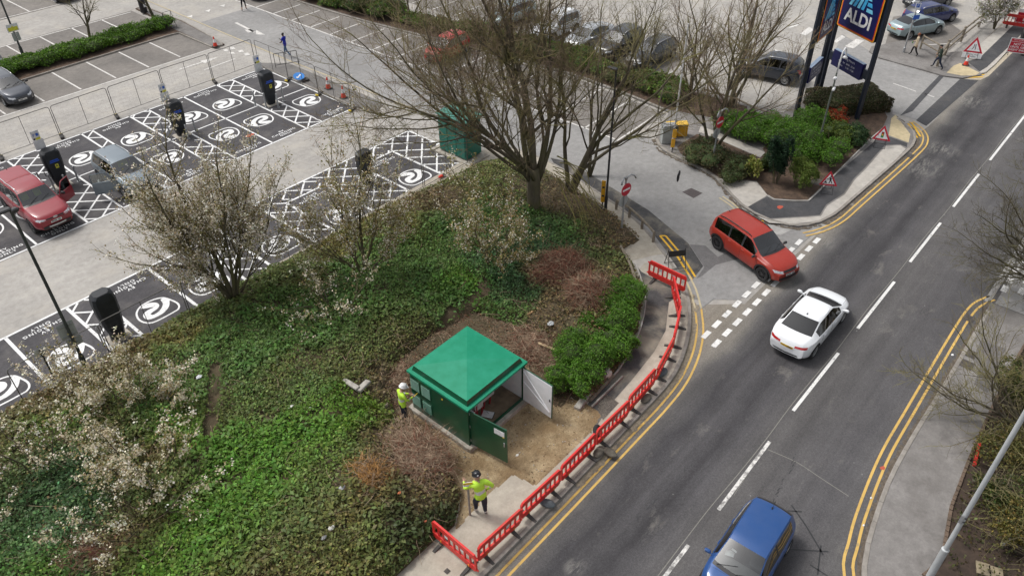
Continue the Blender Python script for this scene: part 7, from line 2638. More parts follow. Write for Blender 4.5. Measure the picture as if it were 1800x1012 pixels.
# warning triangles on frames
def triangle_sign(px, rz, label, s=.46, z0=.10, pict=None):
    p = at(*px, z0)
    t = thing('warning_sign', label, 'road sign', (p.x, p.y, z0), rz, 'red triangle warning signs')
    zb_ = .42
    hgt = s * math.sqrt(3)
    tilt = thing('sign_face', None, None, (0, 0, zb_), rot=(R(-12), 0, 0))
    tilt.parent = t
    rt_ = lambda k, dz=0: [(-s * k, (1 - k) * hgt / 3), (s * k, (1 - k) * hgt / 3), (0, hgt - (1 - k) * hgt * 2 / 3)]
    vplate(rt_(1.0), -.012, .012, 'red_border', SRED, tilt)
    vplate(rt_(.68), -.016, .004, 'white_field', SWHITE, tilt)
    cz = hgt / 3
    y = -.020
    if pict == 'lights':
        vplate([(-.07, cz - .13), (.07, cz - .13), (.07, cz + .20), (-.07, cz + .20)], y, .004, 'signal_head', SBLACK, tilt)
        for k, m_ in enumerate((mat('signal green', (0.02, .40, .10), .5), mat('signal amber', (.85, .45, .03), .5), SRED)):
            vplate(round_poly(12, .048, 0, cz - .075 + k * .11), y - .004, .004, 'signal_lens', m_, tilt)
    elif pict == 'digger':
        q = MB()
        T_ = Matrix.Translation((0, y + .004, 0)) @ Matrix.Rotation(PI / 2, 4, 'X')
        for poly in ([(-.26, cz - .14), (-.06, cz - .14), (-.16, cz + .0)], round_poly(10, .045, .06, cz + .24), [(-.01, cz + .20), (.09, cz + .17), (.12, cz - .0), (.03, cz - .0)], [(.03, cz - .0), (.08, cz - .0), (.04, cz - .15), (-.01, cz - .15)], [(.07, cz), (.12, cz), (.19, cz - .15), (.14, cz - .15)],
                     [(.0, cz + .18), (.02, cz + .14), (-.13, cz + .03), (-.15, cz + .06)], [(-.19, cz - .06), (-.17, cz - .03), (.16, cz + .12), (.15, cz + .15)]):
            q.prism(poly, 0, .004, 0, T_)
        q.obj('pictogram', SBLACK, tilt)
    elif pict == 'narrows':
        for sgn, pts_ in ((-1, [(-.14, cz - .15), (-.10, cz - .15), (-.02, cz + .0), (-.02, cz + .22), (-.06, cz + .22), (-.06, cz + .02)]), (1, [(.06, cz - .15), (.10, cz - .15), (.07, cz + .22), (.03, cz + .22)])):
            vplate(pts_, y, .004, 'pictogram', SBLACK, tilt)
    fr = MB()
    for sx in (-1, 1):
        fr.tube([(sx * s * .55, -.0, zb_ + .12), (sx * s * .62, -.22, 0)], .014, 5)
        fr.tube([(sx * s * .40, .02, zb_ + .30), (sx * s * .62, .42, 0)], .014, 5)
    fr.tube([(-s * .62, -.22, .02), (s * .62, -.22, .02)], .012, 5)
    fr.tube([(-s * .62, .42, .02), (s * .62, .42, .02)], .012, 5)
    fr.obj('frame', DARKM, t)
    return t, tilt


triangle_sign((1545, 258), R(-70), 'red triangle sign with a traffic light picture', .50, .1, 'lights')
triangle_sign((1452, 338), R(-62), 'red triangle sign with a digging man picture', .46, .1, 'digger')
t, tl = triangle_sign((1706, 103), R(-72), 'red triangle road narrows sign above a white plate', .62, .1, 'narrows')
vplate([(-.62, -.36), (.62, -.36), (.62, -.02), (-.62, -.02)], -.012, .012, 'white_plate', SWHITE, tl)
place('plate_lettering', text_mesh('SINGLE FILE\nTRAFFIC', SBLACK, size=.15), tl, (0, -.014, -.19), rot=(PI / 2, 0, 0))
# the red signal notices at the far right
for px, lab, kind in (((1787, 100), 'large red notice about waiting for the green light on the right edge', 0), ((1800, 47), 'red notice with a white arrow at the upper right edge', 1)):
    p = at(*px, .1)
    t = thing('road_notice', lab, 'road sign', (p.x, p.y, .1), R(-74))
    vplate([(-.75, .25), (.75, .25), (.75, 1.28), (-.75, 1.28)], -.02, .02, 'white_border', SWHITE, t)
    vplate([(-.70, .30), (.70, .30), (.70, 1.02), (-.70, 1.02)], -.026, .006, 'red_panel', SRED, t)
    if kind == 0:
        vplate([(-.70, 1.05), (.70, 1.05), (.70, 1.24), (-.70, 1.24)], -.026, .006, 'red_strip', SRED, t)
        place('notice_lettering', text_mesh('NOT HERE\nUNTIL GREEN\nLIGHT SHOWS', SWHITE, size=.2, bold=.004), t, (0, -.028, .66), rot=(PI / 2, 0, 0))
        place('notice_lettering', text_mesh('NOT CONTROLLED', SWHITE, size=.12), t, (0, -.028, 1.145), rot=(PI / 2, 0, 0))
    else:
        place('notice_lettering', text_mesh('ROAD WORKS', SWHITE, size=.16), t, (0, -.022, 1.14), rot=(PI / 2, 0, 0)).data = text_mesh('ROAD AHEAD\nCLOSED', SRED, size=.11)
        vplate([(.05, .60), (.35, .60), (.35, .52), (.55, .66), (.35, .80), (.35, .72), (.05, .72)], -.032, .006, 'arrow', SWHITE, t)
    fr = MB()
    for sx in (-1, 1):
        fr.tube([(sx * .55, 0.01, 1.1), (sx * .6, .02, 0)], .018, 5)
        fr.tube([(sx * .5, 0.01, 1.0), (sx * .6, .5, 0)], .018, 5)
    fr.obj('frame', DARKM, t)
o = copy_tree(bar0)
p = at(1785, 50, .1)
o.location = p
o.rotation_euler = (0, 0, R(100))
link_props(o, 'red plastic barrier panel behind the red notices at the top right', 'barrier', BG)
p = at(1800, 70, .1)
o = thing('signal_base', 'yellow and black base of the portable signal at the right edge', 'traffic signal', (p.x, p.y, .1), R(20))
MB().bbox((0, 0, .35), (.7, .5, .6), .05).obj('battery_case', DARKM, o)
MB().bbox((0, 0, .75), (.6, .42, .18), .05).obj('lid', YELLOW, o)
MB().bbox((0, 0, 1.4), (.10, .10, 1.2), .02).obj('mast', DARKM, o)

# ================================================================== PYLON SIGN
NAVY = mat('sign navy', (0.006, 0.008, 0.085), 0.4)
POLE_NV = mat('navy pole', (0.010, 0.016, 0.030), 0.45)
S_OR, S_RD, S_YE = mat('sign orange', (0.85, 0.20, 0.01), .45), mat('sign vermilion', (0.60, 0.04, 0.015), .45), mat('sign gold', (0.90, 0.45, 0.02), .45)
LTB = [mat('logo blue pale', (0.20, 0.62, 0.85), .45), mat('logo blue', (0.06, 0.42, 0.75), .45)]
pA, pB, pC, pD = at(1397, 210), at(1428, 180), at(1438, 169), at(1505, 212)
py = thing('pylon_sign', 'supermarket pylon with two blue logo boards set in a vee on four navy poles', 'shop sign', (pC.x, pC.y, .05))
off_ = Vector((pC.x, pC.y, 0))
for q in (pA, pB, pC, pD):
    MB().bbox(((q - off_).x, (q - off_).y, 4.5), (.24, .24, 9.0), .02, rotz=R(-38)).obj('pole', POLE_NV, py)


def rrect(x0, z0, x1, z1, r, n=4):
    out = []
    for cx_, cz_, a0 in ((x1 - r, z0 + r, -90), (x1 - r, z1 - r, 0), (x0 + r, z1 - r, 90), (x0 + r, z0 + r, 180)):
        for i in range(n + 1):
            a = R(a0 + 90 * i / n)
            out.append((cx_ + r * math.cos(a), cz_ + r * math.sin(a)))
    return out


def sign_board(a, b_, zb_, label, hours_z):
    d_ = (b_ - a)
    Lw = d_.length
    ang = math.atan2(d_.y, d_.x)
    m_ = (a + b_) / 2 - off_
    t = thing('logo_board', None, None, (m_.x, m_.y, zb_), ang)
    t.parent = py
    t['label'] = label
    w = (Lw - .42) / 2
    Hh = w * 2 * 1.22
    y = -.16
    bx = vplate(rrect(-w, 0, w, Hh, .16), y, .30, 'case', SBLACK, t)
    for k, (ins, m2) in enumerate(((.025, S_YE), (.06, S_OR), (.105, S_RD), (.15, NAVY))):
        vplate(rrect(-w + ins, ins, w - ins, Hh - ins, max(.03, .14 - ins * .5)), y - .006 * (k + 1), .006, ('gold_edge', 'orange_band', 'red_band', 'navy_field')[k], m2, t)
    place('lettering', text_mesh('ALDI', SWHITE, size=w * .62, bold=w * .018), t, (0, y - .032, Hh * .215), rot=(PI / 2, 0, 0))
    lg = MB()
    T_ = Matrix.Translation((0, y - .026, 0)) @ Matrix.Rotation(PI / 2, 4, 'X')
    W_ = w * .62
    zb2, zt2 = Hh * .36, Hh * .82
    # the striped letter A: slanted bars on the left, level bars on the right
    for k in range(4):
        x0_ = -W_ + k * W_ * .34
        xt = x0_ + W_ * (.78 - .10 * k)
        ztop = zb2 + (zt2 - zb2) * (.80 + .07 * k)
        lg.prism([(x0_, zb2), (x0_ + W_ * .22, zb2), (xt + W_ * .24, ztop), (xt + W_ * .05, ztop)], 0, .006, k % 2, T_)
    for k in range(5):
        z = zb2 + k * (zt2 - zb2) * .17
        x0_ = W_ * (.36 - .02 * k)
        x1_ = W_ * (1.0 - .14 * k)
        lg.prism([(x0_ + W_ * .1, z), (x1_, z), (x1_ - W_ * .09, z + (zt2 - zb2) * .11), (x0_ + W_ * .12, z + (zt2 - zb2) * .11)], 0, .006, k % 2, T_)
    lg.obj('logo', LTB, t)
    bk = MB()
    for z in (.5, Hh - .5):
        for s in (-1, 1):
            bk.box((s * (w + .10), 0, z), (.26, .08, .10))
    bk.obj('bracket', POLE_NV, t)
    h = thing('hours_board', None, None, (m_.x, m_.y, hours_z), ang)
    h.parent = py
    hw = w * .80
    vplate(rrect(-hw, 0, hw, .98, .03), -.14, .26, 'case', NAVY, h)
    MB().box((0, -.01, .985), (hw * 2 - .04, .25, .012)).obj('top_edge', mat('pale blue edge', (0.25, 0.33, 0.45), .4), h)
    for s in (-1, 1):
        MB().bbox((s * (hw + (w + .25 - hw) / 2), 0, .45), (w + .20 - hw, .14, .55), .02).obj('bracket', POLE_NV, h)
    place('lettering', text_mesh('Opening Hours', SWHITE, size=.21), h, (0, -.144, .78), rot=(PI / 2, 0, 0))
    place('lettering', text_mesh('Mon - Sat   08:00 - 22:00', SWHITE, size=.145), h, (0, -.144, .50), rot=(PI / 2, 0, 0))
    place('lettering', text_mesh('Sunday      11:00 - 17:00', SWHITE, size=.145), h, (0, -.144, .28), rot=(PI / 2, 0, 0))
    return t


sign_board(pA, pB, 4.72, 'left logo board of the vee, seen edge on', 2.15)
sign_board(pC, pD, 4.72, 'right logo board of the vee, facing the road', 2.35)
bin_ = (pD - off_)
MB().bbox((bin_.x + .25, bin_.y + .12, 2.85), (.32, .22, .8), .06).obj('control_box', SBLACK, py)

# ================================================================== TIMBER RAILS AND FENCES
WOOD = mat('weathered timber', (0.24, 0.205, 0.155), 0.9, (0.145, 0.12, 0.09), 6, bump=0.3)


def knee_rail(P, label, h=.55, r=.06, z=.1, name='knee_rail'):
    t = thing(name, label, 'timber rail', (P[0][0], P[0][1], z))
    o_ = Vector((P[0][0], P[0][1]))
    Q = [Vector((q[0], q[1])) - o_ for q in P]
    for a, b_ in zip(Q, Q[1:]):
        MB().tube([(a.x, a.y, h), (b_.x, b_.y, h)], r, 7).obj('rail', WOOD, t)
    for q in Q:
        MB().bbox((q.x, q.y, h * .45), (.11, .11, h * .95), .015).obj('post', WOOD, t)
    return t


knee_rail(pts([(1090, 445), (1107, 478), (1116, 506)], .1), 'short leaning timber rail at the head of the dark footpath', .42)
knee_rail(pts([(1148, 425), (1128, 402), (1106, 382), (1083, 368)], .1), 'timber knee rail along the footway beside the entrance road', .55)
knee_rail(pts([(1232, 172), (1292, 190), (1322, 205), (1368, 222), (1392, 228)], .1), 'long timber knee rail along the back of the island shrubs', .62)
knee_rail(pts([(1000, 92), (1060, 118), (1120, 143), (1180, 160)], .1), 'timber knee rail along the median under the bare trees', .55)
fe = thing('timber_fence', 'two-rail timber fence beside the north-east footpath', 'fence', (58.6, 12.0, .09))
FPn = [(58.6, 12.0), (61.0, 12.25), (64.5, 12.2), (68.5, 12.1), (73.0, 12.0), (78.5, 11.9)]
for a, b_ in zip(FPn, FPn[1:]):
    for z in (.45, .95):
        MB().tube([(a[0] - 58.6, a[1] - 12.0, z), (b_[0] - 58.6, b_[1] - 12.0, z)], .07, 6).obj('rail', WOOD, fe)
for q in FPn:
    MB().bbox((q[0] - 58.6, q[1] - 12.0, .55), (.15, .15, 1.15), .02).obj('post', WOOD, fe)
fe = thing('timber_fence', 'short timber barrier end behind the two walkers', 'fence', (60.0, 12.5, .09))
for z in (.5, .95):
    MB().tube([(0, 0, z), (1.1, 1.5, z)], .05, 6).obj('rail', WOOD, fe)
for q in ((0, 0), (1.1, 1.5)):
    MB().bbox((q[0], q[1], .5), (.12, .12, 1.05), .02).obj('post', WOOD, fe)
p = at(1588, 92, .09)
sp = thing('sign_post', 'grey post with small blue parking signs beside the walking woman', 'sign post', (p.x, p.y, .09), R(-60))
MB().lathe([(.09, 0), (.09, .35), (.055, .38), (.055, 3.6), (0, 3.6)], 10).obj('post', STEEL, sp)
MB().bbox((.12, -.07, 2.55), (.55, .02, .30), .01, rotz=.5).obj('blue_sign', BLUESIGN, sp)
MB().bbox((0, -.08, 3.3), (.34, .02, .50), .01).obj('sign_plate', WHITEP, sp)
MB().box((0, -.093, 3.36), (.22, .004, .26)).obj('blue_sign', BLUESIGN, sp)
place('letter', text_mesh('P', SWHITE, size=.22), sp, (0, -.097, 3.36), rot=(PI / 2, 0, 0))

# ================================================================== SMALL THINGS LYING ABOUT
def lump(px, z, label, cat, name, build):
    p = at(*px, z)
    t = thing(name, label, cat, (p.x, p.y, z))
    build(t)
    return t


ivz = lambda px: float(mound_z(np.array([at(*px, .5).x]), np.array([at(*px, .5).y]))[0])
CSLAB = mat('broken concrete', (0.40, 0.38, 0.34), 0.9, (0.27, 0.25, 0.22), 4, bump=0.3)
lump((617, 677), ivz((617, 677)) + .14, 'pale concrete slab lying on the ivy, left one of the pair', 'slab', 'concrete_slab', lambda t: MB().bbox((0, 0, .06), (.78, .20, .12), .02, R(-85), M=Matrix.Rotation(R(-85), 3, 'Z') @ Matrix.Rotation(.15, 3, 'X')).obj('slab', CSLAB, t))
lump((639, 680), ivz((639, 680)) + .16, 'pale concrete slab lying on the ivy, right one of the pair', 'slab', 'concrete_slab', lambda t: MB().bbox((0, 0, .06), (.62, .26, .12), .02, M=Matrix.Rotation(R(10), 3, 'Z') @ Matrix.Rotation(-.2, 3, 'X')).obj('slab', CSLAB, t))
LOGM = mat('cut log', (0.52, 0.33, 0.17), .9, (0.40, 0.24, 0.12), 8)


def mk_log(t):
    MB().tube([(-.24, 0, .12), (.24, .05, .12)], .11, 10).obj('bark', WOOD, t)
    MB().lathe([(0, .004), (.10, .004), (.10, 0)], 12, 0, Matrix.Translation((-.243, 0, .12)) @ Matrix.Rotation(-PI / 2, 4, 'Y')).obj('cut_end', LOGM, t)


lump((676, 722), .32, 'sawn log with a pale cut end by the white-helmeted worker', 'log', 'log', mk_log)
lump((1024, 708), .10, 'pale concrete kerb piece lying at the corner of the bright shrubs', 'kerb piece', 'loose_kerb', lambda t: MB().bbox((0, 0, .09), (.92, .26, .17), .02, M=Matrix.Rotation(R(8), 3, 'Z')).obj('block', CSLAB, t))


def mk_boards(t):
    for k in range(3):
        MB().bbox((0, -.16 + k * .15, .06), (1.75, .12, .07), .01, R(4)).obj('plank', WOOD, t)
    MB().bbox((0, -.42, .05), (2.1, .07, .10), .01, R(1)).obj('edging_board', CSLAB, t)


lump((1052, 680), .11, 'stack of weathered boards lying on the edge of the dark footpath', 'boards', 'board_stack', mk_boards)


def mk_bag(t, m_=WHITEP):
    MB().ell((0, 0, .16), (.26, .20, .18), 8).ell((.14, .08, .22), (.14, .12, .14), 7).obj('sack', m_, t, smooth=True)


lump((1066, 662), .12, 'white rubble sack at the end of the board stack', 'sack', 'rubble_sack', lambda t: mk_bag(t, mat('dirty white sack', (0.60, 0.57, 0.52), .9, (0.42, 0.39, 0.34), 9)))


def mk_tyre(t):
    MB().lathe([(.14, -.07), (.24, -.085), (.28, -.04), (.28, .04), (.24, .085), (.14, .07)], 22, 0, Matrix.Translation((0, 0, .27)) @ Matrix.Rotation(R(62), 4, 'X') @ Matrix.Rotation(.4, 4, 'Y'), closed=True).obj('tyre', RUBBER, t, smooth=True, angle=40)
    MB().lathe([(.145, -.05), (.145, .05), (.06, .05), (.05, .07), (0, .07)], 16, 0, Matrix.Translation((0, 0, .27)) @ Matrix.Rotation(R(62), 4, 'X') @ Matrix.Rotation(.4, 4, 'Y')).obj('hub', mat('hub grey', (0.25, 0.24, 0.23), .6), t)


lump((1050, 768), .10, 'small black wheel leaning on a red barrier', 'wheel', 'spare_wheel', mk_tyre)
SACK = mat('sandbag cloth', (0.14, 0.125, 0.10), .95, (0.09, 0.08, 0.065), 8, bump=.3)
SACKG = mat('grey sandbag cloth', (0.12, 0.14, 0.15), .95, (0.08, 0.09, 0.10), 8, bump=.3)
for px, lab, m_ in (((1052, 796), 'brown sandbag on the barrier foot nearest the small black wheel', SACK), ((1072, 797), 'dark sandbag hanging over the kerb near the small black wheel', SACK), ((1135, 702), 'dark sandbag behind the barriers at the bend', SACK), ((1164, 656), 'slate grey sandbag on a barrier foot at the bend', SACKG), ((962, 886), 'grey sandbag on the barrier foot nearest the pavement step', SACKG)):
    lump(px, .11, lab, 'sandbag', 'sandbag', lambda t, m_=m_: MB().ell((0, 0, .07), (.30, .17, .08), 8, 0, Matrix.Rotation(random.uniform(0, 3), 3, 'Z')).obj('sack', m_, t, smooth=True))
lump((1010, 630 - 30), .45, 'pale plank lying on the cut branches behind the kiosk', 'plank', 'plank', lambda t: MB().bbox((-.9, .3, .0), (1.5, .12, .05), .01, M=Matrix.Rotation(R(-75), 3, 'Z') @ Matrix.Rotation(.1, 3, 'Y')).obj('board', mat('fresh timber', (0.48, 0.36, 0.22), .8, (0.36, 0.26, 0.15), 5), t))
lump((945, 545), .55, 'short pale branch piece among the cut branches', 'branch', 'branch', lambda t: MB().tube([(-.6, .1, .05), (0, 0, .1), (.6, -.2, .05)], .05, 6).obj('wood', LOGM, t))
for px, s, lab, c_ in (((968, 570), .18, 'grey metal scrap on the cut branches', (0.45, 0.47, 0.48)), ((350, 663), .13, 'white carrier bag caught in the ivy', (0.72, 0.74, 0.76)), ((601, 858), .12, 'pale rag beside the golden grass tuft', (0.40, 0.40, 0.42)), ((583, 928), .12, 'flat pale stone in the olive ground cover', (0.50, 0.49, 0.45)), ((545, 718), .09, 'white scrap in the ivy beside the log', (0.60, 0.60, 0.58)), ((512, 715), .1, 'small white cup in the ivy', (0.75, 0.74, 0.70)),
                       ((909, 800), .07, 'scrap of white paper on the earth in front of the kiosk', (0.8, 0.78, 0.74)), ((645, 800), .08, 'crumpled white scrap by the dry brush heap', (0.65, 0.63, 0.60)), ((1674, 624), .07, 'white cup in the right-hand gutter', (0.82, 0.82, 0.82)), ((1531, 875), .05, 'white scrap in the gutter at the lower right', (0.8, 0.8, 0.8)), ((1518, 923), .05, 'crushed white cup lowest in the right gutter', (0.8, 0.8, 0.8)),
                       ((748, 916), .06, 'orange brick bat at the bank edge by the near barrier', (0.45, 0.13, 0.06)), ((702, 866), .07, 'orange brick rubble under the dry brush heap', (0.48, 0.15, 0.06)), ((765, 790), .10, 'pale tube scrap beside the kiosk plinth', (0.35, 0.40, 0.38)), ((1395, 462), .05, 'white fleck beside the give way line', (0.8, 0.8, 0.8)), ((570, 945), .1, 'dark grey stone in the olive ground cover', (0.22, 0.22, 0.22))):
    onb = inM(np.array([at(*px, .3).x]), np.array([at(*px, .3).y]))[0]
    z = (ivz(px) + .16) if onb else (.115 if px[0] < 1390 else .02)
    if px[0] > 1500:
        z = .012

    def mk(t, s=s, c_=c_):
        mb = MB()
        mb.ell((0, 0, s * .3), (s, s * .7, s * .35), 5)
        rnd = random.Random(int(s * 999))
        mb.v = [(v[0] * rnd.uniform(.7, 1.2), v[1] * rnd.uniform(.7, 1.2), v[2] * rnd.uniform(.7, 1.2)) for v in mb.v]
        mb.obj('piece', mat('scrap %.2f %.2f %.2f' % c_, c_, .8), t)
    lump(px, z, lab, 'litter' if 'brick' not in lab and 'stone' not in lab else 'rubble', 'scrap' if 'brick' not in lab and 'stone' not in lab else 'rubble_piece', mk)
# marker post by the black-helmeted worker
p = at(826, 903, .1)
mp = thing('marker_post', 'grey marker post with a yellow and white plate beside the black-helmeted worker', 'marker post', (p.x, p.y, .1), R(-40))
MB().bbox((0, 0, .8), (.07, .05, 1.65), .01, M=Matrix.Rotation(-.05, 3, 'X')).obj('post', mat('grey timber post', (0.30, 0.29, 0.26), .9), mp)
MB().bbox((0, -.05, 1.62), (.30, .02, .20), .006).obj('white_plate', WHITEP, mp)
MB().box((0, -.062, 1.67), (.30, .006, .10)).obj('yellow_plate', YELLOW, mp)
# frames and signs left about
def aframe(px, rz, label, w=.75, h=.95, z=.012, panel=True):
    p = at(*px, z)
    t = thing('folding_stand', label, 'sign frame', (p.x, p.y, z), rz)
    for s in (-1, 1):
        f_ = MB()
        f_.tube([(-w / 2, s * .32, 0), (-w / 2, 0, h)], .018, 5)
        f_.tube([(w / 2, s * .32, 0), (w / 2, 0, h)], .018, 5)
        f_.tube([(-w / 2, s * .28, .06), (w / 2, s * .28, .06)], .016, 5)
        f_.obj('leg_frame', DARKM, t)
    if panel:
        MB().bbox((0, -.06, h * .78), (w, .03, h * .32), .008).obj('panel', SBLACK, t)
    else:
        for z_ in (h, h * .62, h * .33):
            MB().tube([(-w / 2, -.0, z_), (w / 2, -.0, z_)], .016, 5).obj('crossbar', DARKM, t)
    return t


aframe((1186, 468), R(-40), 'black folding sign frame between the red barrier and the yellow lines', .8, 1.0, .10)
aframe((300, 50), R(10), 'empty dark sign frame standing at the end of the low hedge', .75, 1.3, .11, False)
p = at(505, 116, .013)
br = thing('pedestrian_barrier', 'grey tube barrier leaning by the mesh fence corner', 'barrier', (p.x, p.y, .013), R(-25))
f_ = MB()
f_.tube([(-.8, 0, 0), (-.8, 0, 1.0)], .025, 6)
f_.tube([(.8, 0, 0), (.8, 0, 1.0)], .025, 6)
f_.tube([(-.8, 0, 1.0), (.8, 0, 1.0)], .025, 6)
f_.tube([(-.8, 0, .18), (.95, 0, .18)], .025, 6)
f_.obj('frame', FENCE, br)
for k in range(3):
    MB().tube([(-.45 + k * .42, 0, .18), (-.45 + k * .42, 0, 1.0)], .02, 5).obj('bar', FENCE, br)
p = at(527, 143, .013)
ka = thing('keep_left_sign', 'round blue arrow sign tipped over on the grey strip', 'road sign', (p.x, p.y, .013), R(-20))
dk = thing('disc', None, None, (0, 0, .36), rot=(R(18), 0, 0))
dk.parent = ka
MB().lathe([(.375, 0), (.375, .012), (0, .012)], 28).obj('blue_face', mat('bright sign blue', (0.02, 0.22, 0.65), .45), dk)
MB().prism([(-.22, -.16), (-.02, -.20), (-.07, -.13), (.20, .09), (.13, .17), (-.13, -.07), (-.18, .0)], .013, .018).obj('arrow', SWHITE, dk)
f_ = MB()
f_.bbox((.35, -.15, .09), (.5, .35, .14), .03)
f_.obj('ballast', BFOOT, ka)
f_ = MB()
for s in (-1, 1):
    f_.tube([(-.1, s * .2, .32), (.55, s * .25, .05)], .02, 5)
f_.obj('leg_frame', DARKM, ka)
p = at(254, 22, .1)
lb = thing('litter_bin', 'black litter bin at the end of the low hedge', 'litter bin', (p.x, p.y, .11))
MB().lathe([(.26, 0), (.28, .05), (.28, .95), (.30, 1.0), (.30, 1.06), (.20, 1.15), (0, 1.18)], 14).obj('bin_body', SBLACK, lb, smooth=True, angle=40)
MB().box((.05, -.285, .6), (.20, .02, .26)).obj('notice', WHITEP, lb)
# red strip of barrier in the right-hand verge, a brick edging and stone slabs
p = at(1716, 800, .12)
rs = thing('red_board', 'strip of red plastic board lying along the right-hand verge edge', 'board', (p.x, p.y, .13), R(8))
MB().bbox((0, 0, .06), (1.15, .10, .12), .01).obj('strip', BRED, rs)
BRICK = mat('old brick', (0.15, 0.105, 0.075), .95, (0.085, 0.062, 0.045), 3, bump=.3)
ed = thing('brick_edging', None, None)
ed['kind'] = 'structure'
Pq = resample([(q[0], q[1]) for q in PR], .235)
for a, b_ in zip(Pq, Pq[1:]):
    d_ = b_ - a
    m_ = (a + b_) / 2
    MB().bbox((0, 0, 0), (.215, .10, .12), .01).obj('brick', BRICK, ed, (m_.x, m_.y, .13 + random.uniform(-.012, .012)), math.atan2(d_.y, d_.x) + random.uniform(-.05, .05))
for k, px in enumerate(((1728, 1000), (1750, 1008))):
    lump(px, .14, 'buff paving slab in the lower right corner, %s one' % ('left', 'right')[k], 'slab', 'paving_slab', lambda t: MB().bbox((0, 0, .03), (.45, .40, .06), .01, R(20)).obj('slab', mat('buff slab', (0.26, 0.215, 0.14), .9, (0.18, 0.15, 0.10), 4), t))
lump((1785, 948), .2, 'grey timber post fallen among the golden flecked shrub', 'post', 'fallen_post', lambda t: MB().tube([(-.7, .3, .25), (.7, -.3, .35)], .06, 6).obj('wood', CSLAB, t))
p = at(1798, 648, .12)
sb_ = thing('small_sign', 'small pale blue board at the right frame edge', 'sign', (p.x, p.y, .12), R(-60))
MB().bbox((0, 0, .5), (.05, .05, 1.0), .01).obj('post', STEEL, sb_)
MB().bbox((0, -.04, .95), (.4, .02, .25), .01).obj('plate', mat('pale blue', (0.55, 0.68, 0.78), .5), sb_)
for k, (u, v) in enumerate(((1190, 318), (1203, 315))):
    p = at(u, v, 0)
b_ = thing('hanging_rag', 'dark rag caught on a bare branch over the entrance road', 'rag', tuple(at(1192, 312, 2.2)))
MB().ell((0, 0, 0), (.09, .06, .26), 6).ell((.22, .08, .1), (.07, .05, .18), 6).tube([(0, 0, .2), (.22, .08, .22)], .02, 4).obj('cloth', SBLACK, b_)

# ================================================================== PEOPLE
SKIN = mat('skin', (0.42, 0.25, 0.18), 0.65)
SKIN_D = mat('dark skin', (0.09, 0.048, 0.032), 0.6)
HAIR = mat('dark hair', (0.012, 0.010, 0.009), 0.7)
HAIR_R = mat('auburn hair', (0.18, 0.055, 0.022), 0.7)
NAVYT = mat('navy work trousers', (0.012, 0.016, 0.032), 0.9, (0.02, 0.026, 0.045), 6)
BLACKT = mat('black trousers', (0.010, 0.010, 0.012), 0.9)
JEANS = mat('blue jeans', (0.055, 0.10, 0.19), 0.9, (0.10, 0.16, 0.26), 5)
JEANS_D = mat('dark jeans', (0.020, 0.028, 0.055), 0.9)
SHOE = mat('shoe leather', (0.02, 0.018, 0.017), 0.6)
SHOE_W = mat('white shoe', (0.55, 0.53, 0.51), 0.6)
BLUESH = mat('royal blue shirt', (0.012, 0.022, 0.36), 0.9)
CREAM = mat('cream coat', (0.52, 0.43, 0.30), 0.9, (0.42, 0.34, 0.24), 5)
GREENJ = mat('dark green jacket', (0.020, 0.038, 0.026), 0.85)
SILVERT = mat('reflective tape', (0.62, 0.63, 0.60), 0.35)
HELW = mat('white helmet', (0.80, 0.80, 0.79), 0.3)
HELB = mat('black helmet', (0.02, 0.02, 0.024), 0.3)


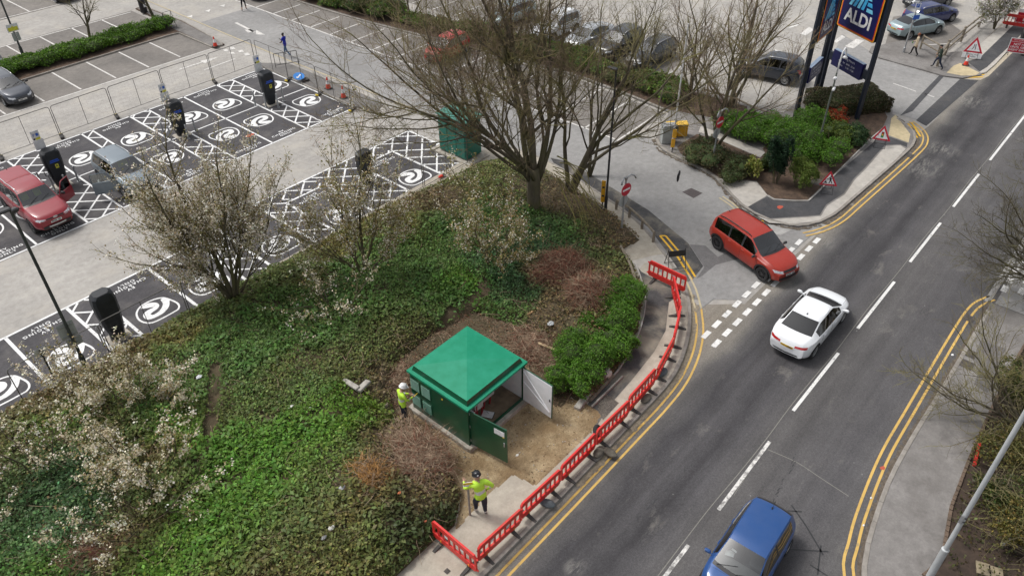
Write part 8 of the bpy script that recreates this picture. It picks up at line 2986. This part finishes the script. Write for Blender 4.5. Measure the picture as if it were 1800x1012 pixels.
def person(label, loc, yaw, J, cols, z=0.1, sleeve='long', leg='long', extra=None, s=1.0, shirt_len=.93, bulk=1.0):
    """one figure grown as a continuous skin over its joints. J: joint positions, facing +Y, standing on z=0
    cols: top, trousers, shoes, skin"""
    V, Rr, E, Z = [], [], [], []      # vertices, radii, edges, zone

    def v(p, r, zone):
        V.append(Vector(p))
        Rr.append(r if hasattr(r, '__len__') else (r, r))
        Z.append(zone)
        return len(V) - 1
    B = bulk
    j = dict(pelvis=(0, 0, .96), waist=(0, .01, 1.10), chest=(0, .01, 1.30), collar=(0, 0, 1.44), neck=(0, .01, 1.51), head=(0, .04, 1.60), crown=(0, .035, 1.70),
             shl=(-.185, 0, 1.41), ell=(-.25, -.03, 1.14), wrl=(-.27, .05, .90), shr=(.185, 0, 1.41), elr=(.25, -.03, 1.14), wrr=(.27, .05, .90),
             hpl=(-.095, 0, .90), knl=(-.10, .03, .50), anl=(-.105, 0, .10), tol=(-.115, .15, .04), hpr=(.095, 0, .90), knr=(.10, .03, .50), anr=(.105, 0, .10), tor=(.115, .15, .04))
    j.update(J)
    pe = v(j['pelvis'], (.150 * B, .118 * B), 'bot')
    wa = v(j['waist'], (.148 * B, .112 * B), 'top')
    ch = v(j['chest'], (.175 * B, .125 * B), 'top')
    co = v(j['collar'], (.115, .085), 'top')
    ne = v(j['neck'], .058, 'skin')
    he = v(j['head'], (.080, .098), 'skin')
    cr = v(j['crown'], (.074, .088), 'skin')
    E += [(pe, wa), (wa, ch), (ch, co), (co, ne), (ne, he), (he, cr)]
    root = pe
    for sd in 'lr':
        a = v(j['sh' + sd], .070 * B, 'top')
        b = v(j['el' + sd], .050, 'top' if sleeve == 'long' else 'skin')
        c = v(j['wr' + sd], .036, 'cuff')
        E += [(co, a), (a, b), (b, c)]
        dirn = (V[c] - V[b]).normalized()
        pm = v(V[c] + dirn * .075, (.040, .022), 'skin')
        E.append((c, pm))
        h = v(j['hp' + sd], .098 * B, 'bot')
        k = v(j['kn' + sd], .066 * B, 'bot')
        an = v(j['an' + sd], .048, 'bot' if leg == 'long' else 'skin')
        hl = v(j['to' + sd], (.048, .036), 'shoe')
        E += [(pe, h), (h, k), (k, an), (an, hl)]
    chains = []
    # fingers: their own little chains rooted in the palm, unequal and slightly curled
    for sd in 'lr':
        el, wr = Vector(j['el' + sd]), Vector(j['wr' + sd])
        d = (wr - el).normalized()
        x_, y_ = _frame(d)
        palm = wr + d * .07
        for q, (o, L) in enumerate(((-.030, .070), (-.010, .085), (.010, .080), (.028, .062))):
            p0 = palm + x_ * o
            p1 = p0 + d * L * .55 + y_ * .008
            p2 = p1 + d * L * .40 + y_ * .026
            i0, i1, i2 = v(p0, .0105, 'skin'), v(p1, .0095, 'skin'), v(p2, .0078, 'skin')
            E += [(i0, i1), (i1, i2)]
            chains.append(i0)
        p0 = wr + d * .03 - x_ * .025
        p1 = p0 + d * .035 - x_ * .030 + y_ * .012
        p2 = p1 + d * .030 - x_ * .004 + y_ * .012
        i0, i1, i2 = v(p0, .012, 'skin'), v(p1, .011, 'skin'), v(p2, .009, 'skin')
        E += [(i0, i1), (i1, i2)]
        chains.append(i0)
    me = bpy.data.meshes.new('person')
    me.from_pydata([tuple(p) for p in V], E, [])
    ob = bpy.data.objects.new('person', me)
    COL.objects.link(ob)
    md = ob.modifiers.new('s', 'SKIN')
    md.use_smooth_shade = True
    md.branch_smoothing = .6
    sk = me.skin_vertices[0].data
    for i in range(len(V)):
        sk[i].radius = Rr[i]
        sk[i].use_root = (i == root) or (i in chains)
    sb = ob.modifiers.new('u', 'SUBSURF')
    sb.levels = 1
    sb.render_levels = 1
    dg = bpy.context.evaluated_depsgraph_get()
    res = bpy.data.meshes.new_from_object(ob.evaluated_get(dg))
    bpy.data.objects.remove(ob)
    # nose, ears and eyes belong to the same surface
    bm = bmesh.new()
    bm.from_mesh(res)
    hd = Vector(j['head'])
    up_ = (Vector(j['crown']) - hd).normalized()
    fwd = Vector(j.get('look', (0, 1, 0))).normalized()
    side = fwd.cross(up_).normalized()

    def blob(c, r):
        g = bmesh.ops.create_icosphere(bm, subdivisions=1, radius=1)
        for w in g['verts']:
            w.co = c + side * w.co.x * r[0] + fwd * w.co.y * r[1] + up_ * w.co.z * r[2]
        return g
    blob(hd + fwd * .100 + up_ * .0, (.014, .022, .026))
    for s_ in (-1, 1):
        blob(hd + side * s_ * .083 + up_ * .01, (.012, .020, .030))
    n_skin = len(bm.faces)
    eyes = []
    for s_ in (-1, 1):
        g = blob(hd + fwd * .088 + side * s_ * .032 + up_ * .035, (.010, .008, .008))
        eyes += [f for w in g['verts'] for f in w.link_faces]
    g = blob(hd + fwd * .086 - up_ * .045, (.022, .008, .006))
    lips = [f for w in g['verts'] for f in w.link_faces]
    bm.faces.ensure_lookup_table()
    bm.faces.index_update()
    eye_i = {f.index for f in eyes}
    lip_i = {f.index for f in lips}
    # cloth and skin by the nearest bone
    segs_ = []
    for a, b in E:
        segs_.append((V[a], V[b], Z[a], Z[b]))
    mats = [cols[0], cols[1], cols[2], cols[3], HAIR, SILVERT, mat('lips', (0.30, 0.12, 0.10), .6)]
    tape = extra == 'hivis'
    hipz = V[pe].z
    for f in bm.faces:
        c = f.calc_center_median()
        best, zone, tt = 9, 'top', 0
        for a, b, za, zb in segs_:
            ab = b - a
            t = max(0, min(1, (c - a).dot(ab) / max(1e-9, ab.length_squared)))
            d = (a + ab * t - c).length
            if d < best:
                best, tt = d, t
                zone = (za, zb, t, ab)
        za, zb, t, ab = zone
        mi = 0
        if 'shoe' in (za, zb):
            mi = 2 if t > .05 else 1
        elif zb == 'cuff':
            mi = (0 if t < .97 else 3) if sleeve == 'long' else (3 if t > .0 else 0)
            if tape and .35 < t < .55:
                mi = 5
        elif za == 'cuff' or (za == 'skin' and zb == 'skin'):
            mi = 3
        elif za == 'top' and zb == 'skin':
            mi = 0 if t < (.35 if sleeve == 'long' else .55) else 3
        elif za == 'bot' and zb == 'bot':
            mi = 1
            if tape and zb == 'bot' and c.z < .22 and c.z > .13:
                mi = 5
        elif za == 'bot' and zb == 'skin':
            mi = 1 if t < .5 else 3
        elif za == 'bot' and zb == 'top':
            mi = 0 if c.z > hipz - .06 else 1
        if za == 'top' and zb == 'top' and tape and (abs(c.z - (hipz + .20)) < .03):
            mi = 5
        if c.z > hipz - .02 - (0.96 - shirt_len) and mi == 1 and za == 'bot' and zb == 'bot' and c.z > hipz - (0.96 - shirt_len):
            mi = 0
        if f.index in eye_i:
            mi = 4
        if f.index in lip_i:
            mi = 6
        f.material_index = mi
        f.smooth = True
    res.materials.clear()
    for m_ in mats:
        res.materials.append(m_)
    bm.to_mesh(res)
    bm.free()
    o = place('person', res, None, (loc[0], loc[1], z), yaw)
    o.scale = (s, s, s)
    link_props(o, label, 'person')
    return o, j, (hd, up_, fwd, side)


def head_frame(fr):
    hd, up_, fwd, side = fr
    return Matrix(((side.x, fwd.x, up_.x), (side.y, fwd.y, up_.y), (side.z, fwd.z, up_.z)))


def hair(o, fr, m_, r=(.088, .108, .085), lift=.075, back=-.012):
    hd, up_, fwd, side = fr
    mb = MB().ell(hd + up_ * lift + fwd * back, r, 8, 0, head_frame(fr))
    mb.obj('hair', m_, o, smooth=True)


def helmet(o, fr, m_):
    hd, up_, fwd, side = fr
    M = head_frame(fr)
    T_ = Matrix.Translation(hd + up_ * .075) @ M.to_4x4()
    mb = MB()
    mb.lathe([(.150, .0), (.142, .012), (.132, .02), (.128, .06), (.108, .105), (.065, .132), (0, .140)], 18, 0, T_ @ Matrix.Diagonal((.92, 1.06, 1, 1)))
    mb.box(hd + up_ * .082 + fwd * .145, (.20, .08, .012), M=M)
    mb.box(hd + up_ * .19, (.03, .20, .03), M=M)
    mb.obj('helmet', m_, o, smooth=True, angle=50)


def world_yaw(px0, px1):
    a, b = at(*px0, .1), at(*px1, .1)
    return math.atan2(b.y - a.y, b.x - a.x) - PI / 2


# worker by the kiosk wall, white helmet, looking down at the tape in his hands, facing the wall (+X)
o, j, fr = person('worker in a white helmet and yellow high-visibility jacket at the kiosk wall', (12.00, 15.98), R(-105),
                  dict(ell=(-.24, .10, 1.16), wrl=(-.10, .33, 1.10), elr=(.24, .10, 1.16), wrr=(.11, .36, 1.10), chest=(0, .0, 1.30), head=(0, .09, 1.60), crown=(0, .12, 1.69), look=(0, 1, -.45), neck=(0, .04, 1.51)),
                  (HIVIS, NAVYT, SHOE_W, SKIN), .14, extra='hivis', s=1.04, shirt_len=.86, bulk=1.12)
helmet(o, fr, HELW)
tape_ = MB().tube([(.11, .42, 1.09), (.05, .60, 1.12)], .012, 5)
tape_.obj('tape_measure', YELLOW, o)
# worker seen from behind by the marker post, one hand on the hip, the left arm at the post
o, j, fr = person('worker in a black helmet seen from behind with a hand on the hip', (10.86, 11.02), R(-28),
                  dict(pelvis=(0, 0, .95), waist=(-.01, .04, 1.09), chest=(-.02, .10, 1.28), collar=(-.03, .13, 1.42), neck=(-.03, .17, 1.49), head=(-.03, .22, 1.57), crown=(-.03, .23, 1.67), look=(0, 1, -.35),
                       shl=(-.22, .13, 1.39), ell=(-.40, .24, 1.16), wrl=(-.34, .50, 1.14), shr=(.17, .10, 1.39), elr=(.40, .02, 1.20), wrr=(.22, .10, 1.02), knr=(.11, .05, .50), anr=(.11, -.02, .10), tor=(.13, .13, .04), knl=(-.12, .18, .54), anl=(-.12, .16, .12), tol=(-.13, .30, .04)),
                  (HIVIS, NAVYT, SHOE, SKIN), .106, extra='hivis', s=1.12, shirt_len=.90, bulk=1.4)
helmet(o, fr, HELB)
sk_ = MB()
sk_.box((fr[0] + fr[1] * .12 - fr[2] * .135), (.05, .012, .04), M=head_frame(fr))
sk_.obj('helmet_sticker', WHITEP, o)
# walker in a royal blue shirt looking at a phone
o, j, fr = person('man in a royal blue shirt walking and looking at his phone', tuple(at(505, 100, .0))[:2], world_yaw((515, 103), (470, 96)),
                  dict(elr=(.22, .10, 1.14), wrr=(.12, .34, 1.18), ell=(-.23, .10, 1.14), wrl=(-.10, .32, 1.02), look=(0, 1, -.3), hpr=(.09, 0, .90), knr=(.10, .20, .52), anr=(.10, .22, .12), tor=(.11, .36, .05), knl=(-.10, -.12, .50), anl=(-.10, -.42, .16), tol=(-.11, -.34, .04), pelvis=(0, 0, .95)),
                  (BLUESH, JEANS, SHOE_W, SKIN_D), .012, sleeve='short', shirt_len=.84)
hair(o, fr, HAIR)
MB().box((.11, .44, 1.20), (.075, .15, .012), M=Matrix.Rotation(.5, 3, 'X')).obj('phone', SBLACK, o)
# woman in a cream coat
o, j, fr = person('auburn-haired woman in a cream coat and black trousers walking', tuple(at(1605, 98, .09))[:2], world_yaw((1625, 100), (1585, 94)),
                  dict(elr=(.23, .02, 1.14), wrr=(.20, .22, 1.02), ell=(-.24, -.05, 1.14), wrl=(-.25, -.06, .90), knr=(.09, .16, .52), anr=(.09, .22, .12), tor=(.10, .36, .05), knl=(-.09, -.06, .50), anl=(-.09, -.28, .14), tol=(-.10, -.18, .04)),
                  (CREAM, BLACKT, SHOE, SKIN), .09, s=.94, shirt_len=.72, bulk=1.08)
hair(o, fr, HAIR_R, (.098, .115, .11), .05, -.02)
MB().bbox((.20, .30, .92), (.12, .08, .16), .03).obj('green_purse', mat('green bag', (0.02, .22, .05), .6), o)
# man in a dark green jacket
o, j, fr = person('man in a dark green jacket and jeans striding along the footway', tuple(at(1646, 121, .09))[:2], world_yaw((1666, 124), (1626, 116)),
                  dict(chest=(0, .05, 1.29), collar=(0, .08, 1.43), neck=(0, .11, 1.50), head=(0, .15, 1.58), crown=(0, .16, 1.68), shl=(-.2, .07, 1.40), shr=(.2, .07, 1.40), elr=(.26, .05, 1.15), wrr=(.22, .25, 1.02), ell=(-.26, -.02, 1.15), wrl=(-.24, .15, 1.0),
                       knr=(.10, .24, .55), anr=(.10, .30, .14), tor=(.11, .45, .08), knl=(-.10, -.12, .50), anl=(-.10, -.40, .14), tol=(-.11, -.30, .04)),
                  (GREENJ, JEANS_D, SHOE, SKIN), .09, s=.97, shirt_len=.86, bulk=1.1)
hair(o, fr, HAIR)
# walker cut by the top frame edge
o, j, fr = person('walker in grey shorts at the top frame edge', tuple(at(430, 19, .0))[:2], world_yaw((430, 19), (440, 8)),
                  dict(knr=(.10, .16, .52), anr=(.10, .18, .12), tor=(.11, .32, .05), knl=(-.10, -.08, .50), anl=(-.10, -.30, .14), tol=(-.11, -.22, .04)),
                  (BLACKT, BLACKT, SHOE, SKIN), .012, sleeve='short', leg='short')
hair(o, fr, HAIR)
